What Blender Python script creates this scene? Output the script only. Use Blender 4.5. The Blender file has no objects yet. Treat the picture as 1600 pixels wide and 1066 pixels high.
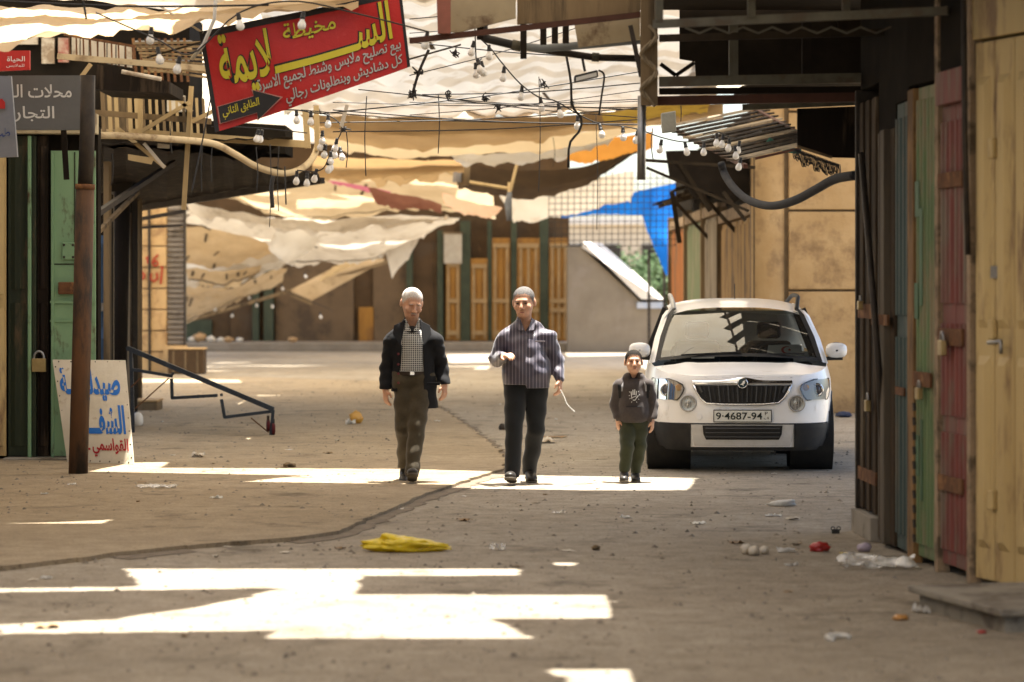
import bpy, math, random
import numpy as np
from mathutils import Vector, Matrix, noise as mnoise
from math import radians, sin, cos, pi, sqrt, atan2
random.seed(7)
SC = bpy.context.scene
COL = SC.collection

# ------------------------------------------------------------------ camera
FPX, HX, HY, CH = 4500.0, 800.0, 450.0, 1.71      # focal length in photo pixels, horizon, eye height
cam = bpy.data.cameras.new('camera')
cam.sensor_width = 36.0
cam.lens = FPX / 1600 * 36
cam.shift_y = -(533 - HY) / 1600
cam.clip_start = 0.1
cam.clip_end = 3000
cam.dof.use_dof = True
cam.dof.focus_distance = 25.6
cam.dof.aperture_fstop = 2.2
cam_o = bpy.data.objects.new('camera', cam)
cam_o.location = (0, 0, CH)
cam_o.rotation_euler = (radians(90), 0, 0)
COL.objects.link(cam_o)
SC.camera = cam_o

# ------------------------------------------------------------------ light
SUN = Vector((0.10, 0.14, 0.98)).normalized()
elev = math.asin(SUN.z)
world = bpy.data.worlds.new('World')
SC.world = world
world.use_nodes = True
nt = world.node_tree
sky = nt.nodes.new('ShaderNodeTexSky')
sky.sky_type = 'NISHITA'
sky.sun_disc = False
sky.sun_elevation = elev
sky.sun_rotation = atan2(SUN.x, SUN.y)
sky.dust_density = 2.5
sky.air_density = 1.0
nt.links.new(sky.outputs[0], nt.nodes['Background'].inputs[0])
nt.nodes['Background'].inputs[1].default_value = 0.10
sun = bpy.data.lights.new('sun', 'SUN')
sun.energy = 5.0
sun.angle = radians(0.53)
sun.color = (1.0, 0.95, 0.86)
sun_o = bpy.data.objects.new('sun', sun)
sun_o.rotation_euler = SUN.to_track_quat('Z', 'Y').to_euler()
sun_o.location = (0, 20, 30)
COL.objects.link(sun_o)
SC.view_settings.view_transform = 'Standard'
SC.view_settings.look = 'None'
SC.view_settings.gamma = 1
SC.view_settings.use_curve_mapping = False
SC.view_settings.exposure = 2.15
SC.cycles.use_denoising = True
SC.cycles.max_bounces = 7
SC.cycles.diffuse_bounces = 4
SC.cycles.glossy_bounces = 3
SC.cycles.transmission_bounces = 5
SC.cycles.transparent_max_bounces = 8
SC.cycles.caustics_reflective = False
SC.cycles.caustics_refractive = False
SC.cycles.sample_clamp_indirect = 6

# ------------------------------------------------------------------ helpers
def P(x, y, d):
    """point seen at photo pixel x, y at distance d"""
    return Vector(((x - HX) * d / FPX, d, CH - (y - HY) * d / FPX))
def G(x, y, z=0.0):
    """ground point seen at photo pixel"""
    d = (CH - z) * FPX / (y - HY)
    return Vector(((x - HX) * d / FPX, d, z))

MATS = {}
def nodes_of(name):
    m = bpy.data.materials.new(name)
    m.use_nodes = True
    t = m.node_tree
    return m, t, t.nodes['Principled BSDF']
def rgb(c):
    return (c[0], c[1], c[2], 1)
def mixc(t, fac, a, b):
    n = t.nodes.new('ShaderNodeMix')
    n.data_type = 'RGBA'
    if isinstance(fac, (int, float)): n.inputs[0].default_value = fac
    else: t.links.new(fac, n.inputs[0])
    for s, v in ((6, a), (7, b)):
        if isinstance(v, tuple): n.inputs[s].default_value = rgb(v)
        else: t.links.new(v, n.inputs[s])
    return n.outputs[2]
def noise_fac(t, vec, scale, lo, hi, detail=5, rough=.6):
    n = t.nodes.new('ShaderNodeTexNoise')
    n.inputs['Scale'].default_value = scale
    n.inputs['Detail'].default_value = detail
    n.inputs['Roughness'].default_value = rough
    t.links.new(vec, n.inputs['Vector'])
    r = t.nodes.new('ShaderNodeMapRange')
    r.inputs['From Min'].default_value = lo
    r.inputs['From Max'].default_value = hi
    t.links.new(n.outputs['Fac'], r.inputs['Value'])
    return r.outputs[0], n.outputs['Fac']
def vec_of(t, sc=(1, 1, 1)):
    tc = t.nodes.new('ShaderNodeTexCoord')
    mp = t.nodes.new('ShaderNodeMapping')
    mp.inputs['Scale'].default_value = sc
    t.links.new(tc.outputs['Object'], mp.inputs['Vector'])
    return mp.outputs[0]
def bump_to(t, b, h, strength, dist=.01):
    bn = t.nodes.new('ShaderNodeBump')
    bn.inputs['Strength'].default_value = strength
    bn.inputs['Distance'].default_value = dist
    t.links.new(h, bn.inputs['Height'])
    t.links.new(bn.outputs[0], b.inputs['Normal'])
def M(name, c, c2=None, rough=.75, metal=0.0, scale=6, stain=None, sa=(.52, .62), ss=3, streak=1.0, bump=.25, spec=.2, coat=0):
    """weathered paint, metal, wood, stone: two tones, shaped stains, fine relief"""
    if name in MATS: return MATS[name]
    m, t, b = nodes_of(name)
    v = vec_of(t, (1, 1, streak))
    if c2 is None: c2 = tuple(x * .72 for x in c)
    f, raw = noise_fac(t, v, scale, .32, .68)
    col = mixc(t, f, c, c2)
    if stain:
        f2, _ = noise_fac(t, v, ss, sa[0], sa[1], 7, .65)
        col = mixc(t, f2, col, stain)
    t.links.new(col, b.inputs['Base Color'])
    b.inputs['Roughness'].default_value = rough
    b.inputs['Metallic'].default_value = metal
    b.inputs['Specular IOR Level'].default_value = spec
    if coat:
        b.inputs['Coat Weight'].default_value = coat
        b.inputs['Coat Roughness'].default_value = .08
    if bump:
        _, h = noise_fac(t, v, scale * 7, 0, 1, 4)
        bump_to(t, b, h, bump)
    MATS[name] = m
    return m
def CLOTH(name, c, c2=None, trans=.45, scale=1.2, stain=None, stripe=None):
    """sheet cloth that lets sunlight through"""
    if name in MATS: return MATS[name]
    m, t, b = nodes_of(name)
    t.nodes.remove(b)
    v = vec_of(t)
    c2 = c2 or tuple(x * .8 for x in c)
    f, _ = noise_fac(t, v, scale, .35, .65, 6)
    col = mixc(t, f, c, c2)
    if stripe:  # woven stripes; on the white tarp, painted fold shading
        w = t.nodes.new('ShaderNodeTexWave')
        w.inputs['Scale'].default_value = stripe[1]
        w.inputs['Distortion'].default_value = 1.5
        w.bands_direction = stripe[2]
        t.links.new(v, w.inputs['Vector'])
        r = t.nodes.new('ShaderNodeMapRange')
        r.inputs['From Min'].default_value = .55; r.inputs['From Max'].default_value = .75
        t.links.new(w.outputs['Fac'], r.inputs['Value'])
        col = mixc(t, r.outputs[0], col, stripe[0])
    if stain:
        f2, _ = noise_fac(t, v, scale * 2.3, .55, .72, 7, .7)
        col = mixc(t, f2, col, stain)
    d = t.nodes.new('ShaderNodeBsdfDiffuse')
    tr = t.nodes.new('ShaderNodeBsdfTranslucent')
    mx = t.nodes.new('ShaderNodeMixShader')
    mx.inputs[0].default_value = trans
    t.links.new(col, d.inputs[0]); t.links.new(col, tr.inputs[0])
    t.links.new(d.outputs[0], mx.inputs[1]); t.links.new(tr.outputs[0], mx.inputs[2])
    t.links.new(mx.outputs[0], t.nodes['Material Output'].inputs[0])
    MATS[name] = m
    return m
def FLAT(name, c, rough=.6, metal=0.0, spec=.3):
    if name in MATS: return MATS[name]
    m, t, b = nodes_of(name)
    b.inputs['Base Color'].default_value = rgb(c)
    b.inputs['Roughness'].default_value = rough
    b.inputs['Metallic'].default_value = metal
    b.inputs['Specular IOR Level'].default_value = spec
    MATS[name] = m
    return m

ORG = {}
def tag(o, label=None, cat=None, group=None, kind=None):
    if label: o['label'] = label
    if cat: o['category'] = cat
    if group: o['group'] = group
    if kind: o['kind'] = kind
    return o
def thing(name, loc, label, cat, group=None):
    o = bpy.data.objects.new(name, None)
    o.empty_display_size = .1
    o.location = loc
    COL.objects.link(o)
    ORG[o.name] = Vector(loc)
    return tag(o, label, cat, group)
def link_mesh(name, me, parent=None, org=None):
    o = bpy.data.objects.new(name, me)
    COL.objects.link(o)
    if parent is not None:
        o.parent = parent
        ORG[o.name] = ORG[parent.name]
    else:
        o.location = org if org is not None else (0, 0, 0)
        ORG[o.name] = Vector(o.location)
    return o
class MB:
    def __init__(s): s.v = []; s.f = []
    def add(s, vs, fs):
        n = len(s.v)
        s.v += [Vector(p) for p in vs]
        s.f += [tuple(i + n for i in f) for f in fs]
        return s
    def frame(s, o, ax, ay, az, lo, hi):
        """box given in a local frame"""
        c = []
        for z in (lo[2], hi[2]):
            for x, y in ((lo[0], lo[1]), (hi[0], lo[1]), (hi[0], hi[1]), (lo[0], hi[1])):
                c.append(o + ax * x + ay * y + az * z)
        return s.add(c, [(3, 2, 1, 0), (4, 5, 6, 7), (0, 1, 5, 4), (1, 2, 6, 5), (2, 3, 7, 6), (3, 0, 4, 7)])
    def box(s, lo, hi):
        return s.frame(Vector((0, 0, 0)), Vector((1, 0, 0)), Vector((0, 1, 0)), Vector((0, 0, 1)), lo, hi)
    def bar(s, a, b, w, h=None):
        a = Vector(a); b = Vector(b)
        h = h or w
        d = (b - a); L = d.length; d.normalize()
        up = Vector((0, 0, 1)) if abs(d.z) < .9 else Vector((0, 1, 0))
        sx = d.cross(up).normalized(); sy = sx.cross(d).normalized()
        return s.frame(a, sx, sy, d, (-w / 2, -h / 2, 0), (w / 2, h / 2, L))
    def tube(s, pts, r, n=8, cap=True):
        pts = [Vector(p) for p in pts]
        rs = r if isinstance(r, (list, tuple)) else [r] * len(pts)
        base = len(s.v); N = len(pts)
        t0 = (pts[1] - pts[0]).normalized()
        up = Vector((0, 0, 1)) if abs(t0.z) < .9 else Vector((1, 0, 0))
        nx = t0.cross(up).normalized()
        for i, p in enumerate(pts):
            t = (pts[min(i + 1, N - 1)] - pts[max(i - 1, 0)])
            t = t.normalized() if t.length > 1e-9 else t0
            nx = (nx - t * nx.dot(t)).normalized()
            ny = t.cross(nx)
            for k in range(n):
                a = 2 * pi * k / n
                s.v.append(p + (nx * cos(a) + ny * sin(a)) * rs[i])
        for i in range(N - 1):
            for k in range(n):
                a = base + i * n + k; b = base + i * n + (k + 1) % n
                s.f.append((a, b, b + n, a + n))
        if cap:
            s.f.append(tuple(base + k for k in range(n))[::-1])
            s.f.append(tuple(base + (N - 1) * n + k for k in range(n)))
        return s
    def lathe(s, prof, o, axis=Vector((0, 0, 1)), n=14):
        """prof: (radius, height) along the axis"""
        axis = Vector(axis).normalized()
        up = Vector((0, 0, 1)) if abs(axis.z) < .9 else Vector((1, 0, 0))
        nx = axis.cross(up).normalized(); ny = axis.cross(nx)
        base = len(s.v)
        for r, h in prof:
            for k in range(n):
                a = 2 * pi * k / n
                s.v.append(Vector(o) + axis * h + (nx * cos(a) + ny * sin(a)) * max(r, 1e-4))
        for i in range(len(prof) - 1):
            for k in range(n):
                a = base + i * n + k; b = base + i * n + (k + 1) % n
                s.f.append((a, b, b + n, a + n))
        return s
    def grid(s, rows):
        base = len(s.v); m = len(rows[0])
        for r in rows: s.v += [Vector(p) for p in r]
        for i in range(len(rows) - 1):
            for j in range(m - 1):
                a = base + i * m + j
                s.f.append((a, a + 1, a + m + 1, a + m))
        return s
    def prism(s, poly, n, depth):
        """planar polygon (3D points) pushed along n by depth"""
        n = Vector(n).normalized() * depth
        k = len(poly)
        vs = [Vector(p) for p in poly] + [Vector(p) + n for p in poly]
        fs = [tuple(range(k))[::-1], tuple(range(k, 2 * k))] + [(i, (i + 1) % k, k + (i + 1) % k, k + i) for i in range(k)]
        return s.add(vs, fs)
    def mesh(s, name, mat, org, smooth=False):
        me = bpy.data.meshes.new(name)
        me.from_pydata([tuple(p - org) for p in s.v], [], s.f)
        me.materials.append(mat)
        if smooth:
            me.polygons.foreach_set('use_smooth', [True] * len(me.polygons))
        me.validate()
        me.update()
        return me
    def build(s, name, mat, parent=None, smooth=False, bevel=0, org=None):
        if parent is not None: org = ORG[parent.name]
        elif org is None:
            zs = min(p.z for p in s.v)
            n = len(s.v)
            org = Vector((sum(p.x for p in s.v) / n, sum(p.y for p in s.v) / n, zs))
        o = link_mesh(name, s.mesh(name, mat, org, smooth), parent, org)
        if bevel:
            md = o.modifiers.new('bevel', 'BEVEL'); md.width = bevel; md.segments = 2; md.limit_method = 'ANGLE'
        return o
def box_part(name, mat, parent, lo, hi, bevel=0):
    return MB().box(lo, hi).build(name, mat, parent, bevel=bevel)

# a wall frame: A -> B along the foot of the wall, n out of the wall
class Wall:
    def __init__(s, A, B, side=1):
        s.A = Vector((A[0], A[1], 0)); d = Vector((B[0], B[1], 0)) - s.A
        s.L = d.length; s.u = d.normalized(); s.n = Vector((s.u.y, -s.u.x, 0)) * side
    def box(s, mb, u0, u1, z0, z1, n0, n1):
        return mb.frame(s.A, s.u, s.n, Vector((0, 0, 1)), (u0, n0, z0), (u1, n1, z1))
    def pt(s, u, z, n=0): return s.A + s.u * u + s.n * n + Vector((0, 0, z))

# ------------------------------------------------------------------ lettering
AR = {'ا': (0xFE8D, 2), 'ب': (0xFE8F, 4), 'ة': (0xFE93, 2), 'ت': (0xFE95, 4), 'ث': (0xFE99, 4), 'ج': (0xFE9D, 4), 'ح': (0xFEA1, 4), 'خ': (0xFEA5, 4), 'د': (0xFEA9, 2), 'ذ': (0xFEAB, 2), 'ر': (0xFEAD, 2), 'ز': (0xFEAF, 2), 'س': (0xFEB1, 4), 'ش': (0xFEB5, 4), 'ص': (0xFEB9, 4), 'ض': (0xFEBD, 4), 'ط': (0xFEC1, 4), 'ظ': (0xFEC5, 4), 'ع': (0xFEC9, 4), 'غ': (0xFECD, 4), 'ف': (0xFED1, 4), 'ق': (0xFED5, 4), 'ك': (0xFED9, 4), 'ل': (0xFEDD, 4), 'م': (0xFEE1, 4), 'ن': (0xFEE5, 4), 'ه': (0xFEE9, 4), 'و': (0xFEED, 2), 'ي': (0xFEF1, 4), 'ء': (0xFE80, 1)}
def arabic(t):
    out = []; prev = False
    t = t.replace('لا', '\u0001')
    for i, c in enumerate(t):
        if c == '\u0001':
            out.append(chr(0xFEFC if prev else 0xFEFB)); prev = False; continue
        if c == 'ـ':
            out.append(c); prev = True; continue
        if c not in AR:
            out.append(c); prev = False; continue
        b, k = AR[c]
        nx = t[i + 1] if i + 1 < len(t) else ' '
        nj = k == 4 and (nx in AR and nx != 'ء' or nx in 'ـ\u0001')
        out.append(chr(b + (3 if prev else 2) if nj else b + (1 if prev and k > 1 else 0)))
        prev = k == 4
    return ''.join(reversed(out))
def lettering(name, text, o, ax, ay, width, height, mat, parent, lift=.003, bold=0.0, warp=None):
    """flat letters filling width x height from corner o (lower left) in axes ax, ay"""
    cu = bpy.data.curves.new('lettering', 'FONT')
    cu.body = text
    cu.offset = bold
    cu.resolution_u = 3
    tmp = bpy.data.objects.new('lettering', cu)
    COL.objects.link(tmp)
    dg = bpy.context.evaluated_depsgraph_get()
    me = bpy.data.meshes.new_from_object(tmp.evaluated_get(dg))
    bpy.data.objects.remove(tmp)
    vs = np.array([v.co[:] for v in me.vertices])
    fs = [tuple(p.vertices) for p in me.polygons]
    bpy.data.meshes.remove(me)
    par = list(range(len(vs)))
    def find(a):
        while par[a] != a:
            par[a] = par[par[a]]; a = par[a]
        return a
    for f in fs:
        for q in f[1:]: par[find(q)] = find(f[0])
    roots = {}
    lo = vs.min(0); hi = vs.max(0)
    ax = Vector(ax).normalized(); ay = Vector(ay).normalized(); nn = ax.cross(ay)
    mb = MB()
    for i, p in enumerate(vs):
        k = roots.setdefault(find(i), len(roots))
        u = (p[0] - lo[0]) / (hi[0] - lo[0]); w = (p[1] - lo[1]) / (hi[1] - lo[1])
        if warp: q = warp(u, w)
        else: q = Vector(o) + ax * (u * width) + ay * (w * height)
        mb.v.append(q + nn * (lift + (k % 4) * .0006))
    mb.f = fs
    return mb.build(name, mat, parent)

# ------------------------------------------------------------------ sheets of cloth
def crom(p0, p1, p2, p3, t):
    return .5 * ((2 * p1) + (p2 - p0) * t + (2 * p0 - 5 * p1 + 4 * p2 - p3) * t * t + (3 * p1 - p0 - 3 * p2 + p3) * t ** 3)
def resample(pts, n):
    out = []; m = len(pts) - 1
    for i in range(n + 1):
        f = i / n * m; k = min(int(f), m - 1); t = f - k
        out.append(crom(pts[max(k - 1, 0)], pts[k], pts[k + 1], pts[min(k + 2, m)], t))
    return out
def sheet(rows, nu=44, nv=22, wr=.05, ws=1.3, seed=0, fold=0.0):
    R = [resample([P(*q) for q in r], nu) for r in rows]
    cols = [resample([r[j] for r in R], nv) for j in range(nu + 1)]
    out = []
    for i in range(nv + 1):
        row = []
        for j in range(nu + 1):
            p = cols[j][i]
            e = Vector((seed * 7.3, seed * 3.1, seed))
            a = mnoise.noise(p * ws + e) + .5 * mnoise.noise(p * ws * 2.7 + e)
            a += .9 * (.35 - abs(mnoise.noise(p * ws * 1.1 + e * 2))) + .5 * (.3 - abs(mnoise.noise(p * ws * 2.9 + e * 3)))
            b = mnoise.noise(Vector((p.x * ws * .6, p.y * ws * 3, p.z * ws * 2)) + e)
            row.append(p + Vector((0, wr * .6 * b, wr * a + fold * sin(j * .9 + 2 * b))))
        out.append(row)
    return out
def tarp(name, label, cat, rows, mat, group=None, straps=0, ragged=.10, **k):
    g = sheet(rows, **k)
    m = len(g[0])
    for j in range(m):
        p = g[-1][j]
        w = ragged * (mnoise.noise(Vector((p.x * 3.1, k.get('seed', 0), 2))) + .6 * mnoise.noise(Vector((p.x * 11, k.get('seed', 0), 5))))
        g[-1][j] = p + Vector((0, 0, w)); g[-2][j] = g[-2][j] + Vector((0, 0, w * .4))
    o = MB().grid(g).build(name, mat, smooth=True)
    tag(o, label, cat, group)
    rg = random.Random(k.get('seed', 0) * 13 + 1)
    for q in range(straps):
        i, j = rg.randrange(1, len(g) - 4), rg.randrange(2, m - 3)
        a, b = g[i][j], g[min(i + rg.choice((2, 3)), len(g) - 1)][j + rg.choice((-1, 0, 1))]
        n_ = (g[i][j + 1] - g[i][j]).cross(g[i + 1][j] - g[i][j]).normalized()
        if n_.y > 0: n_ = -n_
        MB().bar(a + n_ * .03, b + n_ * .03, rg.uniform(.04, .07), .015).build('strap', STRAPM, o)
    for q in range(1 if straps else 0):
        MB().tube([p + Vector((0, -.02, .01)) for p in g[-3]], .018, 5).build('hem_rope', STRAPM, o)
    return o
STRAPM = M('frayed_strap', (.16, .12, .08), (.09, .068, .045), scale=9)

# ------------------------------------------------------------------ the ground
def ground_mat(name, c1, c2, c3):
    m, t, b = nodes_of(name)
    v = vec_of(t)
    f1, _ = noise_fac(t, v, .55, .34, .66, 6, .6)
    f2, _ = noise_fac(t, v, 4.5, .40, .70, 10, .82)
    f3, _ = noise_fac(t, v, 1.3, .55, .68, 8, .72)
    f4, h = noise_fac(t, v, 38, .52, .68, 6, .8)
    f5, _ = noise_fac(t, vec_of(t, (.22, 1.6, 1)), 1.5, .50, .72, 6, .65)
    col = mixc(t, f1, c1, c2)
    mt = t.nodes.new('ShaderNodeMath'); mt.operation = 'MULTIPLY'; mt.inputs[1].default_value = .8
    t.links.new(f2, mt.inputs[0])
    col = mixc(t, mt.outputs[0], col, c3)
    mt2 = t.nodes.new('ShaderNodeMath'); mt2.operation = 'MULTIPLY'; mt2.inputs[1].default_value = .8
    t.links.new(f3, mt2.inputs[0])
    col = mixc(t, mt2.outputs[0], col, tuple(x * .5 for x in c3))
    mt3 = t.nodes.new('ShaderNodeMath'); mt3.operation = 'MULTIPLY'; mt3.inputs[1].default_value = .5
    t.links.new(f5, mt3.inputs[0])
    col = mixc(t, mt3.outputs[0], col, tuple(x * .62 for x in c2))
    col = mixc(t, f4, col, tuple(x * .6 for x in c3))
    t.links.new(col, b.inputs['Base Color'])
    b.inputs['Roughness'].default_value = .82
    b.inputs['Specular IOR Level'].default_value = .14
    _, h2 = noise_fac(t, v, 9, 0, 1, 8, .7)
    ad = t.nodes.new('ShaderNodeMath'); ad.operation = 'ADD'
    t.links.new(h, ad.inputs[0]); t.links.new(h2, ad.inputs[1])
    bump_to(t, b, ad.outputs[0], .8, .025)
    MATS[name] = m
    return m
ROADM = ground_mat('worn_asphalt', (.36, .305, .235), (.46, .40, .315), (.17, .14, .10))
SLABM = ground_mat('worn_concrete', (.37, .29, .19), (.45, .36, .245), (.21, .16, .105))
o = MB().add([(-400, -60, 0), (400, -60, 0), (400, 900, 0), (-400, 900, 0)], [(0, 1, 2, 3)]).build('road', ROADM, org=Vector((0, 0, 0)))
tag(o, kind='structure')
crack = [(0, 893), (60, 886), (100, 881), (150, 876), (165, 872), (260, 862), (380, 852), (470, 845), (530, 836), (575, 815), (620, 796), (660, 778), (700, 765), (750, 748), (785, 738), (792, 724), (770, 700), (735, 672), (705, 652), (672, 630)]
pts = [G(-300, 905)] + [G(*q) for q in crack]
line = []
for i in range(len(pts) - 1):
    n = max(2, int((pts[i + 1] - pts[i]).length / .06))
    for k in range(n):
        p = pts[i].lerp(pts[i + 1], k / n)
        w = .05 * mnoise.noise(p * 4) + .045 * mnoise.noise(p * 15)
        line.append(p + Vector((w, w * 2, 0)))
line.append(pts[-1])
poly = line + [Vector((-2.2, 52, 0)), Vector((-14, 62, 0)), Vector((-14, 15, 0))]
SLZ = .03
n = len(poly)
mb = MB().add([p + Vector((0, 0, SLZ)) for p in poly] + [p + Vector((0, 0, -.02)) for p in poly], [tuple(range(n))] + [((i + 1) % n, i, n + i, n + (i + 1) % n) for i in range(n)])
tag(mb.build('pavement', SLABM, org=Vector((0, 0, 0))), kind='structure')
# loose joint filling along the broken edge
mb = MB()
for i in range(6, len(line) - 1):
    p, q = line[i], line[i + 1]
    if p.x < -1.3 and mnoise.noise(p * .9) < .15: continue
    mb.add([p + Vector((0, 0, .006)), q + Vector((0, 0, .006)), q + Vector((.10 + .08 * mnoise.noise(q * 3), -.16 - .1 * mnoise.noise(q * 2), .004)), p + Vector((.10 + .08 * mnoise.noise(p * 3), -.16 - .1 * mnoise.noise(p * 2), .004))], [(0, 1, 2, 3)])
tag(mb.build('road_patch', M('joint_dirt', (.12, .095, .07), (.19, .155, .115), scale=9, rough=.95), org=Vector((0, 0, 0))), kind='structure')
# grit and pebbles
rng = random.Random(3)
mb = MB()
for i in range(6500):
    y = 11 + 42 * rng.random() ** 1.3
    x = rng.uniform(-1, 1) * (y * .19 + .3)
    if x > 2.3 and y < 21: continue
    r = rng.choice((.005, .006, .008, .01, .012, .018)) * rng.uniform(.7, 1.3)
    a = rng.uniform(0, 6.3)
    z = SLZ if x < -1 and y > 21 else 0
    c = Vector((x, y, z))
    ring = [c + Vector((cos(a + k * 1.57) * r * rng.uniform(.7, 1.3), sin(a + k * 1.57) * r * rng.uniform(.7, 1.3), 0)) for k in range(4)]
    mb.add(ring + [c + Vector((0, 0, r * rng.uniform(.5, 1)))], [(0, 1, 4), (1, 2, 4), (2, 3, 4), (3, 0, 4)])
tag(mb.build('grit', M('grit_stone', (.26, .22, .17), (.10, .085, .07), scale=.7, bump=0), org=Vector((0, 0, 0))), 'loose grit and small stones scattered over the road', 'grit', kind='stuff')

# far raised pavement and its kerb
KERB = M('kerb_stone', (.24, .205, .16), (.18, .15, .115), scale=2, stain=(.2, .16, .12))
o = MB().box((-11, 77.5, 0), (7, 100, .23)).build('pavement', KERB, org=Vector((0, 77.5, 0)), bevel=.03)
tag(o, kind='structure')

# ------------------------------------------------------------------ shade sheets added out of view over the lane, gapped to throw sun patches
ROOFZ = 5.3
def hole(px):
    out = []
    for x, y in px:
        g = G(x, y)
        out.append((g.x + SUN.x / SUN.z * ROOFZ, g.y + SUN.y / SUN.z * ROOFZ))
    return out
holes = [hole(h) for h in (
    [(140, 742), (205, 728), (262, 727), (250, 736), (640, 738), (780, 742), (1088, 747), (1066, 769), (980, 767), (385, 758), (470, 748), (300, 745)],
    [(200, 889), (810, 889), (808, 899), (566, 900), (548, 929), (962, 930), (950, 966), (768, 967), (828, 998), (408, 998), (436, 985), (-60, 991), (-60, 979), (180, 968), (330, 945), (440, 919), (-60, 926), (-60, 920), (216, 917)],
    [(862, 1046), (985, 1046), (1030, 1075), (900, 1075)],
    [(30, 806), (185, 806), (188, 810), (30, 810)],
    [(868, 879), (898, 879), (896, 884), (866, 884)],
    [(215, 594), (378, 596), (380, 600), (215, 600)],
    [(660, 660), (682, 659), (702, 669), (684, 669)],
    [(365, 684), (392, 684), (390, 690), (366, 690)],
    [(1060, 655), (1110, 655), (1100, 662), (1060, 662)],
    [(700, 554), (778, 553), (772, 566), (706, 567)], [(884, 551), (1000, 549), (996, 555), (890, 557)], [(690, 572), (770, 572), (765, 577), (690, 577)])]
_r = random.Random(8)  # random slits added to dapple the tarps below with sun
for k in range(26):
    cx_, cy_ = _r.uniform(-7.2, -1.6), _r.uniform(60, 66.5)
    if k > 18: continue
    w_, h_, sk = _r.uniform(.3, 1.1), _r.uniform(.15, .5), _r.uniform(-.5, .5)
    holes.append([(cx_ - w_ + sk, cy_ - h_), (cx_ + w_ * .7 + sk, cy_ - h_ * .6), (cx_ + w_ - sk, cy_ + h_), (cx_ - w_ * .6 - sk, cy_ + h_ * .8)])
holes.append([(-5.6, 21.2), (-2.4, 21.3), (-2.3, 22.9), (-5.6, 23.0)])  # gap added to light the cream tarp at upper left
def spans(y, x0, x1):
    cuts = []
    for h in holes:
        xs = []
        for i in range(len(h)):
            (ax, ay), (bx, by) = h[i], h[(i + 1) % len(h)]
            if (ay <= y) != (by <= y):
                xs.append(ax + (y - ay) / (by - ay) * (bx - ax) + .045 * mnoise.noise(Vector((y * 2.2, i * 3.1, 1))) + .03 * mnoise.noise(Vector((y * 9, i * 3.1, 7))))
        xs.sort()
        cuts += list(zip(xs[::2], xs[1::2]))
    cuts.sort()
    out = []; c = x0
    for a, b in cuts:
        if b <= c: continue
        if a > x1: break
        if a > c: out.append((c, a))
        c = max(c, b)
    if c < x1: out.append((c, x1))
    return out
ROOFC = CLOTH('shade_cloth', (.70, .61, .48), (.60, .52, .42), trans=.255)
THINW = CLOTH('warm_fill_tarp', (.86, .77, .60), (.76, .65, .47), trans=.46)  # cloth of the added thin sheets, tinted warm for golden fill
def roof_sheet(y0, y1, x0, x1, dz, label, step=.03, mat=None):
    mb = MB()
    y = y0
    while y < y1 - 1e-6:
        near = any(min(q[1] for q in h) - .1 < y < max(q[1] for q in h) + .1 for h in holes)
        st = min(step if near else .5, y1 - y)
        for a, b in spans(y + st / 2, x0, x1):
            mb.add([(a, y, ROOFZ + dz), (b, y, ROOFZ + dz), (b, y + st, ROOFZ + dz), (a, y + st, ROOFZ + dz)], [(0, 1, 2, 3)])
        y += st
    tag(mb.build('added_shade_tarp', mat or ROOFC, smooth=False), label, 'tarp', 'tarps added over the lane to shape the light')
roof_sheet(-10, 10, -5.6, 5, .06, 'unseen cream tarp added to darken the lane before the yellow shop doors')
roof_sheet(9.95, 21.5, -5.6, 5, .0, 'unseen cream tarp with gaps cut for sun patches above the yellow plastic bag')
roof_sheet(21.45, 28.6, -7.2, 5.2, .04, 'unseen cream tarp slit to throw sun patches around the walking men')
roof_sheet(28.5, 34.0, -7.2, 5.2, .08, 'unseen thin tarp added to brighten the windscreen of the parked car', mat=THINW)  # added as a bright sheet for the windscreen to reflect
roof_sheet(33.9, 46, -8.6, -3.4, .35, 'added cream shade tarp above the black corrugated awning on the left', step=.04)
roof_sheet(33.9, 46, 2.7, 6.2, .35, 'added cream shade tarp above the ochre wall behind the car', step=.04)
roof_sheet(45.9, 59.5, -9, 5, .45, 'hidden thin shade tarp added high above the tan band and dark brown cloth', step=.05, mat=THINW)
roof_sheet(59.4, 67.6, -10, 3.4, .5, 'hidden thin shade tarp added high above the sagging pale grey tarp', step=.05, mat=THINW)
roof_sheet(67.5, 80.5, -10, 3.6, .45, 'hidden cream shade tarp added high before the far shuttered shops', step=.05)

# ------------------------------------------------------------------ shopfront builder
RUST = M('rusty_iron', (.16, .075, .035), (.085, .04, .022), rough=.85, metal=.2, scale=9, stain=(.24, .12, .05), ss=6)
IRON = M('dark_iron', (.035, .03, .026), (.06, .048, .038), rough=.6, metal=.5, scale=8)
STEEL = M('dull_steel', (.34, .34, .34), (.22, .21, .2), rough=.4, metal=.9, scale=9)
BRASS = M('padlock_brass', (.45, .34, .16), (.3, .22, .1), rough=.35, metal=.9)
TIMBER = M('old_timber', (.22, .155, .085), (.13, .09, .05), rough=.85, scale=5, streak=.1, stain=(.07, .05, .03), ss=4)
CONC = M('grey_concrete', (.30, .27, .225), (.22, .195, .16), rough=.9, scale=3, stain=(.14, .12, .095), ss=2)
DARKW = M('dark_wall', (.020, .016, .012), (.012, .010, .008), rough=.9, scale=2, spec=.04)  # near-black base tone for walls
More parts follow.
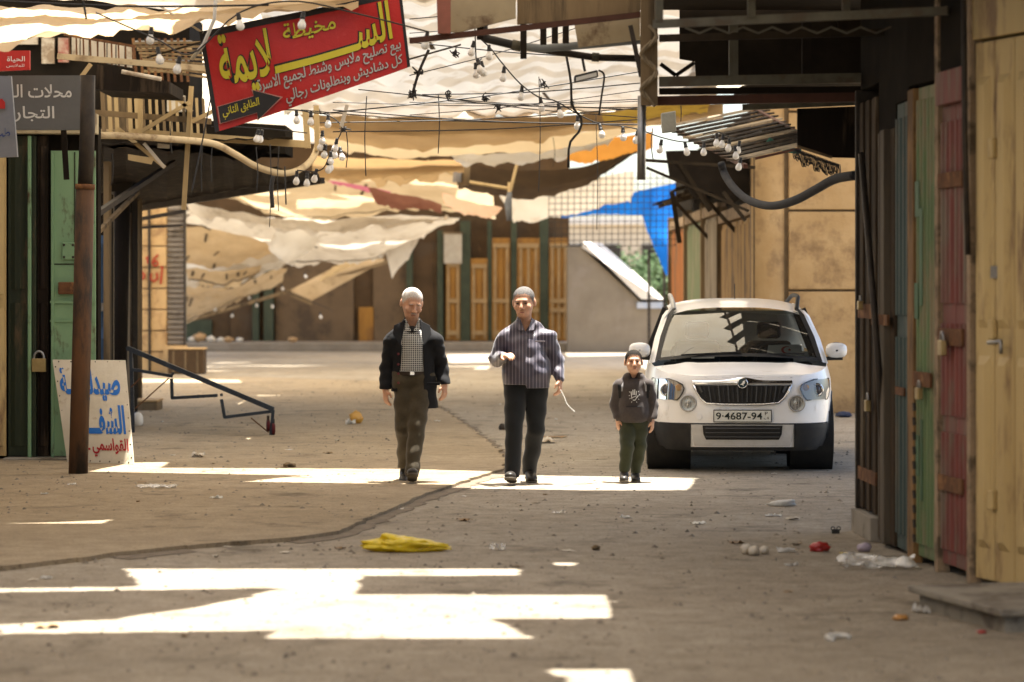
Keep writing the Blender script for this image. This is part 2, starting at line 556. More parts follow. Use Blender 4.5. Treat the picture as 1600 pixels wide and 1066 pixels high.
def padlock(parent, p, n, s=1.0):
    b = MB(); n = Vector(n).normalized(); up = Vector((0, 0, 1)); u = n.cross(up).normalized()
    b.frame(Vector(p), u, n, up, (-.032 * s, .01, -.06 * s), (.032 * s, .045, 0))
    o = b.build('padlock', BRASS, parent, bevel=.005)
    arc = [Vector(p) + n * .027 + u * (.022 * s * cos(a)) + up * (.03 * s * sin(a) + .005) for a in [pi * k / 8 for k in range(9)]]
    MB().tube([arc[0] - up * .02] + arc + [arc[-1] - up * .02], .006 * s, 6).build('shackle', STEEL, o, smooth=True)
def ribbed_leaf(t, W, u0, u1, z0, z1, mat, ribs=3, n0=0.0, name='door_leaf', mid=True, panels=None):
    """one folding leaf: plate, vertical folded ribs, cross straps"""
    mb = MB(); W.box(mb, u0 + .004, u1 - .004, z0, z1, n0, n0 + .03)
    leaf = mb.build(name, mat, t, bevel=.004)
    w = (u1 - u0 - .02) / max(ribs, 1)
    zs = panels or ([(z0 + .1, (z0 + z1) / 2 - .07), ((z0 + z1) / 2 + .07, z1 - .1)] if mid else [(z0 + .08, z1 - .08)])
    for a, b in zs:
        for k in range(ribs):
            c = u0 + .01 + w * (k + .5)
            h = w * .40
            pr = [W.pt(c - h, a, n0 + .0302), W.pt(c - h * .35, a, n0 + .052), W.pt(c + h * .35, a, n0 + .052), W.pt(c + h, a, n0 + .0302)]
            MB().prism(pr, (0, 0, 1), b - a).build('rib', mat, leaf)
    return leaf
def strap(t, W, u0, u1, z, mat=RUST, h=.05, n0=.05):
    mb = MB(); W.box(mb, u0, u1, z - h / 2, z + h / 2, n0, n0 + .015)
    return mb.build('hasp', mat, t)
def post(t, W, u0, u1, z0, z1, mat, n0=-.02, n1=.06, name='door_post'):
    mb = MB(); W.box(mb, u0, u1, z0, z1, n0, n1)
    return mb.build(name, mat, t, bevel=.006)

# ------------------------------------------------------------------ right-hand shops (near)
YEL = M('yellow_door_paint', (.52, .39, .185), (.43, .31, .14), rough=.55, scale=3, stain=(.22, .14, .075), ss=6, sa=(.53, .66), streak=.22)
RED = M('red_door_paint', (.19, .058, .048), (.13, .045, .038), rough=.6, scale=6, stain=(.15, .115, .085), ss=5, streak=.2, sa=(.46, .6))
GRN = M('green_door_paint', (.13, .185, .085), (.095, .14, .065), rough=.6, scale=4, stain=(.20, .17, .10), ss=5, streak=.25, sa=(.45, .58))
TEAL = M('teal_door_paint', (.05, .075, .07), (.035, .05, .048), rough=.6, scale=4, stain=(.10, .085, .06), ss=4, streak=.2)
OCHP = M('ochre_post', (.26, .15, .06), (.16, .09, .04), rough=.8, scale=6, stain=(.1, .06, .03), ss=5, streak=.3)
TANP = M('tan_plaster_post', (.34, .25, .165), (.22, .155, .10), rough=.9, scale=7, stain=(.12, .09, .06), ss=6)
BRN = M('brown_slat_door', (.06, .042, .027), (.036, .026, .018), rough=.7, scale=6, stain=(.12, .095, .065), ss=5, streak=.12, spec=.04)
BLK = M('black_slat_door', (.020, .015, .012), (.012, .010, .008), rough=.7, scale=6, stain=(.055, .04, .028), ss=6, streak=.12, spec=.04)
A0 = G(1334, 830) + Vector((.085, 0, 0)); A1 = G(1432, 880) + Vector((.04, 0, 0)); A2 = G(1528, 912); A3 = G(1600, 927)
A4 = A3 + (A3 - A2) * 4
def shop(name, a, b, label, cat='shopfront', side=-1):
    W = Wall(a, b, side)
    t = thing(name, (W.pt(W.L / 2, 0)), label, cat)
    return t, W
# black slatted door on a plinth
pA = A0; pB = A0.lerp(A1, .36)
t, W = shop('slatted_shopfront', pA, pB, 'narrow black slatted shop door with padlock, raised on a grey plinth')
if W.n.x > 0: W.n = -W.n
FLIP = -1 if Wall(A0, A1, 1).n.x > 0 else 1
W = Wall(pA, pB, FLIP)
post(t, W, -.03, W.L, 0, .16, CONC, -.3, .10, 'plinth')
ln = W.L / 6
for k in range(6):
    post(t, W, k * ln + .012, (k + 1) * ln - .012, .18, 3.0, BLK if k % 2 == 0 else BRN, .02, .05 + .012 * (k % 2), 'slat')
post(t, W, -.05, 0, .16, 3.1, IRON, -.2, .07)
strap(t, W, .05, W.L, .42, RUST, .09); strap(t, W, .05, W.L - .05, 1.55, RUST, .10)
padlock(t, W.pt(W.L * .45, 1.62, .07), W.n); padlock(t, W.pt(W.L * .85, .95, .07), W.n, 1.3)
post(t, W, -.05, W.L, 3.1, 4.4, DARKW, -.2, .03, 'lintel')
# brown door
pC = A0.lerp(A1, .66)
t, W = shop('brown_shopfront', pB, pC, 'brown-grey boarded shop door between black slatted and teal doors')
W = Wall(pB, pC, FLIP)
for k in range(4):
    w = W.L / 4
    post(t, W, k * w + .01, (k + 1) * w - .01, .03, 2.75, BRN if k % 2 else M('grey_board', (.11, .09, .065), (.065, .052, .038), scale=6, streak=.12, stain=(.05, .04, .03)), 0, .05 + .02 * (k % 3), 'plank')
strap(t, W, .02, W.L - .02, 1.5, RUST, .07, .08)
post(t, W, 0, W.L, 2.75, 4.4, DARKW, -.2, .04, 'lintel')
# teal door
pD = A0.lerp(A1, .90)
t, W = shop('teal_shopfront', pC, pD, 'dark teal metal shop door beside the ochre post')
W = Wall(pC, pD, FLIP)
ribbed_leaf(t, W, 0, W.L * .5, .03, 2.9, TEAL, 2); ribbed_leaf(t, W, W.L * .5, W.L, .03, 2.9, TEAL, 2)
strap(t, W, W.L * .2, W.L * .8, 1.05); post(t, W, 0, W.L, 2.9, 4.4, DARKW, -.2, .05, 'lintel')
# ochre post, green door
pE = A0.lerp(A1, 1.0)
t, W = shop('green_shopfront', pD, A1.lerp(A2, .40), 'peeling green folding shop door with chains and an ochre post')
FL2 = FLIP
W = Wall(pD, pE, FL2)
post(t, W, .02, W.L, .0, 2.95, OCHP, 0, .062)
W = Wall(pE, A1.lerp(A2, .40), FL2)
for k in range(2):
    ribbed_leaf(t, W, W.L * k / 2, W.L * (k + 1) / 2, .05, 2.95, GRN, 3, .0, mid=False)
BGR = M('bright_green_patch', (.045, .115, .05), (.035, .08, .038), rough=.5)
for (u, z, w, h) in ((.05, 2.15, .2, .22), (.02, 1.52, .18, .22), (.25, 1.6, .16, .6), (.08, .55, .17, .25), (.3, .4, .12, .5)):
    mb = MB(); W.box(mb, u * W.L, (u + w) * W.L, z, z + h, .054, .058); mb.build('paint_patch', BGR, t)
strap(t, W, .02, W.L * .9, 1.15, RUST, .09, .06)
ch = [W.pt(W.L * (.25 + .03 * (k % 2)), 1.0 - k * .045, .09) for k in range(20)]
for a_, b_ in zip(ch[::2], ch[1::2]): MB().tube([a_, b_], .012, 6).build('chain_link', IRON, t)
padlock(t, W.pt(W.L * .55, 1.1, .07), W.n, 1.2)
post(t, W, -.2, W.L, 2.97, 4.4, DARKW, -.2, .05, 'lintel')
# red door with a plaster post
t, W = shop('red_shopfront', A1.lerp(A2, .40), A2, 'dark red ribbed folding shop door hung with a padlock')
W = Wall(A1.lerp(A2, .40), A2, FL2)
post(t, W, .0, .07, .0, 3.5, TANP, -.02, .06, 'plaster_post')
u = .075
for k in range(2):
    w = (W.L - .13) / 2
    ribbed_leaf(t, W, u + w * k, u + w * (k + 1), .06, 2.8, RED, 3, panels=[(.15, .85), (.95, 1.5), (1.62, 2.7)])
post(t, W, W.L - .05, W.L + .02, .0, 3.5, TANP, -.02, .055, 'plaster_post')
strap(t, W, .11, W.L - .1, 1.42, RUST, .10, .055); strap(t, W, .11, W.L - .1, .55, RUST, .09, .055); strap(t, W, .11, W.L - .1, 2.35, RUST, .09, .055)
padlock(t, W.pt(W.L * .45, 1.4, .075), W.n, 1.5)
post(t, W, .1, W.L - .08, 2.8, 3.0, RED, .0, .08, 'door_head')
post(t, W, .1, W.L - .08, 3.0, 4.4, DARKW, -.2, .05, 'lintel')
# yellow door
t, W = shop('yellow_shopfront', A2, A4, 'wide yellow panelled metal shop doors above the concrete step')
W = Wall(A2, A4, FL2)
u = .04; w = .235
for k in range(9):
    mb = MB(); W.box(mb, u, u + w - .008, .04, 3.12, 0, .035)
    leaf = mb.build('door_leaf', YEL, t, bevel=.005)
    for a_, b_ in ((.22, 1.32), (1.48, 2.92)):
        for q in range(1):
            lo_, hi_ = u + .045, u + w - .05
            p4 = [W.pt(lo_, a_, .0352), W.pt(hi_, a_, .0352), W.pt(hi_, b_, .0352), W.pt(lo_, b_, .0352)]
            p5 = [W.pt(lo_ + .035, a_ + .05, .062), W.pt(hi_ - .035, a_ + .05, .062), W.pt(hi_ - .035, b_ - .05, .062), W.pt(lo_ + .035, b_ - .05, .062)]
            MB().add(p4 + p5, [(0, 1, 5, 4), (1, 2, 6, 5), (2, 3, 7, 6), (3, 0, 4, 7), (4, 5, 6, 7)]).build('raised_panel', YEL, leaf)
    if k % 2 == 0:
        for z in (.45, 1.42, 2.45):
            mb = MB(); W.box(mb, u + w - .03, u + w + .03, z, z + .11, .036, .07); mb.build('hinge', RUST if k else YEL, leaf, bevel=.006)
    u += w
mb = MB().tube([W.pt(.32, 1.40, .05), W.pt(.32, 1.40, .10), W.pt(.47, 1.41, .10), W.pt(.47, 1.34, .10)], .012, 8); mb.build('bolt', STEEL, t, smooth=True)
strap(t, W, .25, .42, 1.80, STEEL, .07, .037)
post(t, W, .0, 2.3, 3.14, 4.4, YEL, -.2, .04, 'lintel')
MB().tube([W.pt(.05, 3.9, .12), W.pt(.03, 2.6, .1), W.pt(.05, 1.9, .09)], .018, 6).build('cable', IRON, t, smooth=True)
# shop body behind the doors
t = thing('shop_block', (3.4, 17, 0), 'dark plastered block carrying the closed shops along the right side', 'building')
poly = [A0 + Vector((.22, .02, 0)), A1 + Vector((.22, 0, 0)), A2 + Vector((.25, .1, 0)), A4 + Vector((.2, .3, 0)), A4 + Vector((3.5, -8, 0)), Vector((9, 3, 0)), Vector((9, 20.4, 0)), A0 + Vector((.22, .04, 0))]
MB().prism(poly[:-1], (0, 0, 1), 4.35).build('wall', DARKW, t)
# step
STEP = M('step_concrete', (.27, .245, .20), (.20, .18, .15), rough=.85, scale=4, stain=(.12, .10, .08), ss=3)
s0 = G(1432, 938); s1 = G(1560, 985)
t = thing('door_step', (s0 + s1) / 2, 'low grey concrete step with overhanging slab below the yellow doors', 'step')
sd = Vector((.245, -.97, 0)).normalized(); sn = Vector((.97, .245, 0)).normalized()
so = Vector((2.11, 15.37, 0))
MB().frame(so, sd, sn, Vector((0, 0, 1)), (.05, .05, 0), (1.15, 1.1, .085)).build('riser', STEP, t)
MB().frame(so, sd, sn, Vector((0, 0, 1)), (0, 0, .087), (1.21, 1.12, .125)).build('slab', STEP, t, bevel=.008)
# long dark pole leaning on the doors
MBo = MB().tube([G(1388, 842) + Vector((-.02, -.1, 0)), P(1372, 560, 18.9), P(1346, 240, 19.6)], .022, 8).build('leaning_pole', IRON, smooth=True)
tag(MBo, 'long dark pole leaning against the brown boarded shop door', 'pole')

# ------------------------------------------------------------------ ochre wall behind the car
OCH = M('ochre_plaster', (.46, .32, .165), (.36, .235, .11), rough=.92, scale=1.8, stain=(.24, .155, .08), ss=2.6, sa=(.5, .66), bump=.9)
t = thing('ochre_wall', (4.4, 39.5, 0), 'ochre plastered wall of big blocks behind the white car', 'wall')
d0 = 39.3
MB().box((3.3, d0 + .06, 0), (9, d0 + .6, 5.6)).build('backing', M('dark_joint_mortar', (.16, .11, .06), (.1, .07, .04)), t)  # darker mortar set behind the blocks
xs = [3.76, 5.6, 7.4, 9]
zs = [(0, 1.66), (1.69, 2.75), (2.78, 4.1), (4.13, 5.6)]
for i in range(3):
    for a, b in zs:
        box_part('block', OCH, t, (xs[i] + .015, d0 - .01 * (i % 2), a), (xs[i + 1] - .015, d0 + .1, b), bevel=.015)
mb = MB()
rows = []
for z in (0, 1.2, 2.75, 4.3, 5.6):
    rows.append([(3.52 + .24 * cos(a), d0 + .2 - .26 * sin(a), z) for a in [pi * k / 10 for k in range(11)]])
mb.grid(rows).build('rounded_corner', OCH, t, smooth=True)
# side street wall running away behind the car
SHB = M('brown_yellow_shutter', (.36, .22, .08), (.26, .15, .055), rough=.7, scale=4, stain=(.13, .08, .04), ss=4, streak=.2)
GRB = M('faded_green_door', (.16, .19, .10), (.12, .14, .08), rough=.8, scale=4, stain=(.24, .2, .13), ss=4, streak=.2)
ORB = M('rust_orange_door', (.36, .13, .035), (.24, .09, .03), rough=.8, scale=4, stain=(.12, .08, .05), ss=3, streak=.2)
GYB = M('greyed_boards', (.26, .21, .15), (.18, .145, .1), rough=.85, scale=4, stain=(.1, .08, .06), ss=3, streak=.15)
def side_shop(name, label, y0, y1, mat, ribs, top=2.75, X=3.42):
    W = Wall((X, y0), (X, y1), 1)
    if W.n.x > 0: W.n = -W.n
    t = thing(name, (X, (y0 + y1) / 2, 0), label, 'shopfront')
    mb = MB(); W.box(mb, 0, W.L, 0, 4.3, -.5, -.05); mb.build('wall', DARKW, t)
    k = max(1, round(W.L / 1.1)); w = W.L / k
    for i in range(k): ribbed_leaf(t, W, i * w + .08, (i + 1) * w - .04, .05, top, mat, ribs, mid=False)
    post(t, W, W.L - .08, W.L + .06, 0, top + .3, TIMBER, -.05, .12)
    post(t, W, .0, W.L, top + .02, top + .2, TANP, -.05, .1, 'lintel')
    return t
side_shop('shuttered_shopfront', 'brown-yellow ribbed shutter just beyond the rounded ochre corner', 40.2, 46.5, SHB, 3, 2.72)
side_shop('shuttered_shopfront', 'grey-brown boarded shopfront beyond the brown-yellow shutter', 46.7, 50.5, GYB, 3, 2.9)
side_shop('shuttered_shopfront', 'faded green shopfront before the rust-orange one', 50.7, 55.5, GRB, 3, 2.9)
side_shop('shuttered_shopfront', 'rust-orange shopfront next to the hanging blue tarp', 55.7, 61, ORB, 2, 2.9)

t = thing('added_side_awning', (2.6, 50, 3.3), 'dark patched awning added to shade the side shops behind the car', 'awning')  # awning added to darken the side shops
for k in range(7):
    y = 41.5 + k * 2.0
    MB().prism([Vector((2.7 + .12 * (k % 3), y, 3.28 + .05 * (k % 2))), Vector((3.9, y, 3.62 + .04 * (k % 2))), Vector((3.9, y + 1.95, 3.62 + .04 * (k % 2))), Vector((2.7 + .12 * (k % 3), y + 1.95, 3.28 + .05 * (k % 2)))], (0, 0, 1), .03).build('roof_sheet', DARKW, t)
    MB().bar((2.72, y + .1, 3.22), (3.85, y + .1, 3.55), .07).build('rafter', BRN, t)
    if k % 3 == 1: MB().bar((2.8, y + .1, 3.2), (3.4, y + .1, 2.55), .06).build('strut', BRN, t)
# ------------------------------------------------------------------ far row of shops
FARW = M('brown_far_wall', (.095, .058, .03), (.06, .038, .02), rough=.9, scale=1.5, stain=(.08, .055, .035), ss=1)
FARC = M('tan_far_wall', (.15, .10, .058), (.105, .07, .04), rough=.9, scale=1.2, stain=(.08, .055, .035), ss=1.2)
YDR = M('amber_shutter', (.33, .16, .03), (.22, .10, .02), rough=.6, scale=3, stain=(.18, .085, .025), ss=2.5, streak=.25, sa=(.5, .6))
YSL = M('pale_bar_paint', (.36, .24, .11), (.26, .165, .075), rough=.7, scale=4)
GPO = M('green_far_post', (.058, .068, .042), (.04, .048, .03), rough=.75, scale=3)
D = 80.0
def fx(x): return (x - HX) * D / FPX
def fz(y): return CH - (y - HY) * D / FPX
t = thing('far_shop_building', (fx(600), D, .23), 'brown building with shuttered shops closing off the far end', 'building')
MB().box((fx(180), D + .3, .2), (fx(890), D + 6, 6.5)).build('wall', FARW, t)
for a, b, top, m in ((430, 552, 400, FARC), (583, 640, 385, FARC), (360, 396, 420, FARW), (640, 684, 380, FARW), (560, 584, 480, YDR), (287, 330, 500, GPO)):
    box_part('wall_panel', m, t, (fx(a), D + .12, .2), (fx(b), D + .32, fz(top)))
for x, w, top in ((420, 15, 395), (688, 9, 360), (727, 16, 345), (803, 9, 340), (850, 14, 340), (765, 7, 345), (640, 10, 370), (400, 10, 430)):
    box_part('post', GPO, t, (fx(x - w / 2), D - .1, .2), (fx(x + w / 2), D + .12, fz(top)))
doors = [(697, 719, 402, 'small amber shutter between thin green and wide green far posts'), (736, 762, 404, 'amber shutter with a pale head bar right of the widest far green post'),
         (769, 797, 372, 'dark amber shutter behind the striped shirt man'), (808, 843, 372, 'tall amber shutter left of the thick green far post'), (858, 888, 372, 'tallest bright amber shutter beside the grey stair wall')]
for a, b, top, lab in doors:
    W = Wall((fx(a), D - .12), (fx(b), D - .12), 1)
    if W.n.y > 0: W.n = -W.n
    s = thing('amber_shutter', W.pt(W.L / 2, .23), lab, 'shop shutter', 'amber shutters of the far shops')
    mb = MB(); W.box(mb, 0, W.L, .25, fz(top), -.2, 0); mb.build('panel', YDR, s)
    for k in range(3):
        c = W.L * (k + .5) / 3
        mb = MB(); W.box(mb, c - .035, c + .035, .3, fz(top) - .15, .0, .05); mb.build('rib', YSL if k != 1 or a > 800 else YDR, s)
    for y in (top + 12, 470, 485 if a > 800 else 520):
        mb = MB(); W.box(mb, .02, W.L - .02, fz(y) - .06, fz(y) + .06, .05, .08); mb.build('bar', YSL, s)
W = None
s = thing('notice_board', (fx(706), D - .2, fz(412)), 'pale blank board fixed above the smallest amber shutter', 'board')
MB().box((fx(694), D - .24, fz(412)), (fx(722), D - .18, fz(366))).build('panel', M('pale_board', (.45, .4, .32), (.36, .31, .24)), s)
MB().box((fx(692), D - .26, fz(366)), (fx(724), D - .17, fz(363))).build('frame', TIMBER, s)

# stair wall with sloping coping
STW = M('stair_render', (.20, .17, .132), (.155, .13, .10), rough=.9, scale=1.5, stain=(.2, .17, .14), ss=1)
WHT = M('white_lit_stone', (.62, .58, .52), (.52, .48, .42), rough=.85, scale=3)  # white holds the light on the stair wall top; plain trim elsewhere
t = thing('stair_wall', (fx(940), 76, 0), 'grey rendered stair wall with its sunlit top coloured pale, sloping down to the right', 'wall')
k = 76 / FPX
def sx(x): return (x - HX) * k
def sz(y): return CH - (y - HY) * k
MB().prism([(sx(887), 76, 0), (sx(1040), 76, 0), (sx(1040), 76, sz(478)), (sx(1000), 76, sz(470)), (sx(912), 76, sz(386)), (sx(887), 76, sz(384))], (0, 1, 0), 1.2).build('wall', STW, t)
MB().prism([(sx(908), 75.9, sz(386)), (sx(911), 75.9, sz(382)), (sx(944), 78.2, sz(382)), (sx(1036), 78.2, sz(464)), (sx(1036), 75.9, sz(472)), (sx(1002), 75.9, sz(472))], (0, 0, 1), .07).build('coping', WHT, t)
MB().box((sx(995), 75.85, sz(482)), (sx(1040), 77, sz(472) - .01)).build('end_block', M('blue_grey_paint', (.28, .33, .42), (.36, .38, .42)), t)
# black railing
t = thing('black_railing', (sx(1030), 70, 0), 'black metal railing frame standing before the blue tarp', 'railing')
for (x0, y0, x1, y1) in ((1014, 393, 1014, 560), (1038, 393, 1038, 560), (1012, 393, 1056, 393), (1014, 470, 1038, 470)):
    MB().bar(P(x0, y0, 70), P(x1, y1, 70), .07).build('rail' if y0 == y1 else 'upright', IRON, t)

# beyond: pale houses, hillside, trees
t = thing('pale_house', (4, 140, 0), 'pale stone house far off beyond the stair wall', 'building')
HSE = M('pale_stone', (.50, .42, .31), (.42, .35, .26), scale=.8)
MB().box((1.5, 140, 0), (10.5, 150, 4.8)).build('wall', HSE, t)
MB().box((1.2, 139.7, 4.8), (10.8, 150.3, 5.1)).build('roof', WHT, t)
for x in (2.6, 4.4, 6.3, 8.2):
    f = MB().box((x, 139.9, 2.4), (x + .9, 139.99, 3.8)).build('window', IRON, t)
    MB().box((x - .1, 139.8, 2.25), (x + 1.0, 139.99, 2.4)).build('sill', WHT, f)
LEAF = M('leaf_green', (.06, .10, .03), (.035, .065, .02), rough=.7, scale=3, bump=0)
def tree(name, label, base, h, r, seed):
    rg = random.Random(seed)
    t = thing(name, base, label, 'tree', 'trees beyond the stair wall')
    b = Vector(base)
    tr = MB().tube([b, b + Vector((.1, 0, h * .3)), b + Vector((0, .1, h * .75))], [.16, .12, .05], 8)
    for k in range(7):
        a = rg.uniform(0, 6.3); q = b + Vector((0, 0, h * rg.uniform(.3, .6)))
        tr.tube([q, q + Vector((cos(a) * r * .5, sin(a) * r * .5, h * .15)), q + Vector((cos(a) * r * .8, sin(a) * r * .8, h * .28))], [.06, .04, .015], 5)
    tr.build('trunk', TIMBER, t, smooth=True)
    mb = MB()
    cl = [(b + Vector((rg.gauss(0, r * .45), rg.gauss(0, r * .45), h * rg.uniform(.45, 1.0))), r * rg.uniform(.2, .42)) for _ in range(34)]
    for c, cr in cl:
        for _ in range(46):
            p = c + Vector((rg.gauss(0, 1), rg.gauss(0, 1), rg.gauss(0, 1))) * cr * .6
            s = rg.uniform(.07, .15)
            u = Vector((rg.gauss(0, 1), rg.gauss(0, 1), rg.gauss(0, 1))).normalized(); v = u.orthogonal().normalized()
            mb.add([p - u * s, p + v * s * .5, p + u * s, p - v * s * .5], [(0, 1, 2, 3)])
    mb.build('crown', LEAF, t)
tree('leafy_tree', 'bushy green tree beyond the foot of the stair wall', (4.3, 104, 0), 2.6, 1.1, 1)
tree('leafy_tree', 'low green tree seen through the black railing', (5.5, 100, 0), 2.2, 1.1, 2)
tree('leafy_tree', 'small tree in front of the pale stone house', (6.6, 118, 0), 3.0, 1.3, 3)

# ------------------------------------------------------------------ left-hand shops
DGR = M('dark_green_door', (.028, .036, .020), (.018, .023, .014), rough=.6, scale=3, stain=(.09, .06, .035), ss=4, streak=.25, sa=(.55, .68))
LGR = M('light_green_door', (.20, .33, .19), (.16, .27, .155), rough=.55, scale=2.5, stain=(.075, .05, .03), ss=4.5, sa=(.56, .68), streak=.5)
BLU = M('blue_shutter', (.05, .10, .20), (.035, .07, .14), rough=.5, scale=4, stain=(.16, .15, .13), ss=4, streak=.3, sa=(.6, .7))
DL = 28.3
def lx(x, d=DL): return (x - HX) * d / FPX
def lz(y, d=DL): return CH - (y - HY) * d / FPX
t = thing('left_shopfront', (lx(70), DL, 0), 'dark green and light green metal shop doors behind the rusty pole', 'shopfront')
W = Wall((lx(-160), DL), (lx(152), DL), 1)
if W.n.y > 0: W.n = -W.n
def U(x): return lx(x) - lx(-160)
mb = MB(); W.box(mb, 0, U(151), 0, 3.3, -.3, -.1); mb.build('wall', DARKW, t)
for a, b in ((-150, -95), (-95, -45), (-45, 11)):
    ribbed_leaf(t, W, U(a), U(b), .06, 3.1, YEL, 2)
ribbed_leaf(t, W, U(13), U(45), .06, 3.2, DGR, 1, mid=True)
post(t, W, U(45.5), U(51), .03, 3.2, LGR, -.05, .09); post(t, W, U(52), U(58), .03, 3.2, DGR, -.05, .07)
ribbed_leaf(t, W, U(58.5), U(77), .06, 3.2, BLK, 1)
padlock(t, W.pt(U(63), lz(560), .06), W.n, 2.2)
leaf = ribbed_leaf(t, W, U(80), U(151), .06, lz(236), LGR, 0, .02)
for (x0, y0, x1, y1, m, n1) in ((80, 412, 122, 414, DGR, .056), (80, 470, 151, 474, LGR, .07), (82, 238, 86, 735, LGR, .075), (117, 238, 119, 560, DGR, .056), (80, 500, 151, 503, LGR, .065)):
    mb = MB(); W.box(mb, U(x0), U(x1), lz(y1), lz(y0), .05, n1); mb.build('seam', m, leaf)
mb = MB(); W.box(mb, U(99), U(119), lz(406), lz(379), .05, .075); pl = mb.build('plate', LGR, leaf, bevel=.006)
for (x, y) in ((102, 383), (116, 383), (102, 402), (116, 402)):
    mb = MB().lathe([(.012, 0), (.012, .008), (0, .012)], W.pt(U(x), lz(y), .075), W.n, 8); mb.build('rivet', IRON, pl)
mb = MB(); W.box(mb, U(93), U(118), lz(460), lz(441), .05, .10); mb.build('lock_box', RUST, leaf, bevel=.01)
post(t, W, 0, U(152), 3.22, 3.42, M('cream_lintel', (.42, .36, .24), (.34, .28, .18), stain=(.15, .11, .07)), -.1, .12, 'lintel')
post(t, W, U(11), U(152), 0, .05, CONC, -.1, .25, 'sill')
# rest of the left side, running towards the viewer
t = thing('left_shop_row', (-5.6, 14, 0), 'row of closed ribbed shop doors along the left side of the lane', 'shopfront')
MB().box((-9, -4, 0), (-5.75, 28.1, 4.6)).build('wall', CONC, t)
for k in range(9):
    y = 1 + k * 3
    Wk = Wall((-5.72, y), (-5.72, y + 2.5), 1)
    if Wk.n.x < 0: Wk.n = -Wk.n
    for q in range(3): ribbed_leaf(t, Wk, q * .8, q * .8 + .78, .05, 2.8, (DGR, YEL, BLU)[k % 3], 3)
# stepped-back shops behind
def front(name, label, x0, x1, d, top, mat, ribs, base=.03):
    W = Wall((lx(x0, d), d), (lx(x1, d), d), 1)
    if W.n.y > 0: W.n = -W.n
    t = thing(name, W.pt(W.L / 2, 0), label, 'shopfront')
    mb = MB(); W.box(mb, 0, W.L, 0, top + .5, -.6, -.04); mb.build('wall', DARKW, t)
    for k in range(max(1, round(W.L / .55))):
        w = W.L / max(1, round(W.L / .55))
        ribbed_leaf(t, W, k * w, (k + 1) * w, base, top, mat, ribs, mid=True)
    return t, W
t, W = front('blue_shopfront', 'blue ribbed shutter tucked behind the rusty pole', 60, 166, 34, lz(368, 34), BLU, 4)
post(t, W, W.L - .02, W.L + .05, 0, 3.2, TIMBER, -.1, .1)
strap(t, W, W.L - .3, W.L - .02, lz(480, 34), STEEL, .1)
t, W = front('dark_shopfront', 'dark shopfront between the blue shutter and graffiti pillar', 160, 206, 38, 2.7, BRN, 3)
for x, w, d, m in ((184, 26, 36, BLK), (214, 17, 40.5, TIMBER), (200, 6, 37, GYB), (176, 5, 35.5, GYB)):
    o = MB().tube([Vector((lx(x, d), d, 0)), Vector((lx(x + (4 if w > 20 else 0), d), d, 1.6)), Vector((lx(x + (7 if w > 20 else 0), d), d, lz(300, d)))], w * d / FPX / 2, 10).build('wooden_post', m, smooth=True)
    tag(o, {26: 'thick black leaning post left of the graffiti pillar', 17: 'brown timber post just left of the graffiti pillar', 6: 'thin grey post between the thick black and brown posts', 5: 'thin grey post beside the blue shutter'}[w], 'post')
# graffiti pillar
SAND = M('sandstone_block', (.52, .35, .17), (.44, .29, .14), rough=.9, scale=3, stain=(.32, .2, .1), ss=3, bump=.5)
DP = 58.0
t = thing('stone_pillar', (lx(241, DP), DP, 0), 'sandstone block pillar sprayed with red graffiti', 'pillar')
MB().box((lx(221, DP), DP + .05, 0), (lx(259, DP), DP + .9, lz(315, DP))).build('core', M('pillar_mortar', (.3, .22, .13), (.22, .16, .1)), t)
y = 583.0; k = 0
while y > 318:
    box_part('stone', SAND, t, (lx(221, DP) - .01 * (k % 2), DP - .012 * (k % 3), lz(y, DP) + .012), (lx(260, DP), DP + .6, lz(max(y - 33, 316), DP) - .012), bevel=.015)
    y -= 33; k += 1
REDP = FLAT('red_spray', (.36, .05, .025), .8)
def stroke(pts, d, r=.022, name='graffiti_stroke'):
    MB().tube([P(x, y, d) for x, y in pts], r, 5).build(name, REDP, t)
dd = DP - .06
stroke([(247, 398), (241, 404), (238, 411), (242, 416), (247, 413), (245, 408), (240, 409)], dd)
stroke([(228, 402), (231, 406), (231, 412)], dd); stroke([(232, 400), (234, 412)], dd)
stroke([(222, 425), (226, 430), (223, 437)], dd)
stroke([(236, 427), (235, 436), (241, 440), (246, 435), (245, 426)], dd); stroke([(250, 418), (254, 416), (253, 424), (251, 444)], dd)
MB().tube([P(233, 318, DP - .06), P(234, 583, DP - .06)], .03, 6).build('drain_pipe', IRON, t)
t = thing('roller_shutter', (lx(274, DP), DP, 0), 'grey roller shutter beside the graffiti pillar', 'shop shutter')
z = .55; k = 0
RSH = M('grey_shutter_slat', (.23, .20, .17), (.18, .155, .13), rough=.55, metal=.3, scale=4, stain=(.12, .1, .08))
while z < lz(330, DP):
    mb = MB().prism([(lx(260.5, DP), DP + .1, z), (lx(260.5, DP), DP + .06, z + .03), (lx(260.5, DP), DP + .06, z + .075), (lx(260.5, DP), DP + .1, z + .1)], (1, 0, 0), lx(287, DP) - lx(260.5, DP))
    mb.build('slat', RSH, t); z += .104; k += 1
MB().box((lx(258, DP), DP - .3, 0), (lx(290, DP), DP + .3, .55)).build('base_wall', SAND, t)
MB().box((lx(287, DP), DP - .02, .55), (lx(289.5, DP), DP + .2, lz(320, DP))).build('guide_rail', IRON, t)
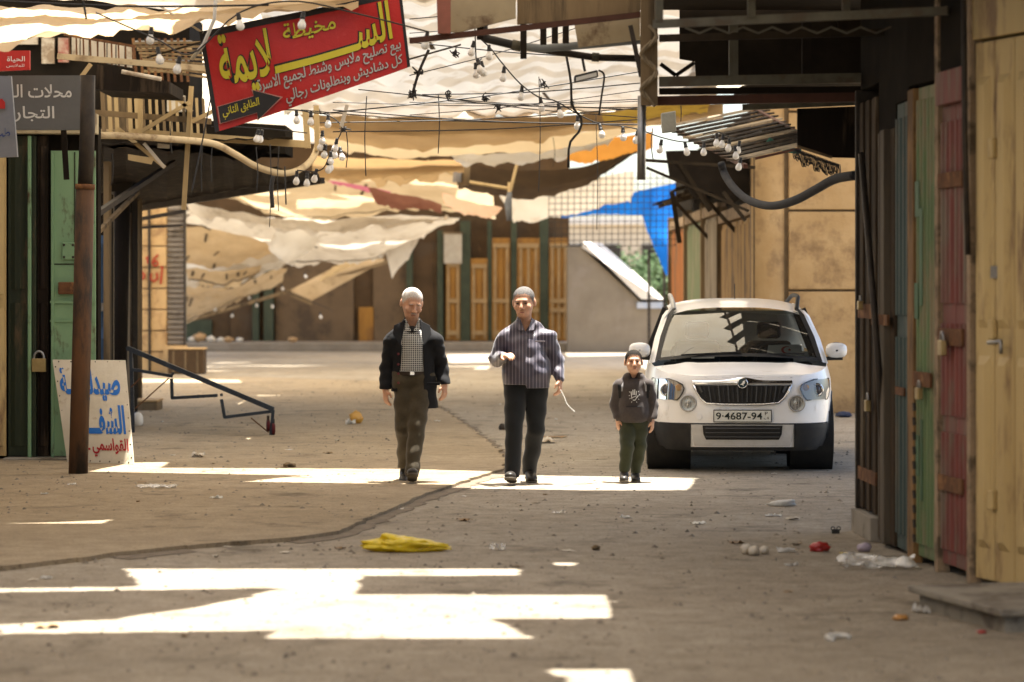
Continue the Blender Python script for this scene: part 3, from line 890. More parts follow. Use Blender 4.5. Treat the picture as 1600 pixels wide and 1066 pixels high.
# blocks lying at the foot
def block(label, x0, x1, y0, y1, d, mat, cat, name):
    t = thing(name, (lx((x0 + x1) / 2, d), d, 0), label, cat)
    MB().box((lx(x0, d), d, 0), (lx(x1, d), d + .6, lz(y0, d) - .03)).build('body', mat, t, bevel=.02)
    MB().box((lx(x0 - 1, d), d - .02, lz(y0, d) - .03), (lx(x1 + 1, d), d + .62, lz(y0, d))).build('top_slab', SAND, t, bevel=.01)
    for q in range(3):
        MB().box((lx(x0 + (x1 - x0) * (q + .45) / 3, d) - .01, d - .012, .02), (lx(x0 + (x1 - x0) * (q + .55) / 3, d), d, lz(y0, d) - .06)).build('batten', TIMBER, t)
block('low brown wooden chest at the foot of the grey roller shutter', 262, 318, 544, 586, 57.0, FARW, 'chest', 'wooden_chest')
block('small timber crate by the brown post', 203, 246, 625, 645, 39.5, TIMBER, 'crate', 'timber_crate')

# rusty pole in front
t = thing('rusty_pole', G(122, 745), 'tall rusty pipe pole standing before the white painted sign', 'pole')
b = G(122, 745)
MB().tube([b, P(128, 520, 26.1), P(133, 292, 26.1)], [.088, .086, .084], 16).build('lower_pipe', M('rust_brown_pole', (.14, .068, .032), (.075, .045, .028), rough=.7, scale=4, stain=(.035, .028, .022), ss=5, streak=.3, sa=(.48, .62)), t, smooth=True)
MB().tube([P(133, 294, 26.1), P(136.5, 205, 26.1), P(137, 118, 26.1)], .069, 16).build('upper_pipe', IRON, t, smooth=True)
MB().tube([P(133, 296, 26.1), P(133.2, 288, 26.1)], .09, 16).build('collar', RUST, t, smooth=True)
# painted sheet sign leaning at the pole
SGN = M('chipped_white_sheet', (.62, .56, .45), (.54, .48, .37), rough=.6, scale=4, stain=(.32, .22, .13), ss=5, sa=(.62, .72))
c0 = G(105, 727); c1 = G(209, 731); c0.z = c1.z = .032
c3 = P(82, 562, 28.05); c2 = P(196, 563, 28.05)
t = thing('painted_sign', (c0 + c1) / 2, 'chipped white metal sign with blue and red Arabic lettering leaning behind the rusty pole', 'sign')
sn = (c1 - c0).cross(c3 - c0).normalized()
MB().grid([[c0.lerp(c1, j / 10).lerp(c3.lerp(c2, j / 10), i / 10) for j in range(11)] for i in range(11)]).build('sheet', SGN, t)
t.children[0].modifiers.new('thickness', 'SOLIDIFY').thickness = .012
t.children[0].modifiers['thickness'].offset = -1
for a, b, m in ((c0, c1, 7), (c3, c2, 6), (c0, c3, 7), (c1, c2, 8)):
    for k in range(m):
        MB().lathe([(.008, 0), (.008, .004), (0, .006)], a.lerp(b, (k + .5) / m) + (((c0 + c2) / 2) - a.lerp(b, .5)).normalized() * .02, sn, 6).build('rivet', IRON, t)
def on_sign(u0, u1, w0, w1):
    def f(u, w):
        uu = u0 + (u1 - u0) * u; ww = w0 + (w1 - w0) * w
        return (c0.lerp(c1, uu)).lerp(c3.lerp(c2, uu), ww) + sn * .0
    return f
BLT = FLAT('blue_lettering', (.02, .14, .48), .6); RDT = FLAT('red_lettering', (.36, .02, .025), .6)
X = (1, 0, 0); Z = (0, 0, 1)
lettering('lettering', arabic('صيدليــــة'), None, c1 - c0, c3 - c0, 1, 1, BLT, t, .006, .04, on_sign(.06, .90, .60, .92))
lettering('lettering', arabic('الشفــــاء'), None, c1 - c0, c3 - c0, 1, 1, BLT, t, .006, .04, on_sign(.16, .93, .26, .56))
lettering('lettering', arabic('القواسمي ـب'), None, c1 - c0, c3 - c0, 1, 1, RDT, t, .006, .025, on_sign(.18, .95, .06, .24))

# folded steel trestle on castors
t = thing('steel_trestle', G(330, 690), 'dark steel step frame on castors propped against the left shops', 'trolley')
BST = M('blue_black_steel', (.045, .055, .07), (.03, .034, .042), rough=.4, metal=.5, scale=9)
dT = 32.9
def tb(name, x0, y0, x1, y1, w=.035, da=0, db=0, m=BST): return MB().bar(P(x0, y0, dT + da), P(x1, y1, dT + db), w).build(name, m, t)
for o_ in (0, .8):
    tb('rail', 199, 544, 428, 640, .055, o_, o_)
    for (x0, y0, x1, y1) in ((204, 546, 205, 575), (204, 577, 270, 588), (268, 592, 269, 622), (269, 622, 340, 618), (346, 624, 351, 652), (351, 652, 424, 643), (427, 640, 423, 682)):
        tb('step_bar' if abs(x1 - x0) > 20 else 'upright', x0, y0, x1, y1, .036, o_, o_)
for (x, y) in ((199, 544), (270, 584), (346, 617), (426, 640), (269, 622), (351, 652), (236, 582), (310, 619)):
    tb('cross_bar', x, y, x, y, .03, 0, .38) if False else MB().bar(P(x, y, dT), P(x, y, dT + .8), .032).build('cross_bar', BST, t)
for (x0, y0, x1, y1) in ((205, 605, 222, 588), (264, 591, 212, 638), (392, 653, 420, 676)): tb('brace', x0, y0, x1, y1, .014, .1, .1, RUST)
tb('leg', 205, 560, 208, 676, .04, .2, .2)
for o_ in (0, .8):
    c = P(427 if not o_ else 419, 688, dT + o_); c.z = .115
    wh = MB().lathe([(.02, -.018), (.062, -.018), (.068, -.01), (.068, .01), (.062, .018), (.02, .018)], c - Vector((0, 0, .017 - .0)), (1, .2, 0), 16).build('castor_wheel', M('dark_red_rubber', (.10, .012, .014), (.06, .01, .012)), t, smooth=True)
    MB().bar(c, c + Vector((0, 0, .10)), .03).build('castor_fork', IRON, t)

# ------------------------------------------------------------------ left overhead: balcony, beams, awning, signs
CREAM = M('cream_pipe_paint', (.50, .40, .25), (.42, .32, .19), rough=.6, scale=4, stain=(.24, .17, .1), ss=4)
LATH = M('pale_lath', (.46, .34, .18), (.36, .26, .13), rough=.8, scale=5, streak=.2)
WHB = M('dirty_white_board', (.55, .50, .42), (.46, .41, .33), rough=.8, scale=3, stain=(.26, .2, .14), ss=3)
def pbar(t, name, a, b, px, mat, hpx=None):
    d = (a[2] + b[2]) / 2
    return MB().bar(P(*a), P(*b), px * d / FPX, (hpx or px) * d / FPX).build(name, mat, t)
t = thing('railed_balcony', P(160, 150, 29.5), 'shabby railed balcony with white boards above the left shops', 'balcony')
dB = 29.5
pbar(t, 'floor_beam', (90, 88, dB), (330, 108, dB), 9, CREAM)
for k in range(10):
    x = 108 + k * 11; y0 = 54 + k * 1.9; y1 = 90 + k * 2
    pbar(t, 'baluster', (x, y0, dB), (x + 1, y1, dB), 2.2, RUST)
pbar(t, 'hand_rail', (100, 54, dB), (212, 73, dB), 4, RUST)
for k in range(7):
    x = 112 + k * 14
    MB().prism([P(x, 58 + k * 2.2, dB + .3), P(x + 12, 60 + k * 2.2, dB + .3), P(x + 12, 92 + k * 2.4, dB + .3), P(x, 90 + k * 2.4, dB + .3)], (0, 1, 0), .02).build('white_board', WHB, t)
MB().prism([P(150, 100, dB - .3), P(265, 128, dB - .3), P(265, 146, dB - .3), P(150, 140, dB - .3)], (0, 1, 0), 1.2).build('box_beam', BLK, t)
MB().tube([P(190, 112, dB - .4), P(252, 124, dB - .4)], .022, 8).build('fluorescent_tube', WHB, t)
pbar(t, 'strut', (120, 130, dB - .5), (142, 100, dB - .5), 6, LATH)
for k in range(9): pbar(t, 'slat', (208 + k * 3, 68 + k * 5, dB + .4 + k * .3), (330, 66 + k * 7, dB + .4 + k * .3), 3.5, TIMBER)
t = thing('upper_backing', P(150, 230, 35), 'dark backing added as upper storey behind the railed balcony on the left', 'building')  # dark panels put in for the shade behind the balcony
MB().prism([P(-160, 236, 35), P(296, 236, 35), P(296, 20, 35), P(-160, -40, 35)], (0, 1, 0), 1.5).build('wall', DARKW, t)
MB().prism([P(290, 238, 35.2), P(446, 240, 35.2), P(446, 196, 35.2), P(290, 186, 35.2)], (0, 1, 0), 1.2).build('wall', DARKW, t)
for (x0, y0, x1, y1, m) in ((20, 20, 60, 70, WHB), (66, 60, 86, 100, WHB), (92, 60, 108, 98, M('faded_poster_red', (.3, .09, .07), (.45, .38, .3), scale=9)), (212, 64, 300, 68, STEEL), (215, 75, 300, 79, LATH), (220, 92, 296, 96, STEEL), (225, 110, 290, 114, LATH), (160, 145, 206, 205, TIMBER), (262, 150, 290, 175, WHB), (232, 122, 252, 142, M('teal_scrap', (.05, .2, .18), (.04, .14, .13)))):  # small white panel at lower right stands in for a bright gap
    MB().prism([P(x0, y1, 34.9), P(x1, y1, 34.9), P(x1, y0, 34.9), P(x0, y0, 34.9)], (0, -1, 0), .06).build('panel', m, t)
for k in range(9): MB().bar(P(208 + k * 10, 60, 34.7), P(214 + k * 10, 128, 34.7), .03).build('grille_bar', RUST, t)
# lattice frame under it
t = thing('timber_lattice', P(230, 220, 31), 'yellowish timber lattice frame hung under the left balcony', 'frame')
dB = 31
pbar(t, 'beam', (146, 176, dB), (330, 190, dB), 9, TIMBER); pbar(t, 'beam', (205, 207, dB), (482, 226, dB), 11, LATH)
pbar(t, 'beam', (150, 205, dB + 1), (330, 214, dB + 1), 7, CREAM)
for k in range(16):
    x = 160 + k * 10.5
    pbar(t, 'slat', (x, 142 + k * .8, dB + .8), (x + 3, 212, dB + .8), 6 if k < 6 else 4, LATH if k % 3 else TIMBER)
pbar(t, 'post', (219, 140, dB - .1), (219, 214, dB - .1), 7, LATH); pbar(t, 'post', (299, 135, dB - .2), (287, 328, dB - .2), 7, LATH)
pbar(t, 'post', (477, 172, dB), (481, 232, dB), 9, LATH); pbar(t, 'post', (494, 165, dB + .2), (496, 236, dB + .2), 8, LATH)
for a, b in (((222, 205), (296, 160)), ((183, 200), (258, 262)), ((262, 140), (300, 175)), ((300, 190), (345, 168))): pbar(t, 'brace', (*a, dB - .3), (*b, dB - .3), 6, LATH)
pbar(t, 'brace', (225, 224, dB - .4), (257, 262, dB - .4), 5, WHB)
MB().prism([P(200, 241, dB - .5), P(240, 247, dB - .5), P(236, 257, dB - .5), P(200, 250, dB - .5)], (0, 1, 0), .05).build('loose_board', LATH, t)
MB().prism([P(246, 224, dB - .2), P(264, 226, dB - .2), P(264, 232, dB - .2), P(246, 231, dB - .2)], (0, 1, 0), .05).build('loose_board', WHB, t)
# big sagging cream duct
pp = [(20, 214, 29), (100, 213, 29), (180, 212, 29.2), (260, 217, 29.5), (330, 224, 30), (365, 240, 30.3), (400, 260, 30.6), (440, 271, 30.8), (470, 264, 31), (490, 245, 31.2), (500, 212, 31.4)]
o = MB().tube(resample([P(*q) for q in pp], 50), .036, 10).build('cable_duct', CREAM, smooth=True)
tag(o, 'thick cream plastic duct sagging below the left balcony', 'duct')
# dark awning
t = thing('dark_awning', P(300, 260, 36), 'black corrugated awning roof above the left side shops', 'awning')
rows = []
for i in range(7):
    f = i / 6; d = 30.5 + 12 * f
    rows.append([P(140 + 0 * f, 226 + 60 * f, d) + Vector((j * .12 * (1 + .0 * f), 0, .02 * (j % 2) + j * .004)) for j in range(int(19))])
MB().grid(rows).build('roof_sheet', BLK, t)
rows = [[P(150, 232, 31), P(300, 240, 32), P(420, 262, 33), P(498, 272, 34)], [P(150, 262, 36), P(300, 262, 36), P(420, 270, 37), P(500, 279, 38)], [P(150, 335, 42), P(300, 318, 42), P(420, 300, 42), P(500, 284, 40)]]
R = [resample(r, 24) for r in rows]
MB().grid([[x + Vector((0, 0, .03 * (j % 2))) for j, x in enumerate(c)] for c in R]).build('underside', BLK, t)
pbar(t, 'edge_beam', (150, 336, 41.8), (505, 282, 39.8), 9, IRON)
pbar(t, 'strut', (146, 338, 29), (272, 254, 33), 8, IRON); pbar(t, 'strut', (146, 370, 30), (216, 300, 34), 6, TIMBER)
pbar(t, 'bracket', (205, 345, 44), (290, 330, 44), 6, IRON); pbar(t, 'bracket', (205, 357, 44), (285, 352, 44), 4, IRON)
# hanging strip
o = MB().bar(P(99, 196, 27.6), P(104, 281, 27.6), .055, .01).build('hanging_strip', BLK); tag(o, 'black strip hanging before the light green door', 'strip')
# signs
GREY = M('grey_sign_face', (.11, .11, .11), (.09, .09, .088), rough=.5, scale=2)
t = thing('grey_shop_sign', P(70, 203, 27), 'dark grey signboard with pale Arabic lettering above the left doors', 'sign')
dS = 27.0
MB().prism([P(12, 203, dS), P(125, 203, dS), P(125, 118, dS), P(12, 118, dS)], (0, 1, 0), .08).build('panel', GREY, t)
WTX = FLAT('pale_lettering', (.52, .52, .50), .6)
def pxtext(txt_, x0, y0, x1, y1, d, mat, parent, bold=.0, yb=None):
    a = P(x0, y1, d); lettering('lettering', txt_, a, X, Z, (x1 - x0) * d / FPX, (y1 - y0) * d / FPX, mat, parent, .004, bold)
pxtext(arabic('محلات الـ'), 17, 132, 112, 153, dS, WTX, t, .012)
pxtext(arabic('التجار'), 22, 166, 85, 191, dS, WTX, t, .012)
RSG = M('red_sign_face', (.46, .03, .025), (.38, .025, .02), rough=.45, scale=2)
t = thing('red_shop_sign', P(20, 112, 26.5), 'small red sign with white lettering hanging over the grey signboard', 'sign')
MB().prism([P(-60, 114, 26.5), P(46, 109, 26.5), P(46, 79, 26.5), P(-60, 80, 26.5)], (0, 1, 0), .06).build('panel', RSG, t)
pxtext(arabic('الحياة'), 11, 88, 39, 98, 26.5, FLAT('white_lettering', (.7, .68, .66)), t, .01)
pxtext(arabic('للملابس'), 10, 100, 38, 106, 26.5, FLAT('white_lettering', (.7, .68, .66)), t, .0)
t = thing('pale_shop_sign', P(10, 247, 24), 'pale grey upright sign with a red and a blue mark at the far left', 'sign')
MB().prism([P(-40, 248, 24), P(27, 245, 24), P(17, 119, 24), P(-40, 118, 24)], (0, 1, 0), .06).build('panel', M('pale_sign_face', (.20, .21, .23), (.16, .17, .19), rough=.4, scale=2), t)
MB().prism([P(-6, 170, 23.98), P(8, 170, 23.98), P(8, 160, 23.98), P(3, 154, 23.98), P(-6, 158, 23.98)], (0, -1, 0), .004).build('red_mark', RSG, t)
pxtext(arabic('طب'), -10, 200, 16, 218, 23.98, FLAT('navy_lettering', (.03, .05, .16)), t, .02)

# near cream tarp, top left
CT1 = CLOTH('cream_tarp', (.62, .48, .30), (.50, .37, .215), trans=.27, stain=(.34, .24, .14))
CT2 = CLOTH('white_tarp', (.80, .77, .71), (.68, .64, .57), trans=.115, scale=.8, stain=(.50, .42, .32), stripe=((.60, .53, .43), .24, 'Y'))  # stripe bands paint the shading of the folds into the cloth
CT3 = CLOTH('tan_tarp', (.50, .36, .20), (.42, .29, .155), trans=.26)  # tan cloth; on the tarp band the brown carries its shade
CT4 = CLOTH('pale_grey_tarp', (.70, .66, .59), (.54, .49, .42), trans=.30, stain=(.36, .31, .24))
tarp('cream_tarp', 'wrinkled cream tarp drooping over the red banner and grey sign', 'tarp',
     [[(-120, 20, 23), (0, 10, 23), (120, 18, 23), (260, 12, 23), (400, 2, 23), (560, -8, 23)], [(-120, 60, 22), (0, 50, 21.8), (120, 40, 21.9), (260, 34, 22), (400, 18, 22.2), (560, -2, 22.4)], [(-120, 86, 21), (0, 76, 20.8), (70, 60, 21), (200, 54, 21.2), (340, 34, 21.6), (560, 6, 22)]], CT1, wr=.05, ws=2.5, seed=2, nu=60, nv=16)
tarp('cream_tarp', 'pale tarp strip hanging above the cream tarp at the upper left', 'tarp',
     [[(-80, -60, 22), (200, -60, 22), (500, -80, 22), (700, -60, 22)], [(-80, -10, 22.4), (200, 4, 22.4), (500, -20, 22.4), (700, -12, 22.4)]], CT2, wr=.06, seed=3)

# red banner
dN = 22.0
def bp(u, w):     # u left to right, w bottom to top
    a = P(336, 207, dN).lerp(P(641, 104, dN + .15), u); b = P(311, 50, dN).lerp(P(627, -14, dN + .15), u)
    p = a.lerp(b, w)
    return p + Vector((0, .022 * sin(u * 8 + w * 3) + .006 * sin(u * 23 + 4 * w), -.012 * sin(u * pi) * (1 - w)))
BAN = M('banner_red', (.44, .022, .02), (.36, .018, .02), rough=.38, scale=2, bump=.6, stain=(.5, .06, .06), ss=5, sa=(.62, .75))
BKT = FLAT('banner_black', (.012, .011, .013), .5); YLT = FLAT('banner_yellow', (.50, .44, .03), .5); WLT = FLAT('banner_white', (.42, .40, .40), .5)
t = thing('red_banner', bp(.5, 0), 'red vinyl banner with yellow and white Arabic lettering strung across the lane', 'banner')
MB().grid([[bp(j / 48, i / 20) for j in range(49)] for i in range(21)]).build('sheet', BAN, t, smooth=True)
def strip_on(name, u0, u1, w0, w1, mat, lift, nu=40, nw=4):
    MB().grid([[bp(u0 + (u1 - u0) * j / nu, w0 + (w1 - w0) * i / nw) + Vector((0, -lift, 0)) for j in range(nu + 1)] for i in range(nw + 1)]).build(name, mat, t)
strip_on('border', 0, 1, .93, 1.0, BKT, .004); strip_on('border', 0, .022, 0, .93, BKT, .004, 4, 14); strip_on('border', .985, 1, 0, .93, BKT, .004, 3, 14)
def ban(u0, u1, w0, w1, bend=0.0):
    return lambda u, w: bp(u0 + (u1 - u0) * u, w0 + (w1 - w0) * w + bend * sin(u * pi))
ax_ = (bp(1, 0) - bp(0, 0)); ay_ = bp(0, 1) - bp(0, 0)
MAIN = arabic('السـلايمة')
MAIN = arabic('الســـــــــــلايمة')
for m_, bo, li in ((BKT, .045, .006), (YLT, .018, .016)):
    lettering('lettering', MAIN, None, ax_, ay_, 1, 1, m_, t, li, bo, ban(.07, .93, .30, .93, -.03))
    lettering('lettering', arabic('مخيطة'), None, ax_, ay_, 1, 1, m_, t, li, bo * .8, ban(.40, .66, .68, .90))
lettering('lettering', arabic('بيع تصليح ملابس وشنط لجميع الاسرة'), None, ax_, ay_, 1, 1, BKT, t, .006, .03, ban(.24, .965, .21, .40))
lettering('lettering', arabic('بيع تصليح ملابس وشنط لجميع الاسرة'), None, ax_, ay_, 1, 1, WLT, t, .014, .012, ban(.24, .965, .21, .40))
lettering('lettering', arabic('كل دشاديش وبنطلونات رجالي'), None, ax_, ay_, 1, 1, BKT, t, .006, .03, ban(.37, .965, .02, .20))
lettering('lettering', arabic('كل دشاديش وبنطلونات رجالي'), None, ax_, ay_, 1, 1, WLT, t, .014, .012, ban(.37, .965, .02, .20))
def arrow(mat, g, lift):
    a = [(.035 - g, .07 - g), (.22 + 0, .065 - g), (.22 - g, -.01 - g * 2), (.345 + g * 2, .14), (.215 - g, .30 + g * 2), (.215 - 0, .235 + g), (.035 - g, .235 + g)]
    MB().add([bp(u, w) + Vector((0, -lift, 0)) for u, w in a], [(0, 1, 2, 3, 4, 5, 6)]).build('arrow', mat, t)
arrow(FLAT('banner_outline', (.45, .2, .18)), .006, .024); arrow(BKT, 0, .030)
lettering('lettering', arabic('الطابق الثاني'), None, ax_, ay_, 1, 1, YLT, t, .034, .01, ban(.05, .235, .09, .215))
for (u, w, q) in ((.02, .98, (250, 10)), (.98, .98, (640, -40)), (.03, .9, (230, 90)), (.99, .1, (720, 70))):
    MB().tube([bp(u, w), P(q[0], q[1], dN + .3)], .008, 6).build('tie_cord', IRON if q[1] > 60 else WHB, t)
o = MB().tube([P(300, 92, 21.6), P(318, 70, 21.4), P(335, 30, 21.3), P(338, -20, 21.3)], .014, 8).build('plastic_strap', M('white_plastic', (.6, .58, .54), (.5, .48, .44)), smooth=True)
tag(o, 'pale plastic strap hanging at the left end of the red banner', 'strap')

# ------------------------------------------------------------------ tarps over the lane
tarp('white_tarp', 'large white sagging tarp with long folds over the middle of the lane', 'tarp',
     [[(380, -40, 33), (640, -20, 33), (850, -30, 33), (1130, -60, 33)], [(420, 60, 38), (640, 75, 38), (850, 62, 38), (1120, 40, 38)], [(430, 130, 42), (640, 135, 42), (850, 118, 42), (1120, 105, 42)], [(450, 182, 45.5), (640, 190, 46), (850, 178, 46), (1120, 160, 46)]], CT2, wr=.10, ws=.9, seed=5, nu=90, nv=60, fold=.03, straps=6)
tarp('tan_tarp', 'tarp band coloured tan for its shaded belly below the large white tarp', 'tarp',
     [[(470, 178, 44.5), (640, 186, 44.5), (800, 186, 44.5), (900, 178, 44.5), (1130, 160, 44.5)], [(490, 205, 46), (640, 222, 46.5), (800, 215, 46.5), (900, 205, 46.5), (1130, 180, 46)], [(505, 216, 47), (640, 236, 47.3), (800, 224, 47.3), (900, 206, 47.3), (1130, 185, 47)]], CT3, wr=.06, seed=6, nu=60)
tarp('cream_tarp', 'sunlit lower lip of the tan band, coloured bright cream', 'tarp',
     [[(500, 205, 47.4), (560, 222, 47.4), (640, 226, 47.4), (740, 224, 47.4), (860, 214, 47.4), (1000, 196, 47.4)], [(505, 222, 47.8), (560, 240, 47.8), (640, 247, 47.8), (740, 241, 47.8), (860, 236, 47.8), (1010, 205, 47.8)]], CLOTH('sunlit_lip_tarp', (.74, .63, .45), (.66, .54, .37), trans=.34), wr=.03, seed=7)  # paler cloth colour stands in for sun on the lip
tarp('tan_tarp', 'rolled tan awning cloth hanging left of the dark brown cloth', 'awning',
     [[(490, 244, 50), (560, 248, 50), (640, 250, 50), (725, 250, 50)], [(488, 262, 49.6), (560, 266, 49.6), (640, 262, 49.6), (725, 258, 49.6)], [(488, 281, 50.2), (560, 282, 50.2), (640, 276, 50.2), (725, 268, 50.2)]], CT3, wr=.03, seed=8)
tarp('orange_cloth', 'orange cloth scrap hanging beside the right canopy post', 'cloth',
     [[(850, 226, 51), (900, 220, 51), (960, 214, 51), (1020, 206, 51)], [(862, 240, 51.2), (900, 246, 51.4), (950, 244, 51.4), (1020, 222, 51.2)], [(880, 246, 51.5), (905, 256, 51.6), (945, 250, 51.6), (1020, 230, 51.5)]], CLOTH('orange_sheet', (.62, .30, .07), (.52, .23, .05), trans=.4), wr=.03, seed=9)
tarp('yellow_cloth', 'ragged yellow cloth under the right canopy beams', 'cloth',
     [[(940, 176, 40), (1000, 168, 40), (1060, 162, 40), (1110, 158, 40)], [(945, 196, 41), (1000, 192, 41), (1060, 182, 41), (1105, 174, 41)]], CLOTH('yellow_sheet', (.66, .46, .10), (.55, .36, .07), trans=.45, stain=(.25, .17, .07)), wr=.04, seed=19)
tarp('dark_cloth', 'dark brown cloth sagging like a hammock across the far lane', 'cloth',
     [[(708, 246, 54), (760, 262, 54), (830, 266, 54), (900, 262, 54), (960, 244, 54), (1010, 222, 54)], [(712, 275, 54.3), (760, 290, 54.4), (830, 295, 54.5), (900, 284, 54.4), (960, 256, 54.3), (1010, 228, 54)], [(716, 292, 54.2), (760, 304, 54.3), (830, 311, 54.4), (900, 294, 54.3), (960, 262, 54.2), (1010, 232, 54)]], CLOTH('dark_brown_sheet', (.10, .07, .045), (.07, .05, .035), trans=.12), wr=.03, seed=10)
tarp('cream_tarp', 'broad cream tarp panel with small slots above the collapsed awnings', 'tarp',
     [[(300, 262, 60), (420, 268, 60), (540, 262, 60), (660, 262, 60), (770, 280, 60)], [(310, 285, 61.5), (420, 300, 61.5), (540, 300, 61.5), (660, 296, 61.5), (770, 305, 61.5)], [(330, 300, 63), (420, 336, 63), (540, 344, 63), (660, 332, 63), (775, 342, 63)]], CLOTH('broad_cream_tarp', (.66, .55, .38), (.54, .43, .28), trans=.27), wr=.09, ws=.8, seed=11, nu=60, straps=6)
tarp('pink_cloth', 'pink strip of cloth folded over the broad cream tarp', 'cloth', [[(508, 282, 60.0), (555, 288, 60), (610, 300, 60)], [(520, 287, 60.1), (560, 296, 60.1), (612, 309, 60.1)]], CLOTH('pink_sheet', (.72, .26, .42), (.6, .2, .34), trans=.45), wr=.02, seed=12, nu=16, nv=6)
tarp('maroon_cloth', 'maroon folded cloth beside the pink strip', 'cloth', [[(575, 296, 59.6), (630, 304, 59.6), (690, 318, 59.6)], [(590, 322, 60), (640, 330, 60), (690, 334, 60)]], CLOTH('maroon_sheet', (.22, .10, .075), (.3, .15, .11), trans=.25), wr=.05, ws=2, seed=13, nu=20, nv=10)
tarp('striped_cloth', 'orange and white striped cloth rag dangling below the dark brown cloth', 'cloth', [[(690, 300, 58), (720, 312, 58), (750, 320, 58), (785, 324, 58)], [(696, 322, 58.2), (722, 334, 58.2), (752, 340, 58.2), (778, 336, 58.2)]], CLOTH('striped_sheet', (.76, .68, .56), (.7, .6, .48), trans=.4, stripe=((.62, .22, .08), 9, 'X')), wr=.05, ws=2, seed=14, nu=24, nv=8)
tarp('white_tarp', 'white tarp hanging behind the wire mesh beside the blue tarp', 'tarp', [[(770, 290, 64), (830, 292, 64), (900, 282, 64), (990, 268, 64)], [(790, 320, 64.4), (830, 322, 64.4), (900, 310, 64.4), (990, 300, 64.4)], [(802, 348, 64.6), (835, 346, 64.6), (890, 334, 64.6), (985, 318, 64.6)]], CT2, wr=.05, seed=15)
tarp('grey_tarp', 'big pale grey tarp sagging low before the far shops', 'tarp',
     [[(284, 326, 64), (380, 340, 64), (480, 345, 64), (600, 338, 64), (720, 340, 64)], [(290, 350, 65), (380, 366, 65), (480, 372, 65), (600, 362, 65), (712, 346, 65)], [(400, 372, 66), (470, 380, 66), (520, 392, 66), (610, 380, 66), (700, 352, 66)], [(440, 415, 67), (490, 412, 67), (540, 412, 67), (600, 402, 67), (672, 366, 67)]], CT4, wr=.11, ws=.9, seed=16, nu=60, nv=34, straps=6)
tarp('grey_tarp', 'torn pale rag end hanging down beside the far brown wall', 'cloth', [[(600, 385, 66.6), (630, 372, 66.6), (662, 356, 66.6)], [(606, 408, 66.7), (630, 398, 66.7), (652, 380, 66.7)], [(612, 434, 66.8), (618, 428, 66.8), (640, 400, 66.8)]], CT4, wr=.03, seed=17, nu=14, nv=10)
tarp('cream_tarp', 'cream slotted awning cloth collapsed beside the grey roller shutter', 'awning',
     [[(280, 352, 68), (350, 360, 68), (420, 372, 68), (470, 380, 68)], [(280, 392, 69), (340, 398, 69), (400, 400, 69), (450, 398, 69)], [(280, 432, 70), (330, 432, 70), (380, 426, 70), (430, 415, 70)]], CLOTH('slotted_cream_tarp', (.60, .46, .28), (.48, .35, .2), trans=.24), wr=.08, seed=18, nu=36, straps=6)  # plain cream cloth, mottled in two tones
tarp('white_tarp', 'white crumpled sheet lying over the collapsed far awning', 'tarp', [[(284, 416, 69), (340, 418, 68.5), (400, 402, 68), (470, 388, 67.5)], [(284, 446, 69.5), (340, 452, 69.2), (400, 432, 69), (480, 412, 68.5)]], CT2, wr=.14, ws=1.4, seed=20)
tarp('cream_tarp', 'low cream awning end sloping down to the far left pavement', 'awning', [[(284, 446, 71), (330, 452, 71), (380, 440, 71), (450, 418, 71)], [(284, 478, 72), (330, 472, 72), (380, 456, 72), (445, 430, 72)], [(284, 508, 73), (320, 494, 73), (370, 472, 73), (440, 440, 73)]], CT1, wr=.12, ws=1.2, seed=21, nu=36, straps=6)
tarp('white_tarp', 'short white flap caught on the sagging pale grey tarp', 'cloth', [[(430, 360, 64.2), (470, 358, 64.2), (500, 366, 64.2)], [(420, 392, 64.5), (455, 398, 64.5), (492, 386, 64.5)], [(436, 404, 64.6), (450, 410, 64.6), (480, 398, 64.6)]], CT2, wr=.06, ws=2, seed=31, nu=18, nv=12, ragged=.2)
tarp('grey_tarp', 'grey folded tarp edge draped along the broad cream tarp', 'tarp', [[(290, 318, 62), (380, 330, 62), (480, 346, 62), (600, 342, 62), (700, 338, 62)], [(300, 336, 62.4), (380, 350, 62.4), (480, 364, 62.4), (600, 356, 62.4), (700, 344, 62.4)]], CT4, wr=.10, ws=1.6, seed=32, nu=60, nv=10, ragged=.25)
tarp('cream_tarp', 'torn cream strip hanging under the collapsed slotted awning', 'cloth', [[(290, 420, 68.2), (350, 424, 68.2), (410, 414, 68.2)], [(295, 440, 68.5), (350, 446, 68.5), (405, 430, 68.5)]], CT1, wr=.08, ws=1.8, seed=33, nu=30, nv=10, ragged=.3, straps=5)
tarp('brown_cloth', 'brown sacking drooping between tan awning roll and dark cloth', 'cloth', [[(560, 258, 52), (620, 262, 52), (690, 262, 52)], [(575, 280, 52.2), (625, 288, 52.2), (685, 282, 52.2)]], CT3, wr=.06, ws=1.8, seed=34, nu=26, nv=10, ragged=.2)
tarp('pale_cloth', 'pale cloth edge sagging below the bright cream lip', 'cloth', [[(700, 238, 49), (780, 240, 49), (870, 232, 49), (960, 214, 49)], [(712, 250, 49.3), (780, 258, 49.3), (870, 248, 49.3), (950, 226, 49.3)]], CT2, wr=.05, ws=1.6, seed=35, nu=36, nv=10, ragged=.15)
t = thing('folded_awning', P(510, 450, 74), 'tan awning flap hanging broken from the far brown wall', 'awning')
MB().prism([P(455, 456, 74), P(487, 470, 74), P(600, 408, 75), P(540, 412, 75)], (0, .3, 1), .06).build('flap', CT1, t)
MB().prism([P(455, 458, 73.9), P(487, 472, 73.9), P(487, 478, 73.9), P(455, 464, 73.9)], (0, 1, 0), .05).build('fringe', TIMBER, t)
MB().prism([P(500, 440, 73.5), P(540, 420, 74), P(575, 404, 74.5), P(520, 420, 74)], (0, .3, 1), .05).build('flap', LATH, t)
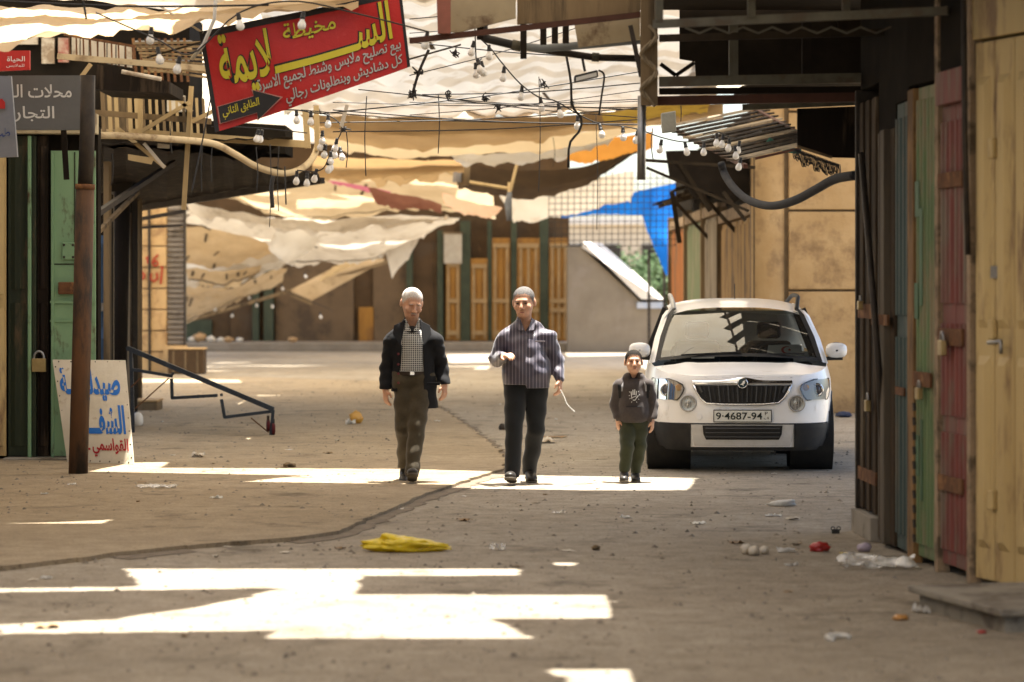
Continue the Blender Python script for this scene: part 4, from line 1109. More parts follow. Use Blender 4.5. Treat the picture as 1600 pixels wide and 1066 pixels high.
MB().bar(P(300, 500, 73.4), P(620, 405, 75), .08).build('awning_bar', TIMBER, t)
# debris on the far pavement
rg = random.Random(5)
for i, (x, y, w) in enumerate(((312, 531, 26), (330, 533, 18), (345, 534, 14), (358, 535, 16), (375, 536, 14), (300, 535, 16), (458, 537, 16))):
    c = P(x, y, 77.9); c.z = .23 + w * .3 * 77.9 / FPX
    mb = MB(); r = w * .5 * 77.9 / FPX
    ring = []
    for a in range(5):
        ring.append([c + Vector((cos(b * 1.05) * r * sin(a * pi / 4 + .01) * rg.uniform(.7, 1.2), sin(b * 1.05) * r * .6 * sin(a * pi / 4 + .01), r * .6 * cos(a * pi / 4) * rg.uniform(.7, 1.2))) for b in range(7)])
        ring[-1][6] = ring[-1][0]
    mb.grid(ring)
    tag(mb.build('rubbish_bag', WHB if i % 3 else M('tan_rag', (.4, .25, .12))), 'pale crumpled rubbish heaped on the far pavement' if i < 6 else 'lone white bag on the far pavement before the tan wall', 'rubbish', 'rubbish on the far pavement' if i < 6 else None)
# blue tarp
BLUE = CLOTH('blue_tarp_cloth', (.02, .20, .66), (.015, .14, .5), trans=.5)
t = thing('blue_tarp', P(1020, 340, 68), 'bright blue plastic tarp draped beside the rust-orange shopfront', 'tarp')
MB().grid(sheet([[(868, 340, 70), (920, 322, 70), (985, 304, 69.5), (1058, 286, 69)], [(880, 342, 70), (930, 338, 70), (990, 336, 69.5), (1058, 330, 69)]], wr=.05, seed=22)).build('roof_sheet', BLUE, t, smooth=True)
MB().grid(sheet([[(998, 322, 68.6), (1030, 312, 68.6), (1058, 300, 68.6)], [(1012, 362, 68.6), (1036, 356, 68.7), (1060, 345, 68.6)], [(1026, 398, 68.6), (1045, 395, 68.8), (1061, 388, 68.6)], [(1040, 430, 68.6), (1048, 434, 68.7), (1062, 420, 68.6)]], wr=.07, ws=1.5, seed=23, nu=20)).build('hanging_sheet', BLUE, t, smooth=True)
# wire mesh
t = thing('wire_mesh', P(955, 385, 58), 'square black wire mesh hanging before the blue tarp', 'mesh')
for k in range(21): MB().tube([P(858 + k * 9.9, 268 + (k % 3), 58), P(857 + k * 9.9, 386, 58)], .007, 5).build('wire', IRON, t)
for k in range(12): MB().tube([P(856, 280 + k * 9.6, 58.01), P(1057, 278 + k * 9.6, 58.01)], .007, 5).build('wire', IRON, t)
# thin sticks and dangling bits mid-lane
o = MB().tube([P(667, 252, 53), P(735, 285, 53), P(797, 295, 53)], .03, 8).build('bamboo_stick', LATH); tag(o, 'long pale stick propping the dark brown cloth', 'stick')
o = MB().tube([P(815, 228, 53), P(797, 300, 53)], .028, 8).build('bamboo_stick', LATH); tag(o, 'short pale stick meeting the long one under the dark cloth', 'stick')
t = thing('hanging_bundle', P(795, 345, 53), 'dark bundle hanging where the two pale sticks meet', 'bundle')
MB().tube([P(797, 296, 53), P(794, 318, 53), P(796, 345, 53)], [.03, .07, .05], 8).build('wrap', M('slate_cloth', (.16, .17, .18), (.1, .1, .11)), t, smooth=True)
MB().tube([P(797, 285, 53), P(796, 300, 53)], .04, 8).build('knot', LATH, t)
t = thing('rolled_shade', P(724, 290, 52), 'grey and brown rolled shade hanging at the left end of the dark cloth', 'shade')
MB().tube([P(716, 238, 52), P(714, 285, 52)], .08, 10).build('grey_roll', M('grey_roll_cloth', (.33, .31, .3), (.25, .23, .22)), t, smooth=True)
MB().tube([P(729, 238, 52.1), P(726, 290, 52.1)], .09, 10).build('brown_roll', TIMBER, t, smooth=True)

# ------------------------------------------------------------------ cables and string lights
BLKC = FLAT('black_cable', (.02, .018, .017), .5)
BULB = FLAT('frosted_bulb', (.72, .70, .66), .25, spec=.5)
SOCK = FLAT('black_socket', (.018, .017, .017), .45)
mb = MB().lathe([(.0, 0), (.016, 0), (.017, -.02), (.019, -.045), (.022, -.047), (.022, -.058), (.016, -.06)], (0, 0, 0), (0, 0, 1), 10)
SOCK_ME = mb.mesh('socket', SOCK, Vector((0, 0, 0)), True)
mb = MB().lathe([(.014, -.058), (.018, -.07), (.029, -.09), (.034, -.107), (.033, -.122), (.024, -.137), (.011, -.144), (.0, -.145)], (0, 0, 0), (0, 0, 1), 14)
BULB_ME = mb.mesh('bulb', BULB, Vector((0, 0, 0)), True)
def put_bulb(t, p, tilt=0.0, s=1.0):
    rel = Vector(p) - ORG[t.name]
    b = bpy.data.objects.new('bulb', BULB_ME); b.parent = t; b.location = rel; b.rotation_euler = (tilt * .7, tilt, 0); b.scale = (s, s, s); COL.objects.link(b)
    k = bpy.data.objects.new('socket', SOCK_ME); k.parent = b; COL.objects.link(k)
def string(label, path, bulbs, r=.006, s=1.0):
    """path and bulb tops in photo pixels with distance"""
    t = thing('string_light', P(*path[len(path) // 2]), label, 'string light')
    MB().tube(resample([P(*q) for q in path], max(12, 4 * len(path))), r, 6).build('cable', BLKC, t, smooth=True)
    rg = random.Random(len(path) * 7 + len(bulbs))
    for q in bulbs: put_bulb(t, P(*q), rg.uniform(-.25, .25), s * .9)
main = [(738, 50, 23.5), (765, 74, 23.7), (784, 98, 24), (812, 130, 24.3), (842, 152, 24.6), (868, 158, 24.8), (902, 178, 25), (936, 193, 25.3), (970, 197, 25.6), (1000, 203, 25.9), (1034, 215, 26.2), (1072, 222, 26.5), (1110, 216, 26.8)]
string('main bulb string swooping down to the right canopy post', main, [(741, 64, 23.6), (764, 70, 23.7), (788, 104, 24), (816, 134, 24.4), (844, 152, 24.6), (872, 162, 24.8), (903, 180, 25), (937, 194, 25.3), (973, 198, 25.6), (997, 203, 25.9), (1034, 218, 26.2), (1070, 222, 26.5)])
string('three bulbs bunched together beside the main bulb string', [(742, 40, 23.2), (744, 92, 23.2), (748, 96, 23.3), (752, 92, 23.4)], [(746, 92, 23.2), (752, 96, 23.4), (743, 98, 23.3)])
string('bulb string crossing in front of the cream tarp and banner top', [(150, 20, 21), (246, 62, 20.8), (300, 84, 20.6), (374, 20, 20.5), (460, 2, 20.5), (560, 22, 20.6), (670, 50, 20.8)], [(246, 74, 20.8), (281, 88, 20.7), (372, 20, 20.5), (474, 18, 20.5), (668, 50, 20.8), (237, 42, 20.9)])
string('bulb string bunched below the red banner at the cream duct', [(430, 172, 26), (462, 172, 26), (486, 176, 26), (512, 180, 26), (534, 198, 26), (526, 222, 26), (515, 244, 26), (506, 262, 26), (494, 268, 26), (480, 268, 26), (464, 266, 26)],
       [(463, 172, 26), (486, 174, 26), (513, 178, 26.1), (504, 204, 26), (503, 214, 26), (527, 216, 26), (524, 226, 26.1), (509, 226, 26), (517, 236, 26), (513, 249, 26), (519, 246, 26.1), (495, 264, 26), (480, 270, 26), (464, 267, 26), (531, 230, 26.2)])
string('cluster of bulbs under the slatted right canopy', [(1098, 210, 27), (1120, 206, 27), (1150, 216, 27.2), (1190, 205, 27.4)], [(1120, 208, 27), (1130, 210, 27.1), (1140, 216, 27), (1156, 220, 27.2), (1148, 228, 27.1), (1158, 246, 27.2), (1100, 222, 26.9)])
string('pair of bulbs lying over the cream beam below the banner', [(330, 198, 27.5), (400, 200, 27.5), (480, 208, 27.5)], [(404, 202, 27.5), (410, 203, 27.6)])
string('row of small bulbs strung under the far collapsed awning', [(300, 470, 72.5), (360, 465, 72.7), (420, 450, 72.9), (470, 465, 73), (520, 485, 73.2)], [(340, 462, 72.6), (336, 476, 72.6), (364, 486, 72.7), (388, 458, 72.8), (400, 470, 72.8), (424, 472, 72.9), (440, 444, 72.9), (476, 425, 73), (500, 488, 73)], .01, 1.3)
def cable(path, label, r=.0045, group='thin cables strung over the lane', mat=BLKC):
    pts = [P(*q) for q in path]
    if len(pts) == 2:
        m = (pts[0] + pts[1]) / 2; m.z -= (pts[1] - pts[0]).length * .012; pts = [pts[0], m, pts[1]]
    tag(MB().tube(resample(pts, 16), r, 5).build('overhead_cable', mat, smooth=True), label, 'cable', group)
rg = random.Random(11)
LC = 'thin black cable strung across the lane under the white tarp'
for a, b in (((500, 192), (1010, 168)), ((520, 160), (1010, 158)), ((500, 178), (1000, 112)), ((560, 140), (1010, 172)), ((640, 66), (1000, 92)), ((640, 146), (1000, 184)), ((470, 172), (820, 192)),
             ((520, 206), (1010, 186)), ((700, 158), (1010, 168)), ((640, 118), (900, 44)), ((660, 148), (1000, 130)), ((640, 52), (760, 40)), ((640, 30), (790, 12)), ((640, 160), (1005, 155)), ((640, 180), (1010, 140)), ((520, 172), (1010, 195))):
    d = rg.uniform(24, 30)
    cable([(*a, d), (*b, d + rg.uniform(-1, 2))], LC, rg.choice((.004, .005, .006)))
LH = 'thin wire dangling straight down under the tarps'
for x, y0, y1, d in ((685, 148, 240, 27), (842, 120, 300, 30), (931, 180, 360, 33), (573, 150, 275, 27), (541, 205, 262, 27), (864, 215, 262, 45), (1020, 200, 250, 28), (422, 225, 355, 30), (436, 228, 330, 30), (400, 230, 300, 29), (332, 225, 285, 30), (317, 222, 300, 30), (175, 240, 290, 28.5), (1064, 165, 190, 27), (268, 190, 240, 30)):
    cable([(x, y0, d), (x + rg.uniform(-3, 3), (y0 + y1) / 2, d), (x + rg.uniform(-2, 2), y1, d)], LH, .005, 'wires dangling under the tarps')
cable([(670, 78, 23), (655, 112, 23), (645, 145, 23)], 'twisted rope with knots hanging left of the main bulb string', .012, None)
cable([(885, 88, 22), (892, 128, 22), (894, 165, 22), (908, 185, 22), (905, 205, 22), (890, 225, 22), (888, 262, 22)], 'wavy black cable dangling below the floodlight pipe', .010, None)
cable([(935, 110, 22), (944, 118, 22), (940, 150, 22), (936, 180, 22)], 'short black lead dangling from the floodlight', .008, None)
for x, y, d in ((653, 112, 23), (645, 145, 23), (780, 166, 25), (848, 130, 25), (537, 200, 26), (760, 152, 25), (700, 149, 25), (712, 82, 24)):
    t = thing('cable_knot', P(x, y, d), 'tangled knot of wire tied on a cable under the white tarp', 'knot', 'wire knots on the cables')
    mb = MB(); p = P(x, y, d)
    for k in range(6):
        v = [Vector((rg.gauss(0, .02), rg.gauss(0, .015), rg.gauss(-.01, .022))) for _ in range(4)]
        mb.tube(resample([p + q for q in v], 8), .005, 5)
    mb.build('wire', BLKC, t)
tag(MB().prism([P(530, 196, 25.9), P(540, 163, 25.9), P(545, 165, 25.9), P(536, 200, 25.9)], (0, 1, 0), .01).build('paper_strip', WHB), 'white strip of plastic tied above the bunched bulbs', 'strip')
# crossing ropes, tops of cables at left
for a, b, d in (((0, 2), (420, 8), 20.5), ((130, 0), (135, 30), 20.5), ((330, 150), (300, 300), 29), ((445, 260), (447, 320), 30)):
    cable([(*a, d), (*b, d)], 'dark cord hanging near the left tarp and balcony', .008, 'cords by the left tarp')
tag(MB().tube(resample([P(427, 275, 30), P(424, 295, 30), P(426, 325, 30)], 10), .022, 8).build('hose_end', BLKC, smooth=True), 'stub of black hose hanging from the cream duct', 'hose')

# ------------------------------------------------------------------ right-hand canopy
DTIM = M('shaded_timber', (.04, .03, .02), (.022, .017, .012), rough=.85, scale=5, streak=.15, spec=.04)  # darker copy of the timber, colour carries the shade under the canopy
GRNB = M('grey_green_beam', (.115, .105, .075), (.07, .064, .047), rough=.7, scale=5, stain=(.08, .06, .04), ss=5)
DRD = M('dark_red_beam', (.085, .035, .022), (.055, .024, .016), rough=.7, scale=5)
PLK = M('stained_plank', (.36, .29, .18), (.27, .21, .13), rough=.8, scale=3, stain=(.15, .1, .06), ss=3)
DRK = M('dark_board', (.026, .02, .015), (.016, .013, .01), rough=.85, scale=4, spec=.04)  # near-black base tone for boards
t = thing('iron_canopy', P(1180, 160, 20.3), 'dark iron frame canopy jutting out from the right-hand shops', 'canopy')
d1, d2 = 17.2, 20.3
pbar(t, 'beam', (1022, 38, d1 + .6), (1482, 17, d1 - .2), 13, GRNB); pbar(t, 'beam', (1030, 60, d1 + 2.2), (1400, 50, d1 + 2), 11, DTIM)
for x, y in ((1030, 35), (1174, 28), (1322, 22)): pbar(t, 'upright', (x, y, d1 + .3), (x, -60, d1 + .3), 12, GRNB)
pbar(t, 'beam', (1030, 128, d2), (1345, 122, d2), 15, GRNB); pbar(t, 'beam', (1022, 158, d2 + .1), (1345, 152, d2 + .1), 14, DRD); pbar(t, 'beam', (1030, 143, d2 + .4), (1345, 140, d2 + .4), 10, DRK)
for x in (1146, 1260): pbar(t, 'upright', (x, 128, d2 + .15), (x, 30, d2 + .15), 14, GRNB if x < 1200 else DRK)
for k in range(7):
    x = 1070 + k * 46; pbar(t, 'lattice_bar', (x, 43, d1 + .8), (x + 23, 52, d1 + .8), 3, GRNB); pbar(t, 'lattice_bar', (x + 23, 52, d1 + .8), (x + 46, 42, d1 + .8), 3, GRNB)
pbar(t, 'beam', (1160, 168, d2 + 1.2), (1340, 160, d2 + 1.2), 9, GRNB)
pbar(t, 'post', (1014, -40, d2), (1014, 165, d2), 26, TIMBER); MB().tube([P(1003, 150, d2), P(1002, 281, d2)], .030, 12).build('pipe', STEEL, t, smooth=True)
for k in range(14):
    a = k * .9; MB().tube(resample([P(1014 + 11 * sin(a), 40 + k * 8, d2 - .08), P(1014 + 13 * sin(a + 1), 52 + k * 8, d2 - .1), P(1014 + 10 * sin(a + 2), 62 + k * 8, d2 - .08)], 6), .012, 5).build('rope', M('dirty_rope', (.25, .19, .12), (.17, .13, .08)), t)
# canopy roof boards
for k in range(16):
    y = 12.5 + k * 1.25
    MB().box((.92 if y < 22.4 else 2.5, y + .02, 3.86 + .02 * (k % 2)), (3.3 if y < 20 else 5.6, y + 1.24, 3.89 + .02 * (k % 2))).build('roof_board', DRK, t)
for y in (14, 16, 18.6, 22.5, 25, 28, 31): MB().box((1.0 if y < 22.4 else 2.55, y, 3.72), (3.2 if y < 20 else 5.2, y + .09, 3.84)).build('rafter', DTIM, t)
MB().prism([P(1062, -60, 22.6), P(1345, -60, 22.6), P(1345, 128, 22.6), P(1088, 128, 22.6), P(1086, 96, 22.6), P(1062, 92, 22.6)], (0, 1, 0), .04).build('dark_infill_board', DRK, t)  # dark board added to fill in the shade under the canopy
pbar(t, 'brace', (985, 40, d2), (1002, 120, d2), 7, IRON); pbar(t, 'brace', (1032, 100, d2 + .2), (1056, 118, d2 + .2), 6, DRK); pbar(t, 'brace', (1056, 118, d2 + .2), (1085, 98, d2 + .2), 6, DRK)
# planks and rust rail over the lane
t = thing('plank_shelf', P(820, 40, 20.5), 'weathered plank shelf and red rail jutting from the right canopy', 'shelf')
pbar(t, 'rail', (640, 64, 20.4), (1010, 22, 20.4), 9, DRD)
MB().prism([P(704, -10, 20.6), P(806, -10, 20.6), P(806, 28, 20.6), P(718, 50, 20.6), P(704, 50, 20.6)], (0, 1, 0), .05).build('plank', PLK, t)
MB().prism([P(808, -10, 20.7), P(1000, -10, 20.7), P(1000, 24, 20.7), P(808, 38, 20.7)], (0, 1, 0), .05).build('plank', TIMBER, t)
MB().prism([P(897, 34, 20.6), P(1000, 24, 20.6), P(1000, 62, 20.6), P(904, 74, 20.6)], (0, 1, 0), .05).build('plank', PLK, t)
MB().prism([P(682, -8, 20.3), P(704, -8, 20.3), P(704, 52, 20.3), P(684, 52, 20.3)], (0, 1, 0), .08).build('end_block', M('red_brown_block', (.28, .10, .07), (.2, .08, .055)), t)
for x, y0, y1 in ((818, 38, 92), (849, 36, 70), (867, 35, 68), (884, 34, 68), (750, 30, 62)): pbar(t, 'hanger', (x, y0, 20.7), (x, y1, 20.7), 10, DRK)
t = thing('steel_pipe', P(880, 75, 21), 'grey jointed pipe running below the plank shelf', 'pipe')
MB().tube(resample([P(756, 40, 21), P(757, 58, 21), P(775, 64, 21), P(810, 72, 21)], 12), .032, 10).build('black_elbow', BLKC, t, smooth=True)
MB().tube([P(806, 72, 21), P(850, 76, 21), P(1010, 62, 21)], .030, 10).build('grey_pipe', M('grey_pipe_paint', (.26, .28, .29), (.2, .215, .22)), t, smooth=True)
MB().tube([P(806, 72, 21), P(930, 90, 21.1), P(1008, 92, 21.1)], .026, 10).build('lower_pipe', IRON, t, smooth=True)
MB().tube([P(800, 70, 20.98), P(814, 73, 20.98)], .040, 10).build('coupling', GRNB, t, smooth=True); MB().tube([P(925, 89, 21.08), P(936, 90, 21.08)], .034, 10).build('coupling', GRNB, t, smooth=True)
t = thing('flood_lamp', P(915, 112, 21), 'small black floodlight hanging under the grey pipe', 'lamp')
MB().prism([P(897, 118, 21), P(934, 109, 21), P(935, 120, 21), P(897, 129, 21)], (0, 1, 0), .09).build('housing', SOCK, t, bevel=.01)
MB().prism([P(900, 121, 20.985), P(932, 113, 20.985), P(932.5, 119, 20.985), P(900, 127, 20.985)], (0, -1, 0), .006).build('lens', BULB, t)
pbar(t, 'bracket', (910, 92, 21), (914, 112, 21), 4, SOCK)
# grey box, hanging sheet, hose, fringe
tag(MB().prism([P(1033, 177, 24), P(1056, 173, 24), P(1057, 205, 24), P(1035, 208, 24)], (0, 1, 0), .1).build('junction_box', M('grey_box_paint', (.36, .37, .33), (.3, .3, .27)), bevel=.01), 'pale grey box fixed behind the canopy pipe', 'box')
t = thing('plywood_sheet', P(1290, 248, 21), 'black plywood panel hanging under the iron canopy', 'panel')
MB().prism([P(1246, 170, 21), P(1336, 166, 21), P(1336, 247, 21), P(1300, 246, 21), P(1246, 230, 21)], (0, 1, 0), .04).build('sheet', BLK, t)
pbar(t, 'batten', (1246, 229, 20.97), (1300, 246, 20.97), 4, TIMBER)
hp = [(1127, 255, 27), (1132, 272, 27), (1145, 292, 26.5), (1165, 310, 25.8), (1190, 320, 25), (1215, 321, 24.2), (1245, 312, 23.4), (1275, 296, 22.6), (1305, 280, 21.8), (1338, 274, 21)]
o = MB().tube(resample([P(*q) for q in hp], 48), .036, 10).build('black_hose', M('black_hose_rubber', (.022, .022, .024), (.03, .03, .032), rough=.85, bump=.05, spec=.15), smooth=True)
tag(o, 'thick black hose sagging in front of the ochre wall', 'hose')
rg = random.Random(4)
t = thing('wire_fringe', P(1280, 262, 23.5), 'fringe of looped black wire under the black panel', 'wire')
for k in range(34):
    x = 1241 + k * 2.1; y = 232 + k * .75
    h = rg.uniform(14, 26)
    MB().tube(resample([P(x, y, 23.5), P(x - 2, y + h * .6, 23.5), P(x + 1, y + h, 23.5), P(x + 3, y + h * .5, 23.5), P(x + 2, y, 23.5)], 10), .004, 4).build('loop', BLKC, t)
# slatted canopy further back
t = thing('slatted_canopy', P(1150, 230, 30), 'slatted board canopy sloping under the iron frame', 'canopy')
for k in range(13):
    f = k / 12; d = 34 - 6 * f
    a = P(1040 + 105 * f, 198 + 52 * f, d); b = P(1190 + 75 * f, 168 + 54 * f, d + 1.2)
    MB().bar(a, b, .15, .02).build('slat', BLK if k % 4 else GYB, t)  # every fourth slat paler, its colour standing in for a lit slat
pbar(t, 'bearer', (1058, 205, 33.6), (1165, 260, 27.8), 6, DRD); pbar(t, 'bearer', (1180, 172, 35), (1290, 232, 29), 6, DRD)
pbar(t, 'bearer', (1180, 248, 28), (1250, 232, 28), 4, DRD)
tag(MB().tube(resample([P(1200, 218, 30), P(1215, 228, 30), P(1235, 235, 30), P(1252, 236, 30)], 12), .03, 8).build('green_hose', M('green_hose_rubber', (.03, .10, .08), (.02, .08, .06)), smooth=True), 'short green hose curling below the slatted canopy', 'hose')
o = MB().prism([P(1040, 236, 40), P(1168, 232, 40), P(1172, 300, 40), P(1140, 322, 40), P(1110, 300, 40), P(1086, 312, 40), P(1066, 286, 40), P(1046, 276, 40)], (0, 1, 0), .03).build('dark_backdrop', DRK)  # dark sheet added to stand in for shade below the slats
tag(o, 'ragged black canvas added for the shade under the slatted board canopy', 'canvas')
# struts towards the far blue tarp
t = thing('timber_brace', P(1090, 320, 34), 'dark timber struts carrying the slatted canopy before the side shops', 'strut')
for a, b, w in (((1010, 262, 36), (1170, 330, 36), 6), ((1060, 252, 40), (1110, 330, 40), 10), ((1130, 300, 38), (1165, 345, 38), 8), ((1000, 250, 36), (1180, 262, 36), 7), ((1050, 300, 44), (1062, 380, 44), 10)): pbar(t, 'strut', a, b, w * .7, DTIM)

# ------------------------------------------------------------------ parked white car
def car_paint():
    m, t, b = nodes_of('dusty_white_paint')
    v = vec_of(t)
    f, _ = noise_fac(t, v, 2.2, .35, .7, 6)
    col = mixc(t, f, (.86, .85, .83), (.78, .76, .72))
    f2, _ = noise_fac(t, v, 7, .58, .78, 8, .75)
    col = mixc(t, f2, col, (.62, .57, .49))
    t.links.new(col, b.inputs['Base Color'])
    b.inputs['Roughness'].default_value = .38
    b.inputs['Coat Weight'].default_value = .6
    b.inputs['Coat Roughness'].default_value = .12
    return m
PAINT = car_paint()
PLAS = M('black_bumper_plastic', (.022, .022, .023), (.035, .033, .03), rough=.6, scale=9, bump=.1)
CHRM = FLAT('chrome_trim', (.7, .7, .7), .12, 1.0)
SILV = FLAT('silver_trim', (.42, .41, .39), .4, .3)
TYRE = M('tyre_rubber', (.022, .021, .02), (.04, .037, .033), rough=.85, scale=12)
SEAT = M('dark_seat_cloth', (.03, .03, .032), (.045, .044, .044), rough=.9, scale=20)
def glass(name, tint, gl=.0):
    m, t, b = nodes_of(name); t.nodes.remove(b)
    tr = t.nodes.new('ShaderNodeBsdfTransparent'); tr.inputs[0].default_value = rgb(tint)
    g = t.nodes.new('ShaderNodeBsdfGlossy'); g.inputs['Roughness'].default_value = .03; g.inputs[0].default_value = (1, 1, 1, 1)
    df = t.nodes.new('ShaderNodeBsdfDiffuse'); df.inputs[0].default_value = (.4, .35, .28, 1)
    fr = t.nodes.new('ShaderNodeFresnel'); fr.inputs[0].default_value = 1.75
    mx = t.nodes.new('ShaderNodeMixShader'); mx2 = t.nodes.new('ShaderNodeMixShader'); mx2.inputs[0].default_value = gl
    t.links.new(fr.outputs[0], mx.inputs[0]); t.links.new(tr.outputs[0], mx.inputs[1]); t.links.new(g.outputs[0], mx.inputs[2])
    t.links.new(mx.outputs[0], mx2.inputs[1]); t.links.new(df.outputs[0], mx2.inputs[2])
    t.links.new(mx2.outputs[0], t.nodes['Material Output'].inputs[0])
    return m
GLS = glass('car_glass', (.46, .50, .48), .03)
LGL = glass('lamp_glass', (.9, .9, .9), .03)
car = thing('parked_car', (0, 0, 0), 'dusty white estate car parked beside the right-hand shops, facing the lane', 'car')
ORG[car.name] = Vector((0, 0, 0))
def interp(xs, ys, x):
    return float(np.interp(x, xs, ys))
CZ = [.20, .30, .42, .52, .66, .78, .86, .93, 1.00, 1.06]
CY = [.10, .045, .005, .0, .015, .045, .075, .15, .22, .26]
CW = [.82, .865, .885, .892, .895, .892, .885, .868, .85, .83]
def y0f(z): return interp(CZ, CY, z)
def wf(z): return interp(CZ, CW, z)
LEN, NEXP = 2.10, 4.6
def plan(t, z):
    """t 0 = nose centre, 1 = tail centre, right half of the outline"""
    a = -pi / 2 + pi * t
    c, s_ = cos(a), sin(a)
    w = wf(z); L = LEN - y0f(z) * .6
    x = w * abs(c) ** (2 / NEXP); y = LEN + (1 if s_ > 0 else -1) * L * abs(s_) ** (2 / NEXP)
    return x, y
def yfront(x, z):
    w = wf(z); L = LEN - y0f(z) * .6
    q = min(abs(x) / w, .9995)
    return LEN - L * (1 - q ** NEXP) ** (1 / NEXP)
def rim(y): return .895 + .125 * min(1, max(0, (y - .02) / 1.05)) ** .8 + .03 * min(1, max(0, (y - 1.2) / 2.5))
TS = [0, .02, .05, .09, .14, .18, .215, .25, .28, .31, .35, .40, .45, .5, .55, .6, .66, .72, .78, .84, .9, .95, 1.0]
TS = sorted(set(TS + [.2, .23, .265, .295]))
def shell_pt(t, s_):
    x, y = plan(t, .6)
    z = .24 + (rim(y) - .24) * s_
    x, y = plan(t, z)
    return x, y, z
rows = []
NS = 16
for i in range(NS + 1):
    s_ = i / NS
    r = [shell_pt(t_, s_) for t_ in TS]
    rows.append([(-p[0], p[1], p[2]) for p in r[::-1]][:-1] + [(p[0], p[1], p[2]) for p in r])
# wheel arches: leave out the shell where the arch is
mb = MB().grid(rows)
keep = []
for f in mb.f:
    c = sum((mb.v[i] for i in f), Vector()) / len(f)
    if abs(c.x) > .70 and min((Vector((c.y - .86, c.z - .33)).length), Vector((c.y - 3.42, c.z - .33)).length) < .385: continue
    keep.append(f)
mb.f = keep
body = mb.build('body', PAINT, car, smooth=True)
# bonnet
rows = []
rt = [shell_pt(t_, 1.0) for t_ in [0.0, .03, .07, .11, .15, .18, .2, .215, .23, .245, .26, .275, .29, .305, .32, .335]]
for p in rt:
    row = []
    for j in range(-14, 15):
        u = j / 14
        k = min(1, max(0, (p[1] - .2) / .8))
        z = p[2] + .012 * (1 - u * u) + .055 * (1 - abs(u) ** 2.6) * k + .014 * math.exp(-((abs(u) - .62) / .09) ** 2) * min(1, max(0, (p[1] - .25) / .3)) 
        row.append((p[0] * u, yfront(p[0] * u, .95) if p[1] < .02 else p[1] - .03 * (1 - u * u) * k, z))
    rows.append(row)
bon = MB().grid(rows).build('bonnet', PAINT, car, smooth=True)
# roof, pillars, glass
WB = lambda u: Vector((.75 * u, 1.02 - .16 * (1 - u * u), 1.035 + .045 * (1 - u * u)))
WT = lambda u: Vector((.605 * u, 1.80 - .10 * (1 - u * u), 1.475 + .035 * (1 - u * u)))
def wsh(u, v): return WB(u).lerp(WT(u), v) + Vector((0, -.035, .03)) * (4 * v * (1 - v)) * .6
MB().grid([[wsh(j / 10, i / 8) for j in range(-10, 11)] for i in range(9)]).build('windscreen', GLS, car, smooth=True)
MB().grid([[wsh(j / 10, v) + Vector((0, -.004, .003)) for j in range(-10, 11)] for v in (-.045, .012)]).build('windscreen_seal', PLAS, car, smooth=True)
rows = []
for i in range(13):
    v = i / 12
    y = 1.74 + 2.2 * v
    row = []
    for j in range(-12, 13):
        u = j / 12
        hw = .635 + .03 * sin(v * pi)
        zc = 1.50 + .105 * sin(min(1, v * 1.9 + .12) * pi / 2) - .05 * max(0, v - .6)
        row.append((hw * (abs(u) ** .9) * (1 if u >= 0 else -1), (y - .09 * (1 - u * u) * (1 - v)), zc - .065 * abs(u) ** 3.2 - .012 * u * u))
    rows.append(row)
MB().grid(rows).build('roof', PAINT, car, smooth=True)
for s_ in (-1, 1):
    a = [Vector((s_ * .80, .98, 1.0)), Vector((s_ * .745, 1.32, 1.235)), Vector((s_ * .665, 1.70, 1.45)), Vector((s_ * .625, 1.86, 1.50))]
    b = [Vector((s_ * .75, 1.0, 1.03)), Vector((s_ * .69, 1.36, 1.26)), Vector((s_ * .612, 1.74, 1.468)), Vector((s_ * .58, 1.86, 1.52))]
    MB().grid([a, b]).build('pillar', PLAS, car, smooth=True)
    a2 = [p + Vector((s_ * .055, .06, -.012)) for p in a]
    MB().grid([a2, a]).build('pillar', PAINT, car, smooth=True)
    sill = [Vector((s_ * .845, 1.0, 1.0)), Vector((s_ * .85, 1.9, 1.03)), Vector((s_ * .84, 3.0, 1.06)), Vector((s_ * .80, 3.95, 1.08))]
    top = [Vector((s_ * .70, 1.66, 1.42)), Vector((s_ * .655, 1.98, 1.50)), Vector((s_ * .655, 3.0, 1.52)), Vector((s_ * .63, 3.85, 1.46))]
    MB().grid([sill, top]).build('side_window', GLS, car, smooth=True)
    MB().grid([[p + Vector((0, 0, .0)) for p in top], [p + Vector((-s_ * .03, 0, .035)) for p in top]]).build('roof_frame', PAINT, car, smooth=True)
    for y in (2.15, 3.1):
        MB().bar((s_ * .848, y, 1.02), (s_ * .662, y - .02, 1.5), .09, .02).build('pillar', PLAS, car)
    MB().tube(resample([Vector((s_ * .60, 1.84, 1.50)), Vector((s_ * .615, 1.95, 1.575)), Vector((s_ * .63, 2.2, 1.625)), Vector((s_ * .63, 3.2, 1.63)), Vector((s_ * .60, 3.8, 1.55))], 24), .021, 8).build('roof_rail', SILV if s_ < 0 else PLAS, car, smooth=True)
    # mirror
    mr = MB()
    c = Vector((s_ * .945, 1.16, 1.11))
    prof = [(0.01, -.05), (.055, -.045), (.085, -.015), (.09, .03), (.085, .06)]
    rws = []
    for r, h in prof:
        rws.append([c + Vector(((abs(cos(a)) ** .7 * (1 if cos(a) > 0 else -1)) * r * 1.15, h, (abs(sin(a)) ** .7 * (1 if sin(a) > 0 else -1)) * r * .82)) for a in [2 * pi * k / 16 for k in range(17)]])
    m_ = mr.grid(rws).build('door_mirror', PAINT, car, smooth=True)
    MB().bar(c + Vector((-s_ * .18, .03, -.08)), c + Vector((s_ * .06, .02, -.075)), .06, .035).build('mirror_foot', PLAS, m_)
    MB().lathe([(.08, .062), (0, .063)], c, (0, 1, 0), 16).build('mirror_glass', CHRM, m_)
